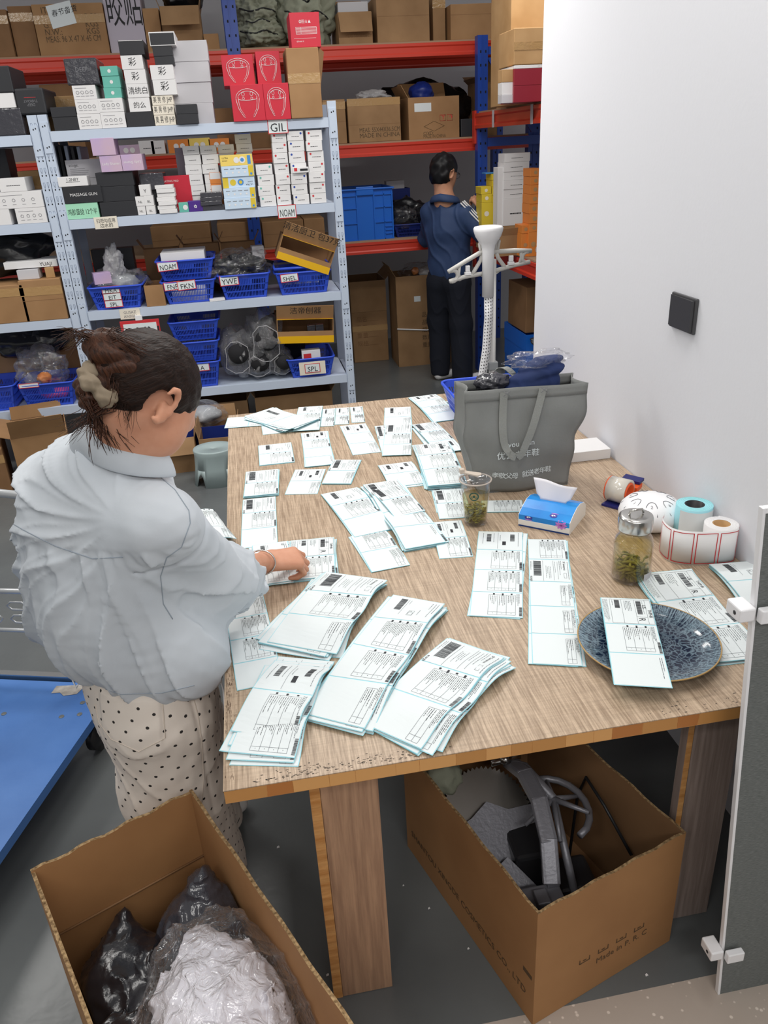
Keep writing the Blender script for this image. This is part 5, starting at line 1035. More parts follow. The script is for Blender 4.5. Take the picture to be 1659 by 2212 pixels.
# ================================================================ smooth bodies grown from blended limbs
def V3(*a): return np.array(a, float)
def unit(a): a = np.array(a, float); return a/np.linalg.norm(a)
class Blob:
    def __init__(s): s.p = []; s.cut = []; s.disp = None; s.dmax = 0.0
    def cap(s, a, b, ra, rb, k=.02, flat=None):   # tapered limb; flat=(dir, factor) squashes it along dir
        s.p.append(('c', np.array(a, float), np.array(b, float), ra, rb, k, flat)); return s
    def chain(s, pts, rs, k=.02, flat=None):
        for i in range(len(pts)-1): s.cap(pts[i], pts[i+1], rs[i], rs[i+1], k, flat)
        return s
    def ell(s, c, r, ax=None, k=.02): s.p.append(('e', np.array(c, float), np.array(r, float), np.array(ax if ax is not None else np.eye(3), float), 0, k, None)); return s
    def minus(s, fn): s.cut.append(fn); return s
    def ev(s, P, prims=None):
        d = None
        for t in (prims if prims is not None else s.p):
            if t[0] == 'c':
                _, a, b, ra, rb, k, fl = t; A = a; B = b; Q = P
                if fl is not None:
                    n, f = fl; Q = P+((P-a)@n)[:, None]*n*(f-1)
                    B = b+((b-a)@n)*n*(f-1)
                ab = B-A; l2 = ab@ab+1e-12; h = np.clip(((Q-A)@ab)/l2, 0, 1); q = Q-A-h[:, None]*ab
                e = np.sqrt((q*q).sum(1))-(ra+(rb-ra)*h)
                if fl is not None and fl[1] > 1: e = e/fl[1]*1.0 if False else e/1.0
            else:
                _, c, r, ax, _, k, _ = t; q = ((P-c)@ax.T)/r; n1 = np.sqrt((q*q).sum(1)); q2 = q/r; n2 = np.sqrt((q2*q2).sum(1))+1e-9
                e = n1*(n1-1)/n2
            if d is None: d = e
            else:
                h = np.clip(.5+.5*(d-e)/k, 0, 1); d = d*(1-h)+e*h-k*h*(1-h)
        if s.disp is not None: d = d-s.disp(P)
        for c in s.cut: d = np.maximum(d, c(P))
        return d
    def reach(s):
        lo = np.full(3, 1e9); hi = -lo
        for t in s.p:
            if t[0] == 'c': r = max(t[3], t[4]); lo = np.minimum(lo, np.minimum(t[1], t[2])-r); hi = np.maximum(hi, np.maximum(t[1], t[2])+r)
            else: r = t[2].max(); lo = np.minimum(lo, t[1]-r); hi = np.maximum(hi, t[1]+r)
        return lo-.02-s.dmax, hi+.02+s.dmax
    def grow(s, res=.004, n=28):
        lo, hi = s.reach(); N = np.ceil((hi-lo)/res).astype(int)+2; nb = np.ceil(N/n).astype(int); ST = np.array([(N+n+5)[1]*(N+n+5)[2], (N+n+5)[2], 1])
        keys = []; verts = []; quads = []
        gr = np.arange(n+1); gi, gj, gk = np.meshgrid(gr, gr, gr, indexing='ij'); G0 = np.stack([gi, gj, gk], -1).reshape(-1, 3)
        off8 = np.array([(a, b, c) for a in (0, 1) for b in (0, 1) for c in (0, 1)])
        for bi in range(nb[0]):
            for bj in range(nb[1]):
                for bk in range(nb[2]):
                    b0 = np.array([bi, bj, bk])*n; cen = lo+(b0+n/2)*res; rad = n*res*.87+.03+s.dmax
                    pr = []
                    for t in s.p:
                        if t[0] == 'c':
                            ab = t[2]-t[1]; h = np.clip(((cen-t[1])@ab)/(ab@ab+1e-12), 0, 1); dd = np.linalg.norm(cen-t[1]-h*ab)-max(t[3], t[4])
                            if t[6] is not None: dd -= max(t[3], t[4])*.5
                        else: dd = np.linalg.norm(cen-t[1])-t[2].max()
                        if dd < rad+.08: pr.append(t)
                    if not pr: continue
                    if abs(s.ev(cen[None], pr)[0]) > rad*2.2+.02: continue
                    F = s.ev(lo+(G0+b0)*res, pr).reshape(n+1, n+1, n+1); S = F < 0
                    if S.all() or not S.any(): continue
                    C = np.zeros((n, n, n), int)
                    for o in off8: C += S[o[0]:n+o[0], o[1]:n+o[1], o[2]:n+o[2]]
                    act = np.argwhere((C > 0) & (C < 8)); 
                    if len(act) == 0: continue
                    acc = np.zeros((len(act), 3)); cnt = np.zeros(len(act))
                    for ax in range(3):
                        o1 = [0, 1, 2]; o1.remove(ax)
                        for u in (0, 1):
                            for w in (0, 1):
                                a = np.zeros(3, int); a[o1[0]] = u; a[o1[1]] = w; b = a.copy(); b[ax] = 1
                                fa = F[tuple((act+a).T)]; fb = F[tuple((act+b).T)]; m = (fa < 0) != (fb < 0); t = np.where(m, fa/(fa-fb+1e-15), 0)
                                pt = a[None]+(b-a)[None]*t[:, None]; acc += np.where(m[:, None], pt, 0); cnt += m
                    keys.append((act+b0)@ST); verts.append(lo+(act+b0+acc/cnt[:, None])*res)
                    for ax in range(3):
                        o1 = [(ax+1) % 3, (ax+2) % 3]; sl0 = [slice(0, n)]*3; sl1 = [slice(0, n)]*3; sl1[ax] = slice(1, n+1)
                        A_, B_ = S[tuple(sl0)], S[tuple(sl1)]; e = np.argwhere(A_ != B_); 
                        if len(e) == 0: continue
                        fl = A_[tuple(e.T)]; e = e+b0; ea = np.zeros(3, int); ea[o1[0]] = 1; eb = np.zeros(3, int); eb[o1[1]] = 1
                        q = np.stack([(e-ea-eb)@ST, (e-eb)@ST, e@ST, (e-ea)@ST], 1); q = np.where(fl[:, None], q, q[:, ::-1]); quads.append(q)
        K = np.concatenate(keys); Vv = np.concatenate(verts); Q = np.concatenate(quads); od = np.argsort(K); K = K[od]; Vv = Vv[od]
        ix = np.searchsorted(K, Q); ix = np.clip(ix, 0, len(K)-1); ok = (K[ix] == Q).all(1); return Vv, ix[ok]
    def build(s, name, mt, parent=None, res=.004, org=None, smooth=1, extra=None):
        Vv, Q = s.grow(res)
        lab = np.arange(len(Vv))              # keep only the largest connected piece
        for _ in range(4000):
            m = lab[Q].min(1); nl = lab.copy(); np.minimum.at(nl, Q.ravel(), np.repeat(m, 4)); nl = nl[nl]
            if (nl == lab).all(): break
            lab = nl
        rt_ = lab[Q[:, 0]]; u_, c_ = np.unique(rt_, return_counts=True); Q = Q[rt_ == u_[c_.argmax()]]; us = np.unique(Q); mp_ = np.full(len(Vv), -1); mp_[us] = np.arange(len(us)); Vv = Vv[us]; Q = mp_[Q]
        for _ in range(smooth):
            acc = np.zeros_like(Vv); c = np.zeros(len(Vv))
            for a in range(4):
                for b in (1, 3): np.add.at(acc, Q[:, a], Vv[Q[:, (a+b) % 4]]); np.add.at(c, Q[:, a], 1)
            Vv = Vv*.4+.6*acc/np.maximum(c, 1)[:, None]
        mb = MB(); mb.v = [tuple(q) for q in Vv]; mb.f = Q.tolist(); mb.m = [0]*len(Q); mb.sm = [True]*len(Q)
        return mb.build(name, mt, parent, org=org)
def fnoise(seed, n=7, f=20, aniso=(1, 1, 1)):
    r = np.random.RandomState(seed); K = r.normal(size=(n, 3)); K /= np.linalg.norm(K, axis=1)[:, None]; K = K*f*r.uniform(.6, 1.6, (n, 1))*np.array(aniso); ph = r.uniform(0, 6.28, n)
    def g(P): return np.sin(P@K.T+ph).sum(1)/n**.5
    return g
def ridge(g, w=1.0): # soft creases
    return lambda P: (np.exp(-(g(P)/w)**2*3))
# ---------------------------------------------------------------- cloth and skin
def skinmat(name, a, b):
    m = mat(name, a, .5, c2=b, scale=30, spec=.35, bump=.05, bscale=200); nt, p = nodes(m); p.inputs['Subsurface Weight'].default_value = .12; p.inputs['Subsurface Radius'].default_value = (.02, .008, .004); p.inputs['Subsurface Scale'].default_value = .3; return m
skinmat('skin', 'c98f72', 'd29b7f'); skinmat('skinman', 'c08c70', 'c8967a')
mat('shirt', 'c2c9d0', .75, c2='c9cfd5', scale=6, bump=.12, bscale=55, spec=.25)
mat('seam', '97a1ac', .8); mat('jacket', '2b3e63', .7, c2='31466d', scale=4, bump=.15, bscale=40); mat('navytrousers', '161a26', .85, bump=.1, bscale=50)
hm = mat('hair', '1d1512', .5, spec=.18, c2='33231c', scale=1.0, detail=6)
def strand(m, dirv, a, b, dens=260):
    nt, p = nodes(m); 
    for l in list(nt.links):
        if l.to_socket in (p.inputs['Base Color'], p.inputs['Normal']): nt.links.remove(l)
    tc = nt.nodes.new('ShaderNodeTexCoord'); mp = nt.nodes.new('ShaderNodeMapping'); mp.vector_type = 'POINT'
    d = Vector(dirv).normalized(); q = d.to_track_quat('X', 'Z').inverted(); mp.inputs['Rotation'].default_value = q.to_euler()
    m2 = nt.nodes.new('ShaderNodeMapping'); m2.inputs['Scale'].default_value = (6, dens, dens)
    nt.links.new(tc.outputs['Object'], mp.inputs['Vector']); nt.links.new(mp.outputs[0], m2.inputs['Vector'])
    n = nt.nodes.new('ShaderNodeTexNoise'); n.inputs['Scale'].default_value = 1; n.inputs['Detail'].default_value = 4; n.inputs['Distortion'].default_value = .3; nt.links.new(m2.outputs[0], n.inputs['Vector'])
    r = nt.nodes.new('ShaderNodeValToRGB'); r.color_ramp.elements[0].position = .3; r.color_ramp.elements[1].position = .75; r.color_ramp.elements[0].color = lin(a); r.color_ramp.elements[1].color = lin(b)
    nt.links.new(n.outputs['Fac'], r.inputs[0]); nt.links.new(r.outputs[0], p.inputs['Base Color'])
    bp = nt.nodes.new('ShaderNodeBump'); bp.inputs['Strength'].default_value = .8; bp.inputs['Distance'].default_value = .0025; nt.links.new(n.outputs['Fac'], bp.inputs['Height']); nt.links.new(bp.outputs[0], p.inputs['Normal'])
FWH = unit((.80, .45, .15))
strand(hm, FWH, '140b08', '2c1c15'); hm2 = mat('hairlight', '3a241b', .45, spec=.35); strand(hm2, (.3, .2, -.9), '24150f', '5a3624', 200)
mat('scrunchie', '8a7c68', .7, bump=.4, bscale=30); mat('lips', 'b06a5c', .5)
tm = mat('dottrousers', 'd9d0c6', .8, bump=.1, bscale=60); nt, p = nodes(tm)
tc = nt.nodes.new('ShaderNodeTexCoord'); sx = nt.nodes.new('ShaderNodeSeparateXYZ'); nt.links.new(tc.outputs['Object'], sx.inputs[0])
at2 = nt.nodes.new('ShaderNodeMath'); at2.operation = 'ARCTAN2'; nt.links.new(sx.outputs[1], at2.inputs[0]); nt.links.new(sx.outputs[0], at2.inputs[1])
mu = nt.nodes.new('ShaderNodeMath'); mu.operation = 'MULTIPLY'; mu.inputs[1].default_value = .155; nt.links.new(at2.outputs[0], mu.inputs[0])
cb = nt.nodes.new('ShaderNodeCombineXYZ'); nt.links.new(mu.outputs[0], cb.inputs[0]); nt.links.new(sx.outputs[2], cb.inputs[1])
mp = nt.nodes.new('ShaderNodeMapping'); mp.inputs['Rotation'].default_value = (0, 0, .5); nt.links.new(cb.outputs[0], mp.inputs['Vector'])
vo = nt.nodes.new('ShaderNodeTexVoronoi'); vo.voronoi_dimensions = '2D'; vo.inputs['Randomness'].default_value = 0.0; vo.inputs['Scale'].default_value = 33; nt.links.new(mp.outputs[0], vo.inputs['Vector'])
lt = nt.nodes.new('ShaderNodeMath'); lt.operation = 'LESS_THAN'; lt.inputs[1].default_value = .105; nt.links.new(vo.outputs['Distance'], lt.inputs[0])
mx = nt.nodes.new('ShaderNodeMixRGB'); mx.inputs[1].default_value = lin('d9cfc4'); mx.inputs[2].default_value = lin('2a2624'); nt.links.new(lt.outputs[0], mx.inputs[0]); nt.links.new(mx.outputs[0], p.inputs['Base Color'])
# ================================================================ the woman sorting labels
fw = V3(.766, .643, 0); rt = V3(.643, -.766, 0); up = V3(0, 0, 1)
PEL = V3(-.165, .475, .82); CH = V3(-.19, .47, 1.10); NB = V3(-.135, .43, 1.245)
RS = V3(-.045, .305, 1.155); RE = V3(.015, .47, .93); RW = V3(.108, .690, .829)
LS = V3(-.29, .60, 1.115); LE = V3(-.36, .72, .93); LW = V3(-.135, .985, .825)
HC = V3(-.060, .405, 1.352); hf = unit((.41, .49, -.77)); hs = unit((.74, -.67, .03)); hu = unit(np.cross(hs, hf)); hs = np.cross(hf, hu); HA = np.array([hf, hs, hu])
def H(f, s, u): return HC+hf*f+hs*s+hu*u
wm = thing('person', (PEL[0], PEL[1], 0), 'woman with dark hair in a bun, pale blue shirt and dotted trousers, sorting labels', 'person')
b = Blob()
# head: skull, face, jaw, nose, brow, lips, ears
b.ell(H(-.012, 0, .022), (.098, .076, .092), HA, .02)
b.ell(H(.030, 0, -.022), (.062, .064, .085), HA, .03)
b.cap(H(.052, 0, -.095), H(.035, 0, -.085), .020, .026, .035)
b.ell(H(.035, .040, -.045), (.036, .026, .040), HA, .025); b.ell(H(.035, -.040, -.045), (.036, .026, .040), HA, .025)
b.cap(H(.091, 0, -.004), H(.105, 0, -.032), .008, .011, .012); b.cap(H(.098, .010, -.036), H(.098, -.010, -.036), .007, .007, .01)
b.cap(H(.085, .03, .008), H(.085, -.03, .008), .011, .011, .02)
b.cap(H(.086, .016, -.064), H(.086, -.016, -.064), .0075, .0075, .008); b.cap(H(.084, .013, -.073), H(.084, -.013, -.073), .008, .008, .006)
for s_ in (1, -1):
    pts = [H(-.036+.016*math.cos(t), s_*(.078+.008*(1+math.sin(t*.9))), -.022+.033*math.sin(t)) for t in np.linspace(-1.9, 2.6, 9)]
    b.chain(pts, [.0055, .005, .0045, .0045, .0045, .005, .0055, .005, .004], .006); b.cap(H(-.030, s_*.074, -.022), H(-.032, s_*.078, -.038), .010, .008, .008)
# neck and hidden trunk
b.cap(NB+V3(.0, 0, -.03), H(-.045, 0, -.045), .056, .050, .03); b.cap(NB, CH, .06, .10, .05); b.cap(CH, PEL, .10, .11, .05, None)
b.cap(RS, CH+up*.04, .045, .06, .05); b.cap(LS, CH+up*.04, .045, .06, .05)
b.chain([RS, RE, RW], [.044, .037, .0235], .02); b.chain([LS, LE, LW], [.044, .037, .0235], .02)
RHP = PEL+rt*.085; LHP = PEL-rt*.085
RF = V3(-.15, .475, .06); LF = V3(-.135, .645, .06)
b.chain([RHP, (RHP+RF)/2+fw*.02, RF], [.075, .05, .035], .04); b.chain([LHP, (LHP+LF)/2+fw*.02, LF], [.075, .05, .035], .04)
b.cap(RF-up*.02, RF+fw*.05-up*.025, .028, .022, .02); b.cap(LF-up*.02, LF+fw*.05-up*.025, .028, .022, .02)
def hand(b, W, d, n, s, curl, spread=.0, sc=1.0, thumb=1):
    """palm from wrist W along d, back of the hand towards n, thumb on side s; curl = bends (deg) per finger joint"""
    d, n, s = unit(d), unit(n), unit(s)
    for o in (-.026, -.009, .009, .024): b.cap(W+s*o*.55*sc, W+d*.082*sc+s*o*sc+n*(.003-abs(o)*.12), .0150*sc, .0112*sc, .014)
    ln = [(.040, .026, .020), (.045, .029, .021), (.042, .027, .020), (.033, .020, .018)]; ro = [.0088, .0090, .0086, .0076]
    for i, o in enumerate((.027, .009, -.009, -.026)):
        p = W+d*(.086-.004*abs(i-1))*sc+s*o*sc; a = 0; fd = d+s*spread*(1.5-i)
        fd = unit(fd)
        for j in range(3):
            a += math.radians(curl[i][j]); v = fd*math.cos(a)-n*math.sin(a); q = p+v*ln[i][j]*sc
            b.cap(p, q, ro[i]*(1-.08*j)*sc, ro[i]*(1-.08*(j+1))*sc, .0035 if j else .006); p = q
    t0 = W+d*.022*sc+s*.020*sc-n*.004; t1 = t0+(d*.55+s*.55-n*.45)*.042*sc; t2 = t1+unit(d*.9-n*.45+s*.05)*.030*sc; t3 = t2+unit(d*.8-n*.6-s*.25)*.024*sc
    b.chain([t0, t1, t2, t3], [.0155*sc, .0115*sc, .0098*sc, .0080*sc], .008)
dR = unit(V3(.93, .30, -.16)); nR = unit(V3(-.15, -.35, 1.0)); nR = unit(nR-dR*(nR@dR)); sR = unit(np.cross(nR, dR)); sR = -sR if sR@V3(-.2, 1, 0) < 0 else sR
hand(b, RW, dR, nR, sR, [(38, 62, 35), (46, 72, 40), (52, 76, 40), (58, 78, 40)], .10, 1.06)
dL = unit(V3(.45, .55, -.25)); nL = unit(V3(-.2, -.2, 1)); nL = unit(nL-dL*(nL@dL)); sL = unit(np.cross(nL, dL)); sL = -sL if sL@V3(1, -.6, 0) < 0 else sL
hand(b, LW, dL, nL, sL, [(25, 30, 20)]*4, .05, .95)
ZB = TH+.0085
b.minus(lambda P: np.where((P[:, 0] > -.005) & (P[:, 2] > .5), (ZB-P[:, 2]), -1.0))
b.build('body', 'skin', wm, res=.0032, smooth=2)
# hair: cap, swept back to a bun, loose tail
hb = Blob(); BUN = H(-.135, .012, .010)
hb.ell(H(-.018, 0, .030), (.106, .084, .097), HA, .02); hb.ell(H(-.055, 0, -.008), (.068, .072, .070), HA, .03)
hb.cap(H(-.08, 0, .01), BUN, .060, .030, .04)
gh = fnoise(5, 8, 260, (.25, 1, 1)); hb.disp = lambda P: .0011*gh(P); hb.dmax = .003
def hairline(P):
    q = P-HC; f = q@hf; s_ = np.abs(q@hs); u = q@hu
    front = f-(.060+.32*(u-.02))                       # forehead line
    side = np.where(f > .004, -(u-.002+.55*(.040-f)*(f < .030)), -1.0)   # temple and sideburn before the ear
    nape = np.where(f <= .004, -(u+.046+np.clip(-(f+.050), 0, .07)*.75), -1.0)
    ear = np.where(s_ > .055, .033-np.sqrt((f+.034)**2+((u+.028)/1.05)**2), -1.0)
    return np.maximum(np.maximum(front, side), np.maximum(nape, ear))
hb.minus(hairline)
hr = hb.build('hair', 'hair', wm, res=.0034, smooth=1)
def lock(name, pts, r, mt, n, spread, seed, par, wav=.004):
    rr = random.Random(seed); mb = MB()
    for i in range(n):
        o = V3(rr.gauss(0, 1), rr.gauss(0, 1), rr.gauss(0, 1))*spread; o2 = V3(rr.gauss(0, 1), rr.gauss(0, 1), rr.gauss(0, 1))*spread*1.5; k = len(pts); ph = rr.uniform(0, 6); P = []
        for j in range((k-1)*3+1):
            t = j/3; a = int(min(t, k-2)); f = t-a; g = t/(k-1); q = np.array(pts[a])*(1-f)+np.array(pts[a+1])*f
            P.append(q+o*(1-g)+o2*g+V3(math.sin(ph+5*g), math.cos(ph*2+4*g), math.sin(ph*3+5*g))*wav*g)
        m_ = len(P); mb.tube(P, [r*(1-.8*j/(m_-1)) for j in range(m_)], 0, 4)
    return mb.build(name, mt, par)
bb = Blob(); B0 = BUN+V3(-.012, 0, -.02)
bb.ell(B0+V3(-.022, -.005, -.040), (.034, .032, .038), None, .015); bb.ell(B0+V3(.004, 0, .030), (.032, .03, .034), None, .02); bb.cap(B0+V3(.03, 0, .0), B0+V3(-.01, 0, -.03), .03, .022, .02)
g5 = fnoise(9, 8, 200, (.5, 1, .5)); bb.disp = lambda P: .0045*np.abs(g5(P)); bb.dmax = .012
bun = bb.build('bun', 'hairlight', wm, res=.0034, smooth=1)
lock('loose_lock', [B0+V3(-.012, -.01, -.02), B0+V3(-.008, -.01, .035), B0+V3(.02, -.01, .050), B0+V3(.06, -.01, .022)], .0016, 'hairlight', 90, .007, 3, bun, .002)
lock('loose_lock', [B0+V3(-.0, -.01, .045), B0+V3(-.03, 0, .058), B0+V3(-.060, 0, .045)], .0011, 'hairlight', 45, .007, 4, bun)
lock('loose_lock', [B0+V3(-.015, -.01, -.045), B0+V3(-.02, -.008, -.075), B0+V3(-.022, -.005, -.11), B0+V3(-.015, 0, -.14)], .0016, 'hairlight', 110, .011, 5, bun)
lock('loose_lock', [B0+V3(-.015, 0, -.055), B0+V3(-.045, 0, -.09), B0+V3(-.085, 0, -.115)], .0009, 'hairlight', 40, .008, 6, bun)
lock('loose_lock', [H(-.07, .03, -.03), H(-.075, .045, -.06), H(-.07, .05, -.085)], .0007, 'hair', 30, .008, 8, hr)
lock('loose_lock', [B0+V3(-.04, -.03, -.04), B0+V3(-.03, -.04, -.07), B0+V3(.0, -.04, -.055), B0+V3(.01, -.035, -.02)], .0016, 'hairlight', 50, .006, 9, bun)
sc_ = Blob(); c0 = B0+V3(-.008, -.022, -.022); ax1 = unit(V3(.55, -.15, -.80)); ax2 = unit(V3(.35, .93, .1))
ring = [c0+ax1*.030*math.cos(a)+ax2*.030*math.sin(a)+V3(0,0,.004)*math.sin(3*a) for a in np.linspace(0, 6.2832, 19)]
sc_.chain(ring, [.0125+.004*math.sin(i*2.1) for i in range(19)], .004); gs = fnoise(3, 6, 330); sc_.disp = lambda P: .0022*gs(P); sc_.dmax = .006
sc_.build('scrunchie', 'scrunchie', wm, res=.003, smooth=1)
# ---------------------------------------------------------------- her shirt
LB = np.array([fw, rt, up]); sh = Blob()
sh.ell(V3(-.205, .455, 1.06), (.135, .205, .20), LB, .06); sh.ell(V3(-.215, .475, .90), (.175, .19, .20), LB, .08)
sh.cap(NB+V3(-.02, 0, -.05), CH+V3(-.02, 0, .02), .085, .13, .08); sh.cap(RS+V3(-.03, .005, -.012), LS+V3(0, 0, .01), .062, .068, .07); sh.ell(V3(-.125, .43, .80), (.13, .165, .17), LB, .06)
cR = V3(.040, .545, .862)
sh.cap(RS+V3(-.008, -.006, -.016), RE+V3(-.006, -.022, -.004), .060, .074, .045); sh.cap(RE+V3(-.004, -.018, -.0), cR, .074, .064, .04)
sh.cap(LS, LE+V3(-.005, 0, 0), .078, .085, .035); sh.cap(LE+V3(0, 0, -.01), V3(-.17, .93, .86), .088, .062, .03)
sh.ell(V3(-.33, .58, .86), (.10, .12, .16), None, .07)
f1 = fnoise(21, 7, 26, (1, 1, .5)); f2 = fnoise(22, 7, 70, (1, 1, .55)); f3 = fnoise(24, 8, 170)
dirS = unit(RE-RS); dirF = unit(cR-RE)
def shirt_disp(P):
    z = P[:, 2]; c = P@rt; bk = -(P-CH)@fw; zy = 1.108+.35*(c+.42)**2
    fan = np.arctan2(z-(RS[2]+.02), c-(RS@rt)+.03); rad_ = np.hypot(z-RS[2], c-RS@rt)
    ph = fan*9+.9*f1(P*.7); fold = (1-np.abs(np.sin(ph)))**2.2; ph2 = fan*17+1.3*f1(P*.9+1); fold2 = (1-np.abs(np.sin(ph2)))**3
    d = .004*f1(P)+(.017*fold-.005)*np.clip((rad_-.05)/.25, 0, 1)+.007*fold2*np.clip((rad_-.08)/.2, 0, 1)+.0010*f2(P)+.0004*f3(P)
    armd = (P-RS)@dirS; inarm = (np.linalg.norm(P-(RS+np.clip(armd, 0, .3)[:, None]*dirS), axis=1) < .12)&(armd > .02)
    back = (bk > -.03)&(~inarm)
    lo = back&(z < zy); d = d+np.where(back, .0015*np.tanh((z-zy)/.004), 0)
    g = np.sin(c*330+2*f1(P))*np.exp(-np.clip(zy-z, 0, 1)/.035)*.0035+((1-np.abs(np.sin(c*52+.8*f1(P*1.3)+1)))**1.6)*np.exp(-np.clip(zy-z, 0, 1)/.22)*.013
    d = d+np.where(lo, g*(1-np.exp(-np.clip(zy-z, 0, 1)/.018)), 0)
    d = d-np.where(inarm|(armd < .06), .0065*np.exp(-((armd-.045+.004*f1(P))/.006)**2), 0)*(np.linalg.norm(P-RS, axis=1) < .13)
    # sleeve creases bunch towards the rolled cuff
    q = (P-RE)@dirF; near = np.exp(-(np.linalg.norm(P-(RE+np.clip(q, 0, .16)[:, None]*dirF), axis=1)/.11)**4)
    d = d+near*(.015*((1-np.abs(np.sin(q*42+1.1*f1(P*1.6))))**1.8)*np.clip((q+.08)/.1, 0, 1)-.003)
    d = d+.006*np.sin(c*190+2*f1(P))*np.exp(-((z-.715)/.03)**2)-.02*np.exp(-((z-.695)/.035)**2)    # gathered hem
    return d
sh.disp = shirt_disp; sh.dmax = .028
sh.minus(lambda P: np.where((P[:, 0] > -.008) & (P[:, 2] < .80), .754-P[:, 2], -1.0))
sh.minus(lambda P: .700+.02*((P-PEL)@rt)-P[:, 2])                          # hem
sh.minus(lambda P: (P-cR)@dirF-.030-.004*np.sin(P[:, 2]*90))               # rolled cuff of the near sleeve
sh.minus(lambda P: (P-V3(-.17, .93, .86))@unit(V3(.23, .22, -.05))-.030)
nk = unit(V3(.30, -.02, 1)); NK = NB+V3(.012, 0, .018)
sh.minus(lambda P: np.where(np.linalg.norm(P-NK, axis=1) < .12, (P-NK)@nk, -1))
sh.minus(lambda P: .060-np.linalg.norm((P-cR)-((P-cR)@dirF)[:, None]*dirF, axis=1)-np.clip(.012-(P-cR)@dirF, 0, 1)*6)
so = sh.build('shirt', 'shirt', wm, res=.0042, smooth=1)
# collar
mb = MB(); nA, nB = 41, 7; P_ = []
for i in range(nA):
    th = math.radians(-118+216*i/(nA-1)); dd = -fw*math.cos(th)+rt*math.sin(th); fr = abs(th)/math.radians(118)
    base = NK+fw*.006; 
    pi_ = base+dd*(.058+.008*fr)+up*(.062*(1-fr)+.018*fr)-fw*.010*(1-fr); po_r = .094+.036*fr; pl = base+dd*po_r+up*(.006-.066*fr)
    for j in range(nB):
        t = j/(nB-1); q = pi_*(1-t)+pl*t+dd*.016*math.sin(math.pi*t)+up*.012*math.sin(math.pi*t)
        P_.append(q)
mb.add(P_, [(i*nB+j, i*nB+j+1, (i+1)*nB+j+1, (i+1)*nB+j) for i in range(nA-1) for j in range(nB-1)], 0, True)
co = mb.build('collar', 'shirt', wm); m_ = co.modifiers.new('thick', 'SOLIDIFY'); m_.thickness = .004; m_.offset = 0; m_ = co.modifiers.new('smooth', 'SUBSURF'); m_.levels = 1; m_.render_levels = 1
from mathutils.bvhtree import BVHTree
def seam(o_, pts, name, mt, r_=.0012, n=8, parent=None, sink=0):
    """a stitched seam lying on the cloth where the photo shows it"""
    off = np.zeros(3); q = o_
    while q is not None: off = off+np.array(q.location[:]); q = q.parent
    bv = BVHTree.FromPolygons([tuple(np.array(v.co)+off) for v in o_.data.vertices], [tuple(f.vertices) for f in o_.data.polygons]); L_ = []
    for (a, b_) in zip(pts, pts[1:]):
        for k in range(n):
            t = k/n; d_ = ray(a[0]*(1-t)+b_[0]*t, a[1]*(1-t)+b_[1]*t); d_ = d_/np.linalg.norm(d_); h = bv.ray_cast(Vector(CAM), Vector(d_))
            if h[0] is not None and (not L_ or np.linalg.norm(np.array(h[0])-L_[-1]) < .06): L_.append(np.array(h[0])-d_*(r_*.2-sink))
    if len(L_) > 3: MB().tube(L_, r_, 0, 6).build(name, mt, parent)
for pts in ([(10, 1122), (60, 1150), (120, 1180), (200, 1207), (275, 1203)], [(345, 1030), (378, 1058), (408, 1103), (411, 1130), (392, 1182), (360, 1205), (347, 1245), (353, 1305), (376, 1342)], [(196, 1478), (262, 1500), (350, 1497), (430, 1478)]): seam(so, pts, 'seam', 'seam', .0011, 8, wm)
MB().tube([V3(-.345, .50, .74), V3(-.35, .47, .715), V3(-.335, .44, .705), V3(-.32, .43, .73)], .0016, 0, 6).build('hem_cord', 'whiteplastic', wm)
MB().tube([V3(-.022, .40, .735), V3(-.010, .36, .70), V3(-.012, .35, .64), V3(-.018, .36, .60)], .0016, 0, 6).tube([V3(-.016, .41, .73), V3(-.012, .37, .69), V3(-.016, .36, .63)], .0016, 0, 6).build('hem_cord', 'whiteplastic', wm)
# ---------------------------------------------------------------- dotted trousers
tr = Blob(); PC = V3(-.165, .475, .72)
tr.ell(V3(-.17, .465, .74), (.135, .155, .14), LB, .05); tr.ell(V3(-.20, .45, .64), (.110, .145, .14), LB, .06)
RK = V3(-.165, .42, .40); LK = V3(-.15, .58, .40); RA = V3(-.150, .475, .045); LA = V3(-.135, .645, .045)
tr.cap(V3(-.155, .40, .62), RK, .120, .118, .05); tr.cap(RK, RA, .118, .110, .05); tr.cap(V3(-.16, .55, .62), LK, .120, .105, .05); tr.cap(LK, LA, .105, .085, .05)
t1 = fnoise(31, 7, 45, (1, 1, .8)); t2 = fnoise(32, 6, 130)
pn = unit(V3(-.35, -.94, 0)); pu = unit(V3(.94, -.35, 0))
def tr_disp(P):
    z = P[:, 2]; d = .002*t1(P)+.0008*t2(P)+.005*((1-np.abs(np.sin(z*26+(P@rt)*22+1.6*t1(P*.5))))**3)*np.exp(-((z-.50)/.14)**2)
    u_ = (P-V3(-.205, .32, 0))@pu; w_ = z; bk = ((P-PC)@pn > .03)
    inp = (np.abs(u_) < .072)&(w_ < .745)&(w_ > .625-.30*(.072-np.abs(u_))*1.0+0*u_)
    return d+np.where(bk&inp, .0042, 0)-.004*np.exp(-(((P-PC)@unit(V3(.94, .34, 0))-.035)/.004)**2)*(((P-PC)@rt) > .06)
tr.disp = tr_disp; tr.dmax = .015
tr.minus(lambda P: P[:, 0]+.012+0*P[:, 2]); tr.minus(lambda P: .03-P[:, 2]); tr.minus(lambda P: P[:, 2]-.80)
tro = tr.build('trousers', 'dottrousers', wm, res=.0045, smooth=1)
mat('hemcream', 'c9bdb0', .8)
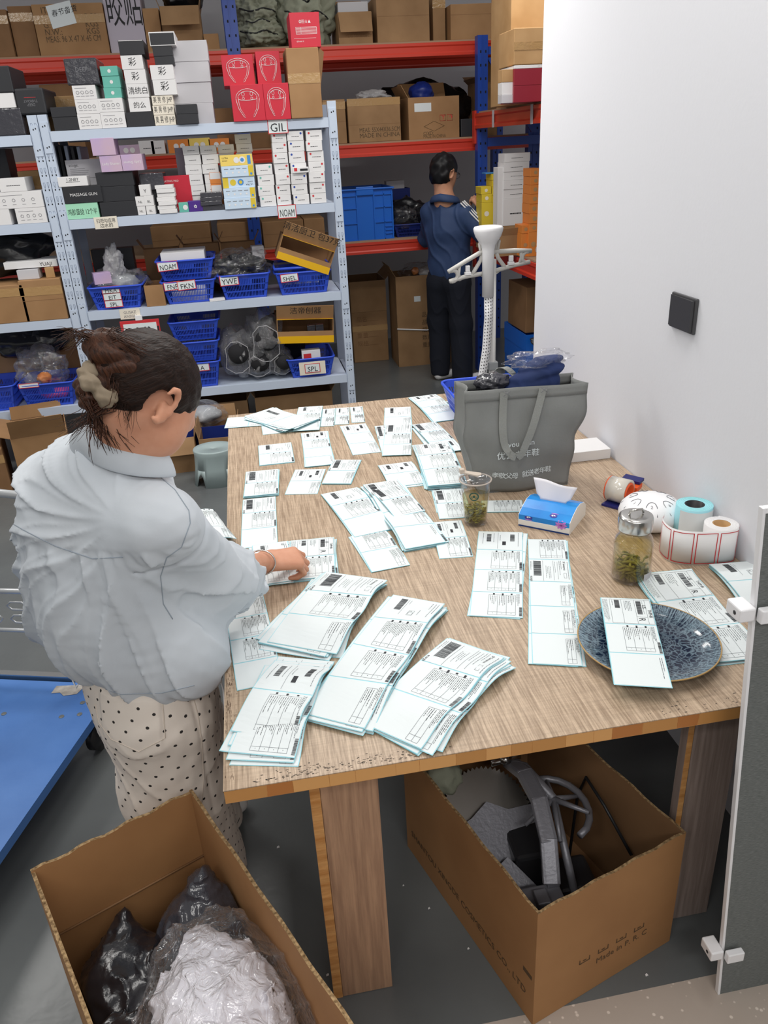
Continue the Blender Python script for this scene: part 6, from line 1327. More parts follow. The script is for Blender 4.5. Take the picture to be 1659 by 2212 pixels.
for pts in ([(205, 1520), (213, 1560), (240, 1597), (300, 1624), (357, 1594), (350, 1500)], [(413, 1490), (428, 1545), (436, 1600), (440, 1680), (436, 1740)]): seam(tro, pts, 'seam', 'hemcream', .0013, 8, wm)
for q in (RA, LA):
    f_ = Blob().cap(q+V3(0, 0, -.012), q+fw*.10+V3(0, 0, -.018), .032, .026, .02, (up, 1.0)); f_.minus(lambda P: .002-P[:, 2]); f_.build('shoe', 'whiteplastic2', wm, res=.005)
# bracelet
bc = RW+(RE-RW)*.10; bd = unit(RW-RE); b1 = unit(np.cross(bd, up)); b2 = np.cross(bd, b1)
MB().tube([bc+b1*.034*math.cos(a)+b2*.031*math.sin(a)+bd*.010*math.cos(a) for a in np.linspace(0, 6.2832, 33)[:-1]], .0022, 0, 8, closed=True).build('bracelet', 'steel', wm)

# ================================================================ the man at the back shelves
mm = thing('person', (1.66, 4.92, 0), 'man in navy striped-sleeve jacket and dark trousers facing the back rack', 'person')
mf = unit(V3(.62, .78, 0)); mr = unit(V3(.78, -.62, 0)); MB_ = np.array([mf, mr, up])
mh = V3(1.635, 4.90, 1.545); hf_ = unit(V3(.80, .55, -.22)); hr_ = unit(V3(.55, -.82, 0)); hu_ = np.cross(hr_, hf_); HM = np.array([hf_, hr_, hu_])
def HH(f, s_, u): return mh+hf_*f+hr_*s_+hu_*u
mn = V3(1.625, 4.88, 1.365); mp = V3(1.66, 4.92, .86); mc = V3(1.655, 4.90, 1.18)
mrs = V3(1.750, 4.79, 1.268); mls = V3(1.55, 4.99, 1.285); mre = V3(1.875, 4.70, 1.11); mrw = V3(1.868, 4.75, 1.305)
b = Blob(); b.ell(HH(-.01, 0, .02), (.098, .078, .10), HM, .02); b.ell(HH(.035, 0, -.035), (.06, .06, .085), HM, .03); b.cap(HH(.093, 0, 0), HH(.108, 0, -.03), .008, .012, .01); b.cap(HH(.055, 0, -.10), HH(.03, 0, -.09), .02, .028, .03)
for s_ in (1, -1):
    b.chain([HH(-.012+.014*math.cos(t), s_*(.08+.006*math.sin(t)), -.005+.03*math.sin(t)) for t in np.linspace(-1.9, 2.6, 7)], [.006]*7, .006)
b.cap(HH(-.04, 0, -.05), mn, .055, .06, .03); b.cap(mn, mc, .07, .11, .05); b.cap(mc, mp, .11, .11, .05)
mla = V3(1.60, 5.02, .07); mra = V3(1.735, 4.83, .07)
b.chain([mp+mr*-.08, V3(1.60, 5.02, .47), mla], [.08, .055, .04], .04); b.chain([mp+mr*.08, V3(1.735, 4.86, .47), mra], [.08, .055, .04], .04)
b.chain([mrs, mre, mrw], [.05, .04, .027], .02); mle = V3(1.56, 5.20, 1.08); mlw = V3(1.72, 5.28, 1.28); b.chain([mls, mle, mlw], [.05, .04, .027], .02)
d_ = unit(V3(-.45, .35, .7)); n_ = unit(V3(.35, -.85, .2)); n_ = unit(n_-d_*(n_@d_)); hand(b, mrw, d_, n_, unit(np.cross(d_, n_)), [(50, 60, 30), (55, 60, 30), (60, 60, 30), (60, 60, 30)], .05, 1.0)
d_ = unit(V3(.35, .1, .8)); n_ = unit(V3(-.5, -.7, .3)); n_ = unit(n_-d_*(n_@d_)); hand(b, mlw, d_, n_, unit(np.cross(d_, n_)), [(40, 50, 30)]*4, .05, 1.0)
b.build('body', 'skinman', mm, res=.005, smooth=1)
h_ = Blob(); h_.ell(HH(-.018, 0, .032), (.106, .088, .108), HM, .02); h_.ell(HH(-.045, 0, -.02), (.072, .076, .09), HM, .03); gm = fnoise(44, 8, 90); h_.disp = lambda P: .004*gm(P); h_.dmax = .012
def hl(P):
    q = P-mh; f = q@hf_; s_ = np.abs(q@hr_); u = q@hu_
    return np.maximum(np.maximum(f-(.075+.2*(u-.04)), np.where(f > .0, -(u-.01+.4*(.035-f)*(f < .03)), -1)), np.maximum(np.where(f <= 0, -(u+.085), -1), np.where(s_ > .06, .034-np.sqrt((f+.01)**2+(u+.012)**2), -1)))
h_.minus(hl); h_.build('hair', mat('hairman', '121215', .5, spec=.3), mm, res=.005)
mb = MB(); 
for s_ in (1,): mb.tube([HH(.0, s_*.082, .012), HH(.06, s_*.078, .012), HH(.098, s_*.06, .010), HH(.10, s_*.03, .012)], .0018, 0, 6).tube([HH(.098+.004*math.sin(t), s_*(.04+.02*math.cos(t)), -.004+.018*math.sin(t)) for t in np.linspace(0, 6.28, 13)[:-1]], .0013, 0, 5, closed=True)
mb.build('glasses', 'black', mm)
j = Blob(); j.ell(V3(1.655, 4.90, 1.15), (.125, .180, .20), MB_, .05); j.ell(V3(1.665, 4.91, .92), (.135, .170, .20), MB_, .07); j.cap(mrs, mls, .058, .062, .06); j.cap(mn+V3(0, 0, -.04), mc, .07, .12, .06)
j.chain([mrs, mre, mrw-unit(mrw-mre)*.035], [.072, .062, .045], .03); j.chain([mls, mle, mlw-unit(mlw-mle)*.04], [.075, .062, .046], .04)
j1 = fnoise(51, 7, 26, (1, 1, .5)); j2 = fnoise(52, 7, 80)
j.disp = lambda P: .004*j1(P)+.008*((1-np.abs(np.sin((P@mr)*30+(P[:, 2])*14+.8*j1(P))))**2.2)-.002+.0008*j2(P); j.dmax = .02
j.minus(lambda P: .738+.03*((P-mp)@mr)-P[:, 2]); j.minus(lambda P: np.where(np.linalg.norm(P-mn-V3(.01, .01, .02), axis=1) < .11, (P-mn-V3(0, 0, .0))@unit(V3(.3, .35, 1))-.01, -1))
j.build('jacket', 'jacket', mm, res=.006)
mb = MB(); P_ = []; nA, nB = 31, 6
for i in range(nA):
    th = math.radians(-140+280*i/(nA-1)); dd = -mf*math.cos(th)+mr*math.sin(th); fr = abs(th)/math.radians(140); pi_ = mn+dd*.062+up*(.055*(1-fr)+.02*fr); pl = mn+dd*(.098+.02*fr)-up*(.0+.03*fr)
    for k in range(nB): t = k/(nB-1); P_.append(pi_*(1-t)+pl*t+dd*.012*math.sin(math.pi*t)+up*.012*math.sin(math.pi*t))
mb.add(P_, [(i*nB+k, i*nB+k+1, (i+1)*nB+k+1, (i+1)*nB+k) for i in range(nA-1) for k in range(nB-1)], 0, True)
c_ = mb.build('collar', 'jacket', mm); m_ = c_.modifiers.new('thick', 'SOLIDIFY'); m_.thickness = .004
# three white stripes down each sleeve: ribbons lying on the cloth
def stripe(A, B, ra, rb, side, parent, n=14):
    ax = unit(B-A); s1 = unit(side-ax*(side@ax)); s2 = np.cross(ax, s1); mb = MB()
    for k in (-1, 0, 1):
        L_ = []
        for i in range(n+1):
            t = i/n; c = A*(1-t)+B*t; r_ = ra*(1-t)+rb*t+.020; an = k*.26
            L_.append(c+(s1*math.cos(an)+s2*math.sin(an))*r_)
        mb.tube(L_, .0055, 0, 6)
    return mb.build('sleeve_stripe', 'white', parent)
stripe(mn*.35+mrs*.65+V3(0, 0, .0), mre, .062, .062, V3(.35, -.75, .55), mm); stripe(mre, mrw-unit(mrw-mre)*.04, .062, .044, V3(.45, -.85, .2), mm)
t_ = Blob(); t_.ell(V3(1.66, 4.92, .82), (.125, .165, .13), MB_, .05); t_.cap(mp+mr*.075-up*.1, V3(1.735, 4.86, .47), .105, .085, .04); t_.cap(V3(1.735, 4.86, .47), mra, .085, .078, .04); t_.cap(mp-mr*.075-up*.1, V3(1.60, 5.02, .47), .105, .085, .04); t_.cap(V3(1.60, 5.02, .47), mla, .085, .075, .04)
t_.disp = lambda P: .004*j1(P)+.004*((1-np.abs(np.sin(P[:, 2]*12+(P@mr)*26+1.5*j1(P))))**3); t_.dmax = .014; t_.minus(lambda P: .035-P[:, 2]); t_.minus(lambda P: P[:, 2]-.86); t_.build('trousers', 'navytrousers', mm, res=.006)
for q in (mla, mra):
    f_ = Blob().cap(q-mf*.03+V3(0, 0, -.03), q+unit(V3(.95, .25, 0))*.16+V3(0, 0, -.035), .038, .032, .02); f_.minus(lambda P: .003-P[:, 2]); sh_ = f_.build('shoe', 'white', mm, res=.006)
    mb = MB()
    for a in range(6):
        for c in range(3): mb.disc(q+unit(V3(.95, .25, 0))*(.04+.02*a)+unit(V3(.25, -.95, 0))*(.012*(c-1)+.006*(a % 2))+up*(.004-.0012*a-abs(c-1)*.004), X, Y, .0055, 0, 4)
    mb.build('checks', 'ink', sh_)
# ================================================================ things on the table
def ring_pts(c, r, n=24, ax=(X, Y)): return [np.array(c)+ax[0]*r*math.cos(a)+ax[1]*r*math.sin(a) for a in np.linspace(0, 2*math.pi, n+1)[:-1]]
mat('tea', 'b6ad62', .05, trans=0); film('teawater', .02, .2, 0, 3, 0, tint=lin('efebc8'))
mat('leaf', '85812f', .5, c2='a29c50', scale=30)
def leaves(c, r, z0, z1, n, parent, seed, L=.022, w=.0022):
    rr = random.Random(seed); mb = MB()
    for i in range(n):
        a = rr.uniform(0, 6.28); q = r*.8*math.sqrt(rr.random()); p = V3_(c[0]+q*math.cos(a), c[1]+q*math.sin(a), rr.uniform(z0, z1)); t = rr.uniform(0, 6.28); el = rr.uniform(-.6, .6); P = []
        for k in range(5):
            P.append(p.copy()); t += rr.uniform(-.7, .7); p = p+V3_(math.cos(t)*math.cos(el), math.sin(t)*math.cos(el), math.sin(el))*L/4; 
            dx = p[0]-c[0]; dy = p[1]-c[1]; h = math.hypot(dx, dy)
            if h > r*.92: p[0] = c[0]+dx/h*r*.92; p[1] = c[1]+dy/h*r*.92
            p[2] = min(max(p[2], z0), z1)
        mb.tube(P, [w*.4, w, w*1.2, w, w*.3], 0, 5)
    o = mb.build('tea_leaves', 'leaf', parent); o['kind'] = 'stuff'; return o
def V3_(*a): return np.array(a, float)
# tumbler
cu = thing('tumbler', (.722, .912, TH), 'clear plastic tumbler of green tea with straw lid beside the tote bag', 'cup'); c = (.722, .912, TH)
prof = [(.0001, .002), (.031, .002), (.033, .006), (.036, .05), (.0405, .10), (.0445, .145), (.0445, .1455), (.0425, .1455), (.039, .10), (.0345, .05), (.031, .010), (.0001, .010)]
MB().lathe(prof, c, 40).build('cup_wall', 'glass', cu)
MB().lathe([(.0001, .011), (.0300, .011), (.0335, .05), (.0372, .092), (.0001, .092)], c, 36).build('tea', 'teawater', cu)
leaves(c, .032, TH+.014, TH+.056, 190, cu, 3)
lid = MB().lathe([(.0001, .152), (.036, .152), (.044, .149), (.0475, .146), (.0475, .138), (.0462, .136)], c, 40).build('lid', 'glass', cu)
mat('beigeplastic', 'c9bcae', .4)
MB().tube(ring_pts((c[0], c[1], TH+.139), .0455, 40), .0022, 0, 6, closed=True).build('seal_ring', 'beigeplastic', cu)
mb = MB().prism([(-.042, -.008), (-.02, -.009), (.012, -.012), (.018, .0), (.012, .012), (-.02, .009), (-.042, .008)], (c[0], c[1], TH+.1535), unit_([.75, -.66, 0]) if 0 else X*.75-Y*.66, X*.66+Y*.75, Z*.004); mb.box(c[0]-.040, c[1]+.018, TH+.152, c[0]-.026, c[1]+.034, TH+.166, c=.002); mb.build('lid_flap', 'beigeplastic', cu)
mb = MB(); mat('emblem', '1f4b3f', .4)
def onwall(a, z, dr=.0008): r = .0332+(z-.006)*.0815; return (c[0]+(r+dr)*math.cos(a), c[1]+(r+dr)*math.sin(a), TH+z)
for (r0, r1, st) in ((.010, .0135, 1), (.0, .004, 1)):
    N = 26
    for i in range(N):
        t0, t1 = 6.2832*i/N, 6.2832*(i+1)/N; q = [(r0, t0), (r1, t0), (r1, t1), (r0, t1)]; mb.add([onwall(-1.95+ra*math.cos(t)/.040, .103+ra*math.sin(t)) for ra, t in q], [(0, 1, 2, 3)], 0)
for k in (-1, 1):
    for m_ in range(3): mb.add([onwall(-1.95+k*(.003+.002*m_)/.04, .096+.004*m_), onwall(-1.95+k*(.0085)/.04, .098+.004*m_), onwall(-1.95+k*(.0085)/.04, .1+.004*m_), onwall(-1.95+k*(.003+.002*m_)/.04, .098+.004*m_)], [(0, 1, 2, 3)], 0)
mb.build('emblem', 'emblem', cu)
# glass bottle with steel lid
c = (1.008, .505, TH); bo = thing('glass_bottle', c, 'glass water bottle with steel lid and long tea leaves before the label rolls', 'bottle')
MB().lathe([(.0001, .003), (.044, .003), (.0475, .008), (.048, .02), (.048, .10), (.044, .118), (.036, .130), (.036, .140), (.0345, .140), (.0345, .130), (.042, .116), (.0455, .10), (.0455, .012), (.0001, .012)], c, 40).build('glass_wall', 'glass', bo)
MB().lathe([(.0001, .0125), (.0452, .0125), (.0452, .10), (.0410, .1145), (.0001, .1145)], c, 36).build('tea', 'teawater', bo)
leaves(c, .044, TH+.015, TH+.055, 90, bo, 8, .05, .0030)
MB().lathe([(.036, .137), (.0405, .138), (.0415, .142), (.0415, .170), (.0395, .176), (.034, .1775), (.030, .178), (.0001, .180)], c, 44).build('lid', 'steel', bo)
MB().tube([(c[0]-.018, c[1], TH+.180), (c[0]-.018, c[1]-.004, TH+.190), (c[0]-.004, c[1]-.008, TH+.195), (c[0]+.012, c[1]-.004, TH+.192), (c[0]+.018, c[1], TH+.181)], .0028, 0, 8).build('lid_loop', 'steel', bo)
mb = MB(); 
for i in range(8):
    a0, a1 = -1.35+.09*i, -1.35+.09*(i+1); mb.add([(c[0]+.0484*math.cos(a), c[1]+.0484*math.sin(a), TH+z) for a, z in ((a0, .014), (a1, .014), (a1, .034), (a0, .034))], [(0, 1, 2, 3)], 0)
mb.build('base_label', 'whitegrey', bo)
# plate
pc = (.905, .212, TH); pt = mat('glaze', '1c2c46', .12, spec=.35, coat=.15); nt, p = nodes(pt)
tc = nt.nodes.new('ShaderNodeTexCoord'); nz = nt.nodes.new('ShaderNodeTexNoise'); nz.inputs['Scale'].default_value = 22; nz.inputs['Detail'].default_value = 6; nt.links.new(tc.outputs['Object'], nz.inputs['Vector'])
ad = nt.nodes.new('ShaderNodeMixRGB'); ad.blend_type = 'ADD'; ad.inputs[0].default_value = .055; nt.links.new(tc.outputs['Object'], ad.inputs[1]); nt.links.new(nz.outputs['Color'], ad.inputs[2])
v1 = nt.nodes.new('ShaderNodeTexVoronoi'); v1.feature = 'DISTANCE_TO_EDGE'; v1.inputs['Scale'].default_value = 85; nt.links.new(ad.outputs[0], v1.inputs['Vector'])
r1 = nt.nodes.new('ShaderNodeValToRGB'); r1.color_ramp.elements[0].position = 0; r1.color_ramp.elements[1].position = .16; r1.color_ramp.elements[0].color = (1, 1, 1, 1); r1.color_ramp.elements[1].color = (0, 0, 0, 1); nt.links.new(v1.outputs['Distance'], r1.inputs[0])
n2 = nt.nodes.new('ShaderNodeTexNoise'); n2.inputs['Scale'].default_value = 16; n2.inputs['Detail'].default_value = 3; nt.links.new(tc.outputs['Object'], n2.inputs['Vector'])
mu = nt.nodes.new('ShaderNodeMath'); mu.operation = 'MULTIPLY'; nt.links.new(r1.outputs[0], mu.inputs[0]); nt.links.new(n2.outputs['Fac'], mu.inputs[1])
# radial streaks towards the rim
sx = nt.nodes.new('ShaderNodeSeparateXYZ'); nt.links.new(tc.outputs['Object'], sx.inputs[0]); an = nt.nodes.new('ShaderNodeMath'); an.operation = 'ARCTAN2'; nt.links.new(sx.outputs[1], an.inputs[0]); nt.links.new(sx.outputs[0], an.inputs[1])
ln = nt.nodes.new('ShaderNodeVectorMath'); ln.operation = 'LENGTH'; nt.links.new(tc.outputs['Object'], ln.inputs[0]); cbn = nt.nodes.new('ShaderNodeCombineXYZ'); am = nt.nodes.new('ShaderNodeMath'); am.operation = 'MULTIPLY'; am.inputs[1].default_value = 45; nt.links.new(an.outputs[0], am.inputs[0]); nt.links.new(am.outputs[0], cbn.inputs[0])
lm = nt.nodes.new('ShaderNodeMath'); lm.operation = 'MULTIPLY'; lm.inputs[1].default_value = 14; nt.links.new(ln.outputs['Value'], lm.inputs[0]); nt.links.new(lm.outputs[0], cbn.inputs[1])
n3 = nt.nodes.new('ShaderNodeTexNoise'); n3.inputs['Scale'].default_value = 1; n3.inputs['Detail'].default_value = 3; nt.links.new(cbn.outputs[0], n3.inputs['Vector'])
mr_ = nt.nodes.new('ShaderNodeMapRange'); mr_.inputs[1].default_value = .095; mr_.inputs[2].default_value = .148; nt.links.new(ln.outputs['Value'], mr_.inputs[0])
ml = nt.nodes.new('ShaderNodeMath'); ml.operation = 'MULTIPLY'; nt.links.new(mr_.outputs[0], ml.inputs[0]); r3 = nt.nodes.new('ShaderNodeValToRGB'); r3.color_ramp.elements[0].position = .42; r3.color_ramp.elements[1].position = .62; nt.links.new(n3.outputs['Fac'], r3.inputs[0]); nt.links.new(r3.outputs[0], ml.inputs[1])
sm = nt.nodes.new('ShaderNodeMath'); sm.operation = 'ADD'; sm.use_clamp = True; nt.links.new(mu.outputs[0], sm.inputs[0]); nt.links.new(ml.outputs[0], sm.inputs[1])
mxp = nt.nodes.new('ShaderNodeMixRGB'); mxp.inputs[1].default_value = lin('121d33'); mxp.inputs[2].default_value = lin('7f94a0'); nt.links.new(sm.outputs[0], mxp.inputs[0]); nt.links.new(mxp.outputs[0], p.inputs['Base Color'])
pl = thing('plate', pc, 'large dark blue crackle-glazed plate near the partition', 'plate')
MB().lathe([(.0001, .002), (.085, .002), (.088, .0), (.094, .0), (.097, .006), (.125, .014), (.145, .026), (.1475, .0295), (.1455, .031), (.124, .019), (.10, .0115), (.06, .0095), (.0001, .0095)], pc, 72).build('dish', 'glaze', pl)
MB().tube(ring_pts((pc[0], pc[1], TH+.0302), .1468, 80), .0017, 0, 6, closed=True).build('rim', mat('rimtan', 'b08f5a', .35), pl)
sheet('R-marked label strip lying across the blue plate', (1297, 1291), (1404, 1298), (1326, 1480), 'SPE', TH+.0335, (0, 0, 0), curl=(0, .0))
sheet('teal-edged label strip just under the R-marked one on the plate', (1296, 1293), (1400, 1299), (1325, 1478), 'SPE', TH+.031, (0, 0, 0))
# tissue pack
P0, P1, P2 = V3_(.837, .864, 0), V3_(.945, .772, 0), V3_(1.044, .885, 0); ux = (P1-P0)/np.linalg.norm(P1-P0); uy = V3_(-ux[1], ux[0], 0); Wt, Dt, Ht = .150, .145, .058
tp = thing('tissue_pack', (.94, .83, TH), 'blue and white tissue pack with one tissue pulled up', 'tissue pack'); o = P0+Z*TH
mat('tissueblue', '1a7bd0', .25, c2='2b9be8', scale=10); mat('tissuewhite', 'f0eee8', .35); mat('tissuedark', '1d3f7c', .3)
sec = [(0, .0), (Dt, .0), (Dt, .034), (Dt*.86, .050), (Dt*.62, .060), (Dt*.42, .060), (Dt*.18, .049), (0, .036)]
MB().prism(sec, o, uy, Z, ux*Wt).build('pack_body', 'tissueblue', tp)
e = .0006; mb = MB(); mb.prism([(-e, .004), (0, .004), (0, .021), (-e, .021)], o, uy, Z, ux*Wt, 0).prism([(-2*e, 0), (0, 0), (0, .0045), (-2*e, .0045)], o, uy, Z, ux*Wt, 1)
mb.prism([(a*1.0, b*1.0) for a, b in sec], o+ux*Wt, uy, Z, ux*.0012, 0).prism([(a, b) for a, b in sec], o-ux*.0012, uy, Z, ux*.0011, 0); mb.build('white_band', ['tissuewhite', 'tissuedark'], tp)
mb = MB(); mat('violet', '3a2f9c', .35); mat('pinkflower', 'c77fd0', .4)
of = o-uy*.0009; fz = Z
def face(s_, z_): # point on the front face then over the sloping top
    if z_ <= .036: return o+ux*s_+Z*z_-uy*.0009
    t = z_-.036; d = unit_v(uy*(Dt*.18)+Z*.013); return o+ux*s_+Z*.036+d*t+Z*.0008
def unit_v(a): return a/np.linalg.norm(a)
def blobf(cx, cz, rx, rz, mi, a0=0):
    N = 16; mb.add([face(cx+rx*math.cos(6.2832*k/N), cz+rz*math.sin(6.2832*k/N))-uy*.0002*(mi+1)+Z*.0001*(mi+1) for k in range(N)], [list(range(N))], mi)
blobf(.030, .031, .012, .0048 if 0 else .0049, 0); blobf(.098, .052, .011, .007, 0)
for cx, cz in ((.030, .0315), (.098, .052)):
    for k in range(5): blobf(cx+.004*math.cos(1.05*k), cz+.0018*math.sin(1.05*k)+.0007, .0024, .0013, 2)
blobf(.030, .0245, .012, .0012, 3); blobf(.100, .0602, .011, .0012, 3)
for k in range(9):
    a = 2*math.pi*k/9; N = 8; cx, cz = .126, .027; L = .018
    mb.add([face(cx+L*(.5+.5*math.cos(t))*math.cos(a)-.004*math.sin(t)*math.sin(a), cz+(L*(.5+.5*math.cos(t))*math.sin(a)+.004*math.sin(t)*math.cos(a))*.8)-uy*.0004 for t in np.linspace(0, 6.28, N+1)[:-1]], [list(range(N))], 1)
mb.build('print', ['violet', 'pinkflower', 'tissuewhite', 'pinkflower'], tp)
mb = MB(); n, m = 14, 8; Pt = []
for i in range(n):
    for k in range(m):
        a = i/(n-1); b_ = k/(m-1); w_ = .045+.02*b_; q = o+ux*(Wt*.5+(a-.5)*2*w_*(1.0 if b_ > .2 else .85))+uy*(Dt*.5+.006*math.sin(a*7)*(b_)+.012*b_)+Z*(.058+.062*b_-.012*(a)*b_)
        Pt.append(q)
mb.add(Pt, [(i*m+k, (i+1)*m+k, (i+1)*m+k+1, i*m+k+1) for i in range(n-1) for k in range(m-1)], 0, True); ts = mb.build('tissue', mat('tissue', 'eceaf0', .9), tp); md = ts.modifiers.new('thick', 'SOLIDIFY'); md.thickness = .0012
# tote bag
bx0, bx1, by0, by1, bz = .790, 1.080, 1.10, 1.21, 1.092
tg = thing('tote_bag', (.935, 1.155, TH), 'grey fabric tote bag with white lettering holding navy clothes', 'bag')
mat('totegrey', '7d7f7d', .8, c2='858785', scale=8, bump=.15, bscale=140); mat('totestrap', '8b8d89', .8, bump=.4, bscale=200)
g_ = np.random.RandomState(5)
def bagpt(s_, t, side):   # s across 0..1, t height 0..1
    wob = .010*math.sin(6*s_+2)*math.sin(5*t+1)+.006*math.sin(11*s_+3*t)+.004*math.sin(17*t+5*s_)
    xl = bx0-.048*t+.016*math.sin(3.1*t)*-1-.012*math.exp(-((t-.55)/.12)**2); xr = bx1+.050*t+.012*math.exp(-((t-.72)/.15)**2)-.01*math.exp(-((t-.5)/.1)**2)
    x = xl*(1-s_)+xr*s_; bul = .022*math.sin(math.pi*s_)*math.sin(math.pi*min(1, t*1.1))
    if side == 'f': y = by0-bul+wob*(1-t*.5)*.8
    else: y = by1+bul*.6+wob*.5+.01*t
    return V3_(x, y, TH+.001+(bz-TH)*t-(.012*s_)*t)
NS, NT = 22, 22
def sheetgrid(fn, ns, nt_, mb, mi=0): 
    b0 = len(mb.v); mb.add([fn(i/ns, k/nt_) for i in range(ns+1) for k in range(nt_+1)], [(i*(nt_+1)+k, (i+1)*(nt_+1)+k, (i+1)*(nt_+1)+k+1, i*(nt_+1)+k+1) for i in range(ns) for k in range(nt_)], mi, True)
mb = MB(); sheetgrid(lambda a, t: bagpt(a, t, 'f'), NS, NT, mb); sheetgrid(lambda a, t: bagpt(1-a, t, 'b'), NS, NT, mb)
def side(s_):
    def f(a, t):
        A, B = (bagpt(1, t, 'f'), bagpt(1, t, 'b')) if s_ else (bagpt(0, t, 'b'), bagpt(0, t, 'f')); q = A*(1-a)+B*a; q[0] += (-1 if s_ else 1)*.022*math.sin(math.pi*a)*t; return q
    return f
sheetgrid(side(1), 6, NT, mb); sheetgrid(side(0), 6, NT, mb); mb.quad(bagpt(0, 0, 'b'), bagpt(1, 0, 'b'), bagpt(1, 0, 'f'), bagpt(0, 0, 'f'))
bbd = mb.build('bag_body', 'totegrey', tg); md = bbd.modifiers.new('thick', 'SOLIDIFY'); md.thickness = .002; md.offset = -1
mb = MB(); sheetgrid(lambda a, t: bagpt(a, .90+.1*t, 'f')-Y*.0022, NS, 3, mb); sheetgrid(lambda a, t: bagpt(1-a, .90+.1*t, 'b')-Y*.0035, NS, 3, mb); hmn = mb.build('hem', 'totegrey', tg); md = hmn.modifiers.new('thick', 'SOLIDIFY'); md.thickness = .0012
def fx(q):   # maps flat lettering on to the bulging front
    s_ = (q[0]-(bx0-.03))/(bx1-bx0+.06); t = (q[2]-TH)/(bz-TH); s_ = min(max(s_, 0), 1)
    for _ in range(3):
        p_ = bagpt(s_, t, 'f'); s_ = min(max(s_+(q[0]-p_[0])/.36, 0), 1)
    return V3_(q[0], bagpt(s_, t, 'f')[1]-.0030, q[2])
mb = MB()
mb.text('you', (.872, 0, TH+.160), X, Z, .017, 0, fn=fx, bold=.006); mb.text(',', (.922, 0, TH+.160), X, Z, .017, 0, fn=fx, bold=.006); mb.text('un', (.934, 0, TH+.160), X, Z, .017, 0, fn=fx, bold=.006)
for i, ch in enumerate('优云老年鞋'): mb.text(ch, (.838+.0275*i, 0, TH+.123), X, Z, .019, 0, fn=fx, bold=.006)
for i, ch in enumerate('孝敬父母'): mb.text(ch, (.825+.0195*i, 0, TH+.060-.001*i), X, Z, .0155, 0, fn=fx, bold=.006)
for i, ch in enumerate('就送老年鞋'): mb.text(ch, (.917+.0205*i, 0, TH+.058), X, Z, .0155, 0, fn=fx, bold=.006)
mb.build('lettering', 'paper', tg)
def ribbon(P, w, wd, name, mt, n=20, th=.0022):
    P = [np.array(q, float) for q in P]; k = len(P); out = []
    for j in range(n+1):   # catmull-rom
        t = j/n*(k-1); i = min(int(t), k-2); f = t-i; a, b_, c_, d = P[max(i-1, 0)], P[i], P[i+1], P[min(i+2, k-1)]
        out.append(.5*((2*b_)+(-a+c_)*f+(2*a-5*b_+4*c_-d)*f*f+(-a+3*b_-3*c_+d)*f**3))
    W_ = [np.array(wd[min(int(j/n*(len(wd))), len(wd)-1)], float) for j in range(n+1)]
    mb = MB(); vs = []
    for q, wv in zip(out, W_): vs += [q-wv*w/2, q+wv*w/2]
    mb.add(vs, [(2*j, 2*j+1, 2*j+3, 2*j+2) for j in range(n)], 0, False); o_ = mb.build(name, mt, tg); md = o_.modifiers.new('thick', 'SOLIDIFY'); md.thickness = th; md.offset = 0; return o_
zt = bz; yf = by0-.006
f0 = lambda x, z: (x, fx((x, 0, z))[1]-.004, z)
ribbon([f0(.862, zt-.012), f0(.858, TH+.27), f0(.855, TH+.21), f0(.862, TH+.165), (.882, by0-.045, TH+.137), (.905, by0-.046, TH+.139), (.925, by0-.040, TH+.175), (.950, by0-.032, TH+.235), f0(.985, zt-.012)], .024, [X, X, X, X*.9+Z*.2, X*.35+Z*.9, X*.5-Z*.8, X*.9-Z*.35, X*.95-Z*.3, X*.97-Z*.2], 'handle', 'totestrap', 44)
ribbon([(.878, by1+.006, zt-.05), (.878, by1+.004, zt+.012), (.895, by1-.01, zt+.034), (.920, by1-.03, zt+.014), (.935, by1-.04, zt-.03)], .024, [X, X, X*.9+Y*.4, X*.6+Y*.8], 'handle', 'totestrap', 18)
ribbon([(.985, by1+.006, zt-.05), (.988, by1+.004, zt+.012), (.998, by1-.01, zt+.034), (1.01, by1-.03, zt+.016), (1.018, by1-.04, zt-.03)], .022, [X, X, X*.9+Y*.4, X*.6+Y*.8], 'handle', 'totestrap', 18)
for x_ in (.868, .985): 
    mb = MB(); mb.tube([(x_-.010, yf-.010, zt-.006), (x_+.010, yf-.010, zt-.022)], .0008, 0, 4).tube([(x_+.010, yf-.010, zt-.006), (x_-.010, yf-.010, zt-.022)], .0008, 0, 4); mb.build('stitching', 'inkgrey', tg)
navy = mat('navycloth', '1f2f58', .85, c2='26376a', scale=9, bump=.2, bscale=60)
cl = Blob()
gcl = fnoise(61, 8, 60)
def clf(P): return .004*gcl(P)*.6+.004*((1-np.abs(np.sin(P@V3_(40, 10, 25)+gcl(P))))**2)
AXC = np.array([unit(V3_(1, 0, .22)), Y, unit(V3_(-.22, 0, 1))]); cl.ell((.965, 1.155, 1.075), (.095, .042, .042), AXC, .006).ell((.985, 1.15, 1.112), (.088, .036, .020), AXC, .006).ell((1.0, 1.16, 1.138), (.075, .030, .015), AXC, .005).cap((.93, 1.16, 1.02), (1.03, 1.16, 1.02), .04, .045, .04); cl.disp = clf; cl.dmax = .008
cn_ = cl.build('folded_clothes', 'navycloth', None, res=.005, org=(.97, 1.155, .98)); tag(cn_, 'navy folded clothes sticking out of the grey tote bag', 'clothes')
bag('clear plastic wrap over the navy clothes in the tote bag', (.985, 1.155, 1.155), (.085, .035, .022), 'filmthin', 91, amp=.5, name='plastic_wrap', cat='wrap')
bag('black film packet beside the navy clothes in the tote bag', (.845, 1.16, 1.095), (.045, .03, .025), 'bubble', 92, amp=.4, name='film_packet', cat='packet')
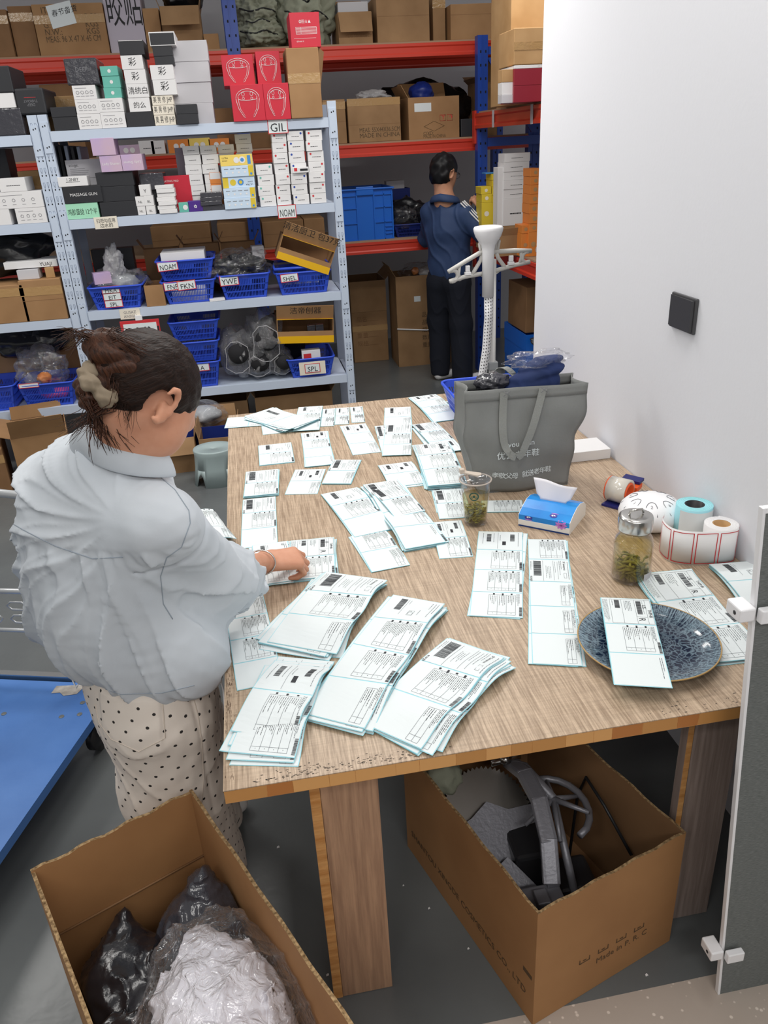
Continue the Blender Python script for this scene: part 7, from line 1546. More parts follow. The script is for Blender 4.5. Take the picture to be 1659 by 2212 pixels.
# basket behind the bag with dark packets
bk_ = basket('blue plastic basket of dark packets behind the grey tote bag', .885, 1.19, 1.64, 1.99, TH+.001, TH+.118, rz=0, group=None)
bag('black shiny packets in the basket behind the tote bag', (1.03, 1.80, TH+.075), (.11, .13, .055), 'blackbag', 93, amp=.3, name='film_packet', cat='packet')
bag('clear film packet at the left end of the table basket', (.96, 1.74, TH+.10), (.04, .05, .02), 'film', 94, amp=.4, name='film_packet', cat='packet')
wb = gbox('flat_box', 'white flat box end behind the tote bag, touching the wall', 'box', 1.05, 1.303, 1.27, 1.39, TH+.0005, TH+.036, 'white', ())
# tongue drum
c = (1.192, .768, TH); dr = thing('tongue_drum', c, 'white steel tongue drum with numbered black petal outlines', 'drum')
MB().lathe([(.0001, .004), (.055, .004), (.075, .012), (.087, .028), (.0885, .042), (.083, .060), (.068, .076), (.045, .086), (.020, .0895), (.0001, .090)], c, 56).build('drum_shell', 'whiteplastic', dr)
prof = [(.0885, .042), (.083, .060), (.068, .076), (.045, .086), (.020, .0895), (0, .090)]
def domez(r):
    for (r0, z0), (r1, z1) in zip(prof, prof[1:]):
        if r1 <= r <= r0: return z0+(z1-z0)*(r0-r)/(r0-r1)
    return .042
mb = MB()
for k in range(7):
    a = 2*math.pi*k/7-.25; ca, sa = math.cos(a), math.sin(a); pts = []
    for t in np.linspace(-1, 1, 15):
        w_ = .017*(1-abs(t)**3)**.0; rr_ = .074-.034*math.sqrt(max(0, 1-t*t)) if 1 else 0; s_ = .0165*t
        if abs(t) > .99: rr_ = .080
        pts.append((rr_, s_))
    P = []
    for rr_, s_ in pts:
        x_ = rr_*ca-s_*sa; y_ = rr_*sa+s_*ca; P.append((c[0]+x_, c[1]+y_, TH+domez(min(.088, math.hypot(x_, y_)))+.0006))
    mb.tube(P, .0010, 0, 4)
    q = V3_(c[0]+.060*ca, c[1]+.060*sa, TH+domez(.060)+.0012); ro = V3_(ca, sa, -.75); ro /= np.linalg.norm(ro); tg_ = V3_(sa, -ca, 0)*-1; mb.text(str([6, 1, 5, 3, 7, 4, 2, 8][k] if 0 else [5, 7, 3, 4, 1, 2, 6, 8][k]), q-tg_*.003*-1*0+ro*.004, tg_, -ro, .010, 0, 'CENTER')
mb.build('petal_print', 'inkgrey', dr)
# label rolls
def roll(label, c, r, h, core, mo, mi, mt):
    t = thing('label_roll', c, label, 'label roll'); MB().lathe([(core, 0), (r, 0), (r, h), (r-.0005, h+.0003), (core, h+.0003)], c, 48, caps=False).build('paper_roll', [mo], t)
    MB().lathe([(core-.0002, .0), (core-.0002, h), (core-.003, h), (core-.003, .0)], c, 36, caps=False).build('core', mi, t)
    mb = MB()
    for k in range(5): mb.tube(ring_pts((c[0], c[1], c[2]+h+.0004), core+.004+(r-core-.006)*k/4, 44), .0003, 0, 3, closed=True)
    mb.build('layer_lines', mt, t); return t
rt1 = roll('pale blue backed label roll with black core against the wall', (1.262, .668, TH), .0475, .100, .026, 'tealpaper', 'black', 'teal')
mb = MB(); rr_ = .0483; A = np.linspace(-2.9, .2, 22); mb.add([(1.262+rr_*math.cos(a), .668+rr_*math.sin(a), TH+z) for a in A for z in (.002, .094)], [(2*i, 2*i+2, 2*i+3, 2*i+1) for i in range(21)], 0, True); mb.build('outer_label', 'paper', rt1)
rt2 = roll('white label roll with brown core and red framed labels unrolling', (1.268, .548, TH), .0415, .098, .022, 'white', 'cartonlt', 'whitegrey')
path = [(1.160, .640), (1.144, .618), (1.136, .590), (1.138, .560), (1.155, .537), (1.190, .520), (1.225, .512), (1.260, .506), (1.290, .510), (1.306, .530), (1.3085, .548), (1.300, .575), (1.285, .590)]
PP = []
for j in range(73):
    t = j/72*(len(path)-1); i = min(int(t), len(path)-2); f = t-i; g = lambda k: V3_(*path[min(max(k, 0), len(path)-1)]); a, b_, c_, d = g(i-1), g(i), g(i+1), g(i+2)
    PP.append(.5*((2*b_)+(-a+c_)*f+(2*a-5*b_+4*c_-d)*f*f+(-a+3*b_-3*c_+d)*f**3))
PP = np.array(PP); sl = np.concatenate([[0], np.cumsum(np.linalg.norm(np.diff(PP, axis=0), axis=1))])
def sp(s_, z, off=0):
    x_ = np.interp(s_, sl, PP[:, 0]); y_ = np.interp(s_, sl, PP[:, 1]); e_ = .002; tx = np.interp(s_+e_, sl, PP[:, 0])-np.interp(s_-e_, sl, PP[:, 0]); ty = np.interp(s_+e_, sl, PP[:, 1])-np.interp(s_-e_, sl, PP[:, 1]); l_ = math.hypot(tx, ty)+1e-9; return (x_-ty/l_*off*-1*-1, y_+tx/l_*off*-1*-1, TH+z)
mb = MB(); N = 72; S_ = np.linspace(0, sl[-1], N+1)
mb.add([sp(s_, z) for s_ in S_ for z in (.001, .098)], [(2*i, 2*i+2, 2*i+3, 2*i+1) for i in range(N)], 0, True)
o1 = mb.build('backing_strip', 'white', rt2); md = o1.modifiers.new('thick', 'SOLIDIFY'); md.thickness = .0006
def srect(mb, s0, s1, z0, z1, off, mi):
    n_ = max(1, int((s1-s0)/.004)); q = np.linspace(s0, s1, n_+1); mb.add([sp(s_, z, off) for s_ in q for z in (z0, z1)], [(2*i, 2*i+2, 2*i+3, 2*i+1) for i in range(n_)], mi)
mb = MB(); lw = .058; s0 = .028
k = 0
for off in (-.0009, .0009):
    s0 = -.022
    while s0 < sl[-1]-.02:
        a, b_ = max(s0, 0), min(s0+lw-.006, sl[-1]); w_ = .0022
        if s0 >= 0: srect(mb, a, a+w_, .006, .093, off, 0)
        if s0+lw-.006 < sl[-1]: srect(mb, b_-w_, b_, .006, .093, off, 0)
        srect(mb, a, b_, .006, .006+w_, off, 0); srect(mb, a, b_, .093-w_, .093, off, 0); s0 += lw
mb.build('red_frames', 'redprint', rt2)
# tape dispenser
c = V3_(1.175, .930, TH+.041); ta = thing('tape_dispenser', (1.182, .93, TH), 'orange tape dispenser with wide clear tape beside the drum', 'tape dispenser'); ax = unit_v(V3_(.62, -.785, 0)); ay = V3_(.785, .62, 0)
def ring3(r, s_, n=36): return [c+ax*s_+(ay*math.cos(a)+Z*math.sin(a))*r for a in np.linspace(0, 2*math.pi, n+1)[:-1]]
mb = MB(); n = 36; R4_ = [ring3(.038, -.03), ring3(.038, .03), ring3(.029, .03), ring3(.029, -.03)]; vs = sum(R4_, []); mb.add(vs, [(k*n+i, k*n+(i+1) % n, ((k+1) % 4)*n+(i+1) % n, ((k+1) % 4)*n+i) for k in range(4) for i in range(n)], 0, True); mat('opp', 'd6d0c4', .12, spec=.8, coat=.5); mb.build('tape_roll', 'opp', ta)
mat('orangeplastic', 'ea5a22', .3); mb = MB(); vs = ring3(.0285, -.028)+ring3(.0285, .033)+ring3(.023, .033)+ring3(.021, -.02)
mb.add(vs, [(k*n+i, k*n+(i+1) % n, (k+1)*n+(i+1) % n, (k+1)*n+i) for k in range(3) for i in range(n)]+[[3*n+i for i in range(n)]], 0, True); mb.tube(ring3(.036, -.032), .0022, 0, 6, closed=True); mb.build('hub', 'orangeplastic', ta)
MB().prism([(-.03, -.038), (.03, -.038), (.075, -.02), (.075, .0), (.03, .01)], c+ay*.02-ax*.030+Z*0, ay, Z, ax*.004, 0).prism([(.05, -.02), (.085, -.012), (.085, .0), (.05, -.004)], c-ax*.03, ay, Z, ax*.062).build('frame', 'orangeplastic', ta)
MB().prism([(-.05, -.040), (.02, -.040), (.02, -.036), (-.05, -.034)], c-ax*.031, ay, Z, ax*.062).prism([(.07, .0), (.10, .004), (.10, .012), (.07, .008)], c-ax*.03, ay, Z, ax*.06).build('base', mat('navyplastic2', '20246a', .35), ta)
# steamer stand
sm_ = thing('garment_steamer', (1.26, 2.53, 0), 'white garment steamer with hanger and dotted hose behind the table', 'garment steamer')
mat('steamgrey', 'c9c7c2', .5)
hx, hy = 1.236, 2.50
MB().lathe([(.0001, .0), (.019, .0), (.0195, .205), (.023, .228), (.032, .246), (.041, .266), (.0465, .288), (.0475, .300), (.044, .3075), (.030, .311), (.0001, .312)], (hx, hy, 1.100), 36, sq=(1.42, 1.30)).build('steam_head', 'whiteplastic', sm_)
ps = []; 
mb = MB(); mb.tube([(hx+.002, hy, 1.10), (hx+.006, hy+.01, 1.0), (hx-.004, hy+.01, .85), (hx-.03, hy, .70), (hx-.05, hy, .5), (hx-.04, hy+.05, .2), (hx+.02, hy+.2, .1)], .020, 0, 14)
for i in range(40):
    z = 1.09-.0155*i
    x_ = np.interp(z, [.5, .70, .85, 1.0, 1.10], [hx-.05, hx-.03, hx-.004, hx+.006, hx+.002]); y_ = hy+np.interp(z, [.7, .85, 1.0, 1.1], [0, .01, .01, 0])
    for k in range(4):
        a = -1.57+(k-1.5)*.62; mb.disc(V3_(x_, y_, z+.002*k)+V3_(math.cos(a), math.sin(a), 0)*.0207, V3_(-math.sin(a), math.cos(a), 0), Z, .0032, 1, 5)
mb.build('hose', ['whiteplastic', 'ink'], sm_)
MB().tube([(hx+.032, hy+.03, .12), (hx+.032, hy+.03, 1.26)], .016, 0, 16).build('pole', 'whiteplastic2', sm_)
MB().box(hx+.010, hy+.008, .745, hx+.056, hy+.050, .785, c=.004).build('pole_clamp', 'greyplastic', sm_)
u_ = unit_v(V3_(.21, .035, .012)); 
mb = MB(); hz = 1.262; O = V3_(hx+.012, hy+.022, hz)
def hp(a, b_): return O+u_*a+Z*b_
for s_, La in ((-1, .205), (1, .215)):
    tz = -.030 if s_ < 0 else .0; bz_ = -.055 if s_ < 0 else -.030
    mb.tube([hp(s_*.022, .045 if s_ < 0 else .03), hp(s_*La*.6, .02+tz*.4), hp(s_*La, tz+.006)], .0105, 0, 8); mb.tube([hp(s_*.0, -.058), hp(s_*La*.6, -.058 if s_ < 0 else -.045), hp(s_*La*.97, bz_-.012)], .0100, 0, 8)
    cc = (s_*(La-.022), (tz+bz_)/2-.003); mb.tube([hp(cc[0]+s_*.024*math.cos(a), cc[1]+.024*math.sin(a)) for a in np.linspace(math.radians(70), math.radians(290), 13)], .0095, 0, 8)
    mb.tube([hp(s_*(La-.055), (tz+bz_)/2+.035), hp(s_*(La-.050), (tz+bz_)/2), hp(s_*(La-.060), (tz+bz_)/2-.028)], .008, 0, 8)
    mb.tube([hp(s_*.035, .03), hp(s_*.045, .0), hp(s_*.075, -.04), hp(s_*.085, -.055)], .009, 0, 8)
    mb.tube([hp(s_*.040, .02), hp(s_*.050, .075), hp(s_*.042, .092), hp(s_*.034, .075), hp(s_*.032, .03)], .007, 0, 8)
    mb.tube([hp(s_*.0, -.10), hp(s_*.02, -.075), hp(s_*.05, -.06)], .005, 0, 8)
mb.build('hanger', 'steamgrey', sm_)
for s_ in (-1, 1):
    q = hp(s_*.110, -.040 if s_ < 0 else -.028); mb = MB(); mb.box(q[0]-.014, q[1]-.014, q[2]-.012, q[0]+.014, q[1]+.006, q[2]+.002, c=.002).box(q[0]-.010, q[1]-.012, q[2]+.003, q[0]+.010, q[1]+.004, q[2]+.030, c=.003); mb.build('clip', 'whiteplastic', sm_)
MB().box(hx-.0, hy+.02, .0, hx+.20, hy+.22, .13, c=.02).build('base_tank', 'whiteplastic', sm_)
# stool
st = thing('step_stool', (-.165, 3.33, 0), 'pale grey-green plastic stool beside the far left table corner', 'stool')
mat('stoolgreen', 'a3b3b3', .35); mb = MB(); prof = [(.120, 0), (.105, .10), (.100, .18), (.104, .205), (.100, .213), (.085, .205), (.0001, .203)]
n = 48; c = (-.165, 3.345, 0); vs = []; fs = []
for r_, z_ in prof: vs += [(c[0]+r_*1.15*math.cos(6.2832*j/n), c[1]+r_*math.sin(6.2832*j/n), z_) for j in range(n)]
for i in range(len(prof)-1):
    for j in range(n):
        if i == 0 and (j % 12) in (4, 5, 6, 7): continue
        fs.append((i*n+j, i*n+(j+1) % n, (i+1)*n+(j+1) % n, (i+1)*n+j))
mb.add(vs, fs, 0, True)
for q4 in range(4):     # arch tops of the openings
    js = [q4*12+4+k for k in range(5)]; P = []
    for k, j in enumerate(js): f = [0, .62, .80, .62, 0][k]; a = 6.2832*j/n; r_ = .120-.015*f; P.append((c[0]+r_*1.15*math.cos(a), c[1]+r_*math.sin(a), .10*f))
    Tp = [(c[0]+.105*1.15*math.cos(6.2832*j/n), c[1]+.105*math.sin(6.2832*j/n), .10) for j in js]; mb.add(P+Tp, [(k, k+1, 5+k+1, 5+k) for k in range(4)], 0, True)
so_ = mb.build('stool_body', 'stoolgreen', st); md = so_.modifiers.new('thick', 'SOLIDIFY'); md.thickness = .004
# ================================================================ foreground: partition, cartons, dolly
pa = thing('desk_partition', (1.35, -.09, 0), 'grey woven partition screen with white edge beside the table corner', 'partition')
m = mat('weave', '5f6462', .85, c2='7e8280', scale=300, stretch=(.35, 1, 3), detail=2, bump=.5, bscale=300)
T0, T1 = V3_(.905, -.085, 1.222), V3_(1.000, -.085, .0)
ex = T1-T0
def pz(z): return T0+(T1-T0)*((T0[2]-z)/(T0[2]-T1[2]))
mb = MB(); A, B = pz(1.212), pz(.0); 
mb.add([A+X*.0065+Y*.002, (1.9, A[1], A[2]), (1.9, B[1], B[2]), B+X*.0065+Y*.002]+[q+Y*.010 for q in (A+X*.0065+Y*.002, V3_(1.9, A[1], A[2]), V3_(1.9, B[1], B[2]), B+X*.0065+Y*.002)], [(0, 1, 2, 3), (7, 6, 5, 4), (0, 3, 7, 4), (1, 5, 6, 2), (0, 4, 5, 1), (3, 2, 6, 7)], 0); mb.build('fabric_panel', 'weave', pa)
mb = MB(); d = ex/np.linalg.norm(ex); L_ = np.linalg.norm(ex); nx = V3_(d[2]*-1, 0, d[0])
mb.prism([(0, 0), (.006, 0), (.006, L_), (0, L_)], T0+Y*.001, X, d, Y*.012); mb.prism([(0, 0), (1.0, 0), (1.0, -.012), (0, -.012)], T0-Y*.004+d*.012, X, -d*-1, Y*.030) if 0 else mb.box(T0[0]+.0062, T0[1]+.001, 1.212, 1.9, T0[1]+.013, 1.222); fr_ = mb.build('edge_frame', 'whiteplastic', pa); bevel(fr_, .001)
for z in (1.028, .150):
    q = pz(z); mb = MB(); mb.box(q[0]-.030, q[1]-.008, z-.013, q[0]-.001, q[1]+.034, z+.013, c=.003); mb.box(q[0]+.002, q[1]-.020, z-.013, q[0]+(.075 if z > 1 else .040), q[1]-.005, z+.013, c=.002); mb.tube([(q[0]-.0305, q[1]+.008, z), (q[0]-.0285, q[1]+.008, z)], .004, 1, 10); mb.build('clamp', ['whiteplastic', 'black'], pa)
# carton with the mitre saw
def skewbox(name, label, A, AB, AD, H_, th, mt, mi, edge=None):
    u = AB/np.linalg.norm(AB); w = np.linalg.norm(AB); d_ = np.linalg.norm(AD); v = V3_(-u[1], u[0], 0)
    t = thing(name, (A[0]+(u*w/2+v*d_/2)[0], A[1]+(u*w/2+v*d_/2)[1], 0), label, 'carton'); return t, u, v, w, d_
def wallbox(t, A, u, v, w, d_, H_, th, mt, mi, marks=None, wave=.003):
    def W(o, a, L_, n, name):  # wall slab from o along a, inward normal n
        k = 14; mb = MB(); top = [H_+wave*math.sin(i*1.7+o[0]*20) for i in range(k+1)]
        P = [o+a*L_*i/k for i in range(k+1)]; vs = []
        for i in range(k+1): vs += [P[i]+Z*.001, P[i]+Z*top[i], P[i]+n*th+Z*top[i], P[i]+n*th+Z*.001]
        fs = []; mi_ = []
        b0 = len(mb.v); mb.v += [tuple(q) for q in vs]
        for i in range(k):
            for (p_, q_, m_) in ((0, 1, 0), (1, 2, 2), (2, 3, 1)): mb.f.append([4*i+p_, 4*(i+1)+p_, 4*(i+1)+q_, 4*i+q_]); mb.m.append(m_); mb.sm.append(False)
        if marks: marks(mb, name, o, a, L_, n)
        mb.build('wall_panel', [mt, mi, 'flute', 'inkbrown', 'tape'], t)
    W(A, u, w, v, 'front'); W(A+u*w, v, d_, -u, 'right'); W(A+u*w+v*d_, -u, w, -v, 'back'); W(A+v*d_, -v, d_, u, 'left')
    mb = MB(); o = A+(u+v)*th; mb.quad(o+Z*.004, o+u*(w-2*th)+Z*.004, o+u*(w-2*th)+v*(d_-2*th)+Z*.004, o+v*(d_-2*th)+Z*.004); mb.build('bottom', mi, t)
A = V3_(.572, -.064, 0); AB = V3_(.388, .124, 0); AD = V3_(-.175, .535, 0)
t, u, v, w, d_ = skewbox('open_carton', 'brown open carton under the table holding a mitre saw', A, AB, AD, .36, .006, 0, 0)
mat('cartonbig', 'a87c50', .75, c2='9a6f46', scale=5, bump=.12, bscale=14)
def mk(mb, nm, o, a, L_, n):
    ou = -n*.0008
    if nm == 'front':
        mb.text('Made in P. R. C', o+a*L_*.42+Z*.085+ou, a, Z, .017, 3)
        for i in range(4): q = o+a*L_*(.30+.13*i)+Z*(.115+.0*i)+ou; mb.rect(q, a, Z, 0, 0, .030, .0025, 3); mb.rect(q, a, Z, 0, 0, .0025, .014, 3); mb.rect(q, a, Z, .0275, 0, .030, .014, 3); mb.rect(q, a, Z, .010, .006, .020, .009, 3)
    if nm == 'left':
        s_ = 'SHANTOU XINGDE COSMETICS CO., LTD'; mb.text(s_, o+a*L_*.05+Z*.070+ou, a, Z, .020, 3, wmax=L_*.9); mb.rect(o+a*L_*.93+Z*.14+ou, a, Z, 0, 0, .03, .012, 3)
wallbox(t, A, u, v, w, d_, .358, .006, 'cartonbig', 'cartonin', mk)
# mitre saw
sw_ = thing('mitre_saw', (.60, .27, .005), 'dark grey mitre saw with toothed round blade inside the carton', 'power tool')
mat('castgrey', '85858c', .42, metal=.35, bump=.2, bscale=120); mat('darkplastic', '29292c', .35); mat('sawyellow', 'b98c1e', .4); mat('blade', '77736e', .34, metal=.9)
bc_ = V3_(.588, .335, .215); bn = unit_v(V3_(.10, -.62, .78)); bu = unit_v(np.cross(bn, V3_(1, .1, 0))); bv = np.cross(bn, bu); mb = MB(); N = 60; pts = []
for i in range(N): a = 6.2832*i/N; a2 = a+.045; pts += [(.112*math.cos(a), .112*math.sin(a)), (.120*math.cos(a2), .120*math.sin(a2))]
mb.prism(pts, bc_, bu, bv, bn*.002); mb.tube([bc_-bn*.01, bc_+bn*.012], .016, 0, 20); mb.build('blade', 'blade', sw_)
MB().prism([(.118*math.cos(a), .118*math.sin(a)) for a in np.linspace(1.75, 4.7, 18)]+[(.0, -.05), (.03, 0), (0, .05)], bc_+bn*.004, bu, bv, bn*.018).build('blade_guard', 'castgrey', sw_)
MB().box(.515, .24, .06, .62, .34, .13, c=.01).build('motor_housing', 'darkplastic', sw_)
MB().tube([(.56, .20, .10), (.60, .16, .10), (.63, .19, .12)], [.03, .035, .03], 0, 14).build('handle_grip', 'darkplastic', sw_)
MB().box(.56, .155, .02, .62, .20, .09, c=.006).tube([(.553, .152, .055), (.553, .149, .055)], .012, 1, 16).build('battery_block', ['sawyellow', 'black'], sw_)
arc = [V3_(.675, .42, .29), V3_(.685, .34, .325), V3_(.690, .25, .325), V3_(.685, .17, .28), V3_(.672, .11, .22)]
mb = MB()
for k, (p_, q_) in enumerate(zip(arc, arc[1:])):
    dd = unit_v(q_-p_); s_ = unit_v(np.cross(dd, Z)); n_ = np.cross(s_, dd); mb.prism([(-.020, -.006), (.020, -.006), (.020, .012), (.012, .014), (-.012, .014), (-.020, .012)], p_-dd*.006, s_, n_, (q_-p_)+dd*.012)
o_ = mb.build('fence_arm', 'castgrey', sw_); bevel(o_, .002)
mb = MB(); mb.box(.60, .055, .13, .69, .115, .21, c=.004).box(.62, .05, .21, .65, .09, .23, c=.003).box(.66, .10, .21, .69, .12, .225, c=.002); mb.build('front_block', 'castgrey', sw_)
MB().prism([(-.03, -.05), (.05, -.06), (.075, .06), (.02, .15), (-.04, .12)], (.60, .10, .10), unit_v(V3_(1, .1, 0)), unit_v(V3_(-.1, .8, .6)), V3_(0, .004, -.004)).build('table_plate', 'castgrey', sw_)
hub = V3_(.735, .27, .30); mb = MB()
for k in range(6):
    a = 1.047*k+.3; e_ = hub+V3_(math.cos(a)*.085, math.sin(a)*.10, -.02-.03*math.sin(a*2)); mb.tube([hub, e_], [.008, .005], 0, 8)
mb.tube([hub+V3_(math.cos(a)*.085, math.sin(a)*.10, -.03) for a in np.linspace(-1.2, 1.6, 10)], .009, 0, 8); mb.tube([V3_(.66, .42, .30), V3_(.70, .38, .31), hub], .012, 0, 8); mb.tube([hub, V3_(.73, .16, .22), V3_(.74, .10, .12)], .010, 0, 8); mb.build('rotary_base', 'castgrey', sw_)
MB().tube([(.648, .43, .30), (.66, .40, .325)], .013, 0, 12).tube([(.62, .41, .31), (.70, .42, .31)], .008, 0, 10).build('hinge', 'steel', sw_)
MB().box(.70, .12, .02, .80, .22, .16, c=.01).box(.62, .20, .01, .72, .40, .20, c=.01).build('base_casting', 'darkplastic', sw_)
MB().tube([(.80, .30, .05), (.84, .36, .20), (.845, .33, .29), (.86, .25, .27), (.90, .17, .18)], .004, 0, 8).build('power_cord', 'black', sw_)
bag('crumpled grey cloth beside the saw under the table', (.49, .43, .28), (.05, .05, .05), 'khaki', 95, name='cloth_bundle', cat='cloth', amp=.3)
# near left carton with bags
Hh = .50; A0 = V3_(-.415, .138, 0); B0_ = V3_(-.105, .288, 0); dn = unit_v(V3_(.257, -.555, 0)); u = unit_v(B0_-A0); v = V3_(-u[1], u[0], 0)
w = np.linalg.norm(B0_-A0); d_ = .72; A = A0-v*d_
t, u, v, w, d_ = skewbox('open_carton', 'open brown carton in the foreground stuffed with black and clear bags', A, u*w, v*d_, Hh, .007, 0, 0)
wallbox(t, A, u, v, w, d_, Hh, .007, 'cartonbig', 'cartonbig', None, .004)
mb = MB(); 
for (o_, a_, L_, n_) in ((A+v*d_+Z*(Hh*.62), u, w, -v),): mb.tube([o_+n_*.010+a_*L_*.02, o_+n_*.010+a_*L_*.98], .0025, 0, 6)
mb.build('fold_crease', 'cartonin', t)
def inbox(a, b_, z): return A+u*w*a+v*d_*b_+Z*z
def cone_bag(label, pts, rs, mt, seed, amp=.01, f=60, name='garbage_bag'):
    B_ = Blob(); B_.chain(pts, rs, .05); g1 = fnoise(seed, 8, f); g2 = fnoise(seed+1, 8, f*2.6); B_.disp = lambda P: amp*((1-np.abs(np.sin(g1(P)*1.3)))**2)+amp*.5*((1-np.abs(np.sin(g2(P)*1.2)))**2)-amp*.5; B_.dmax = amp*2
    lo = A+u*.016+v*.016
    B_.minus(lambda P: .01-P[:, 2]); B_.minus(lambda P: .013-(P-A)@u); B_.minus(lambda P: (P-A)@u-(w-.013)); B_.minus(lambda P: (P-A)@v-(d_-.013)); B_.minus(lambda P: .013-(P-A)@v)
    o_ = B_.build(name, mt, None, res=.0055, org=tuple(pts[0]*V3_(1, 1, 0)+Z*.01)); tag(o_, label, 'bag'); return o_
mat('blackpoly', '1b1b20', .22, spec=.8, bump=.5, bscale=45)
cone_bag('matt black poly bag with pointed corner at the left of the foreground carton', [inbox(.24, .66, .10), inbox(.26, .72, .25), inbox(.38, .86, .37)], [.13, .11, .016], 'blackpoly', 101, .010, 45)
cone_bag('dark glossy bag slumped at the near left of the foreground carton', [inbox(.18, .44, .12), inbox(.12, .52, .30)], [.14, .08], 'blackpoly', 103, .012, 60)
cone_bag('black bubble wrap parcel standing in the far right carton corner', [inbox(.74, .72, .10), inbox(.76, .74, .28), inbox(.84, .80, .39)], [.12, .095, .03], 'bubble', 105, .008, 70, 'bubble_parcel')
cone_bag('flat black bags filling the bottom of the foreground carton', [inbox(.3, .80, .06), inbox(.75, .60, .08)], [.12, .12], 'blackpoly', 107, .012, 60)
cone_bag('crumpled white tissue paper heap inside the clear bag', [inbox(.60, .38, .18), inbox(.60, .48, .32), inbox(.66, .58, .385)], [.15, .12, .045], 'tissue', 109, .016, 34, 'tissue_paper')
cone_bag('second white tissue wad at the bottom edge of the photo', [inbox(.50, .20, .24), inbox(.42, .32, .38)], [.13, .06], 'tissue', 113, .014, 42, 'tissue_paper')
B_ = Blob().chain([inbox(.56, .28, .20), inbox(.60, .44, .32), inbox(.66, .56, .36)], [.20, .16, .10], .06); g1 = fnoise(111, 8, 42); g2 = fnoise(112, 8, 120); B_.disp = lambda P: .018*((1-np.abs(np.sin(g1(P)*1.4)))**2)+.006*((1-np.abs(np.sin(g2(P)*1.2)))**2)-.008; B_.dmax = .03
B_.minus(lambda P: .01-P[:, 2]); B_.minus(lambda P: .010-(P-A)@u); B_.minus(lambda P: (P-A)@u-(w-.010)); B_.minus(lambda P: (P-A)@v-(d_-.010)); B_.minus(lambda P: .010-(P-A)@v)
o_ = B_.build('clear_bag', film('filmfront', .10, .75, .15, 30, 1.3, rough=.05, expo=1.8), None, res=.006, org=tuple(inbox(.56, .22, .01))); tag(o_, 'large clear plastic bag in the foreground carton, over white tissue', 'bag')
# platform trolley
dl = thing('platform_trolley', (-.75, .95, 0), 'blue platform trolley with silver rail and scuffed deck at the left', 'trolley')
C_ = V3_(-.434, 1.151, .20); e1 = unit_v(V3_(-.157, -.5, 0)); e2 = V3_(e1[1], -e1[0], 0); e2 = e2 if e2[0] < 0 else -e2
m = mat('trolleyblue', '3a69ac', .45, c2='4a78ba', scale=5, bump=.1, bscale=60)
Ld, Wd = .88, .60; mb = MB(); hs_ = [(.14, .07), (.20, .10), (.20, .06), (.62, .05), (.66, .09)]
pl_ = [(0, 0), (Ld, 0), (Ld, Wd), (0, Wd)]; mb.prism(pl_, C_-Z*.03, e1, e2, Z*.03, 0)
for (a, b_) in ((.10, .07), (.17, .105), (.155, .052), (.17, .30), (.62, .06), (.67, .10), (.70, .28)): mb.tube([C_+e1*a+e2*b_+Z*.0004, C_+e1*a+e2*b_+Z*.0012], .0085, 1, 12)
o_ = mb.build('deck', ['trolleyblue', 'floor'], dl); bevel(o_, .008, 3)
MB().prism([(0, 0), (.10, .012), (.098, .05), (.07, .045), (.05, .06), (.01, .048)], C_+e2*.10+e1*.012+Z*.0009, e2, e1, Z*.0006).build('sticker', mat('oldsticker', 'b9b3ab', .5, c2='8f8a84', scale=40), dl)
mb = MB(); r0 = C_-e1*.022+Z*.006; mb.prism([(-.012, -.02), (.012, -.02), (.012, .006), (-.012, .006)], r0, e1, Z, e2*Wd); mb.build('rail', 'steel', dl)
mb = MB(); h0 = C_-e1*.03+e2*.06; h1 = C_-e1*.03+e2*(Wd-.06); mb.tube([h0-Z*.02, h0+Z*.60, h0+Z*.66+e2*.03, (h0+h1)/2+Z*.68, h1+Z*.66-e2*.03, h1+Z*.60, h1-Z*.02], .013, 0, 12); mb.tube([h0+Z*.33, h1+Z*.33], .009, 0, 10); mb.tube([h0+Z*.18, h1+Z*.18], .007, 0, 10)
for k in range(5):
    for r_ in range(2):
        cc = h0+(h1-h0)*(.1+.2*k)+Z*(.225+.05*r_); mb.tube([cc+e2*a+Z*b_ for a, b_ in ((-.035, 0), (-.02, .014), (.02, .014), (.035, 0), (.02, -.014), (-.02, -.014))], .003, 0, 6, closed=True)
mb.build('handle', mat('silverpaint', 'bfc2c4', .35, metal=.5), dl)
for a, b_ in ((.08, .06), (Ld-.08, .06), (.08, Wd-.06), (Ld-.08, Wd-.06)):
    q = C_+e1*a+e2*b_; mb = MB(); w0 = q*V3_(1, 1, 0)+Z*.055; mb.tube([w0-e2*.015, w0+e2*.015], .052, 0, 20); cs_ = mb.build('caster', 'darkplastic', dl); MB().box(q[0]-.02, q[1]-.02, .105, q[0]+.02, q[1]+.02, .168).build('caster_bracket', 'steel', cs_)
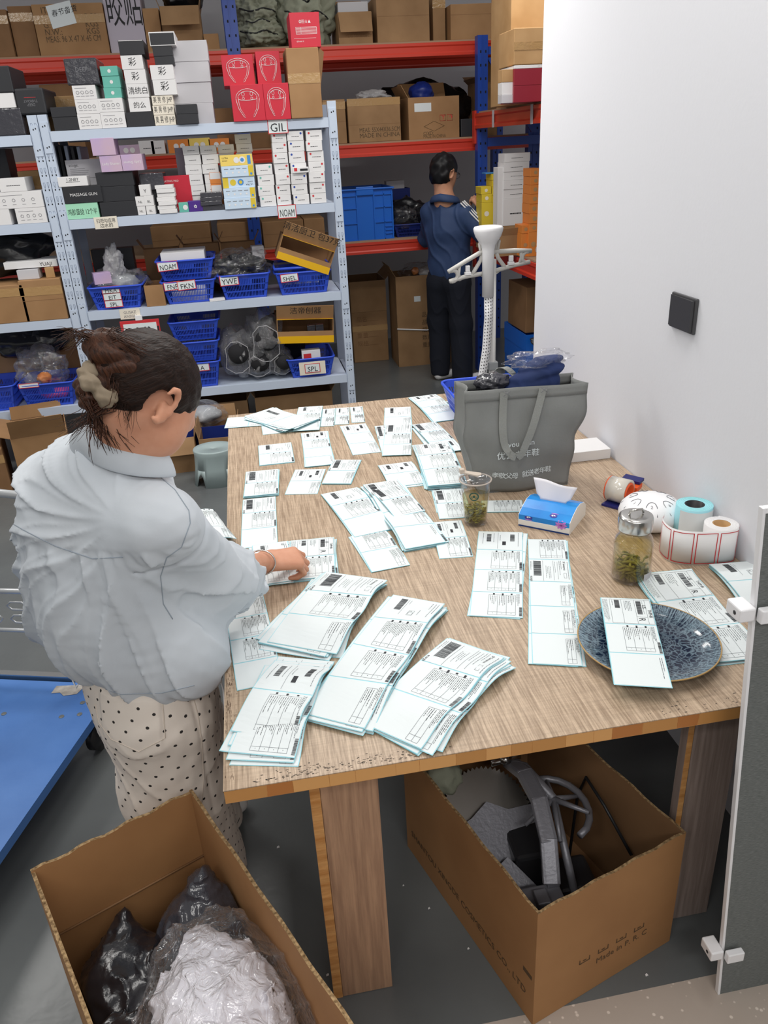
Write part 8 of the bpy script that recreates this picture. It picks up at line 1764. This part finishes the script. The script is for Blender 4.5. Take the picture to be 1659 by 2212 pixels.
# bits of dust and paper on the floor
# label held in her left hand, bending up
def held():
    mb = MB(); A_ = V3_(-.115, 1.115, TH+.038); U = unit_v(V3_(.24, -.90, -.10)); V_ = unit_v(V3_(.96, .25, -.08)); L_, w_ = .17, .105
    def fn(a, b_, dz): t = b_/w_; s_ = a/L_; return A_+U*a+V_*b_+Z*(.018*math.sin(math.pi*t)*(1-s_*.3)-.03*max(0, t-.82)*4*(1-s_)+dz)-V_*.012*max(0, t-.8)*3*(1-s_)
    us = np.linspace(0, L_, 12); vs = np.linspace(0, w_, 10)
    def grid(dz, mi, u0=0, u1=L_, v0=0, v1=w_):
        U_ = np.linspace(u0, u1, 12); W_ = np.linspace(v0, v1, 10); mb.add([fn(a, b_, dz) for a in U_ for b_ in W_], [(i*10+k, i*10+k+1, (i+1)*10+k+1, (i+1)*10+k) for i in range(11) for k in range(9)], mi)
    grid(0, 0); grid(.0007, 1, .0015, L_*.62, .0015, w_-.0015); grid(.0007, 1, L_*.63, L_-.0015, .0015, w_-.0015)
    print_panel(mb, 'P', 0, L_*.62, w_, fn, 5); print_panel(mb, 'T', L_*.62, L_, w_, fn, 6)
    o_ = mb.build('shipping_label', ['tealpaper', 'paper', 'print', 'printlt'], None, org=tuple(A_)); tag(o_, 'curled label strip held up in her left hand at the table edge', 'label')
held()
rr = random.Random(77)
for i, (px, py) in enumerate([(598, 1833), (925, 1965), (1010, 2052), (960, 1900), (870, 1915), (1275, 2120), (1395, 2110), (705, 2110)]):
    p_ = at(px, py, 'z', 0); mb = MB(); s_ = rr.uniform(.004, .009); mb.prism([(0, 0), (s_, s_*.2), (s_*.8, s_), (s_*.1, s_*.7)], (p_[0], p_[1], .0004), X, Y, Z*.0015); o_ = mb.build('paper_scrap', 'white', None, org=(p_[0], p_[1], 0)); tag(o_, 'tiny pale paper scrap on the floor '+['by the woman\'s feet', 'between table leg and saw carton, middle', 'just left of the saw carton corner', 'between table leg and saw carton, far', 'right of the table leg', 'below the printed side of the saw carton', 'right below the saw carton', 'beside the foreground carton and table leg'][i], 'scrap', 'scraps on the floor')
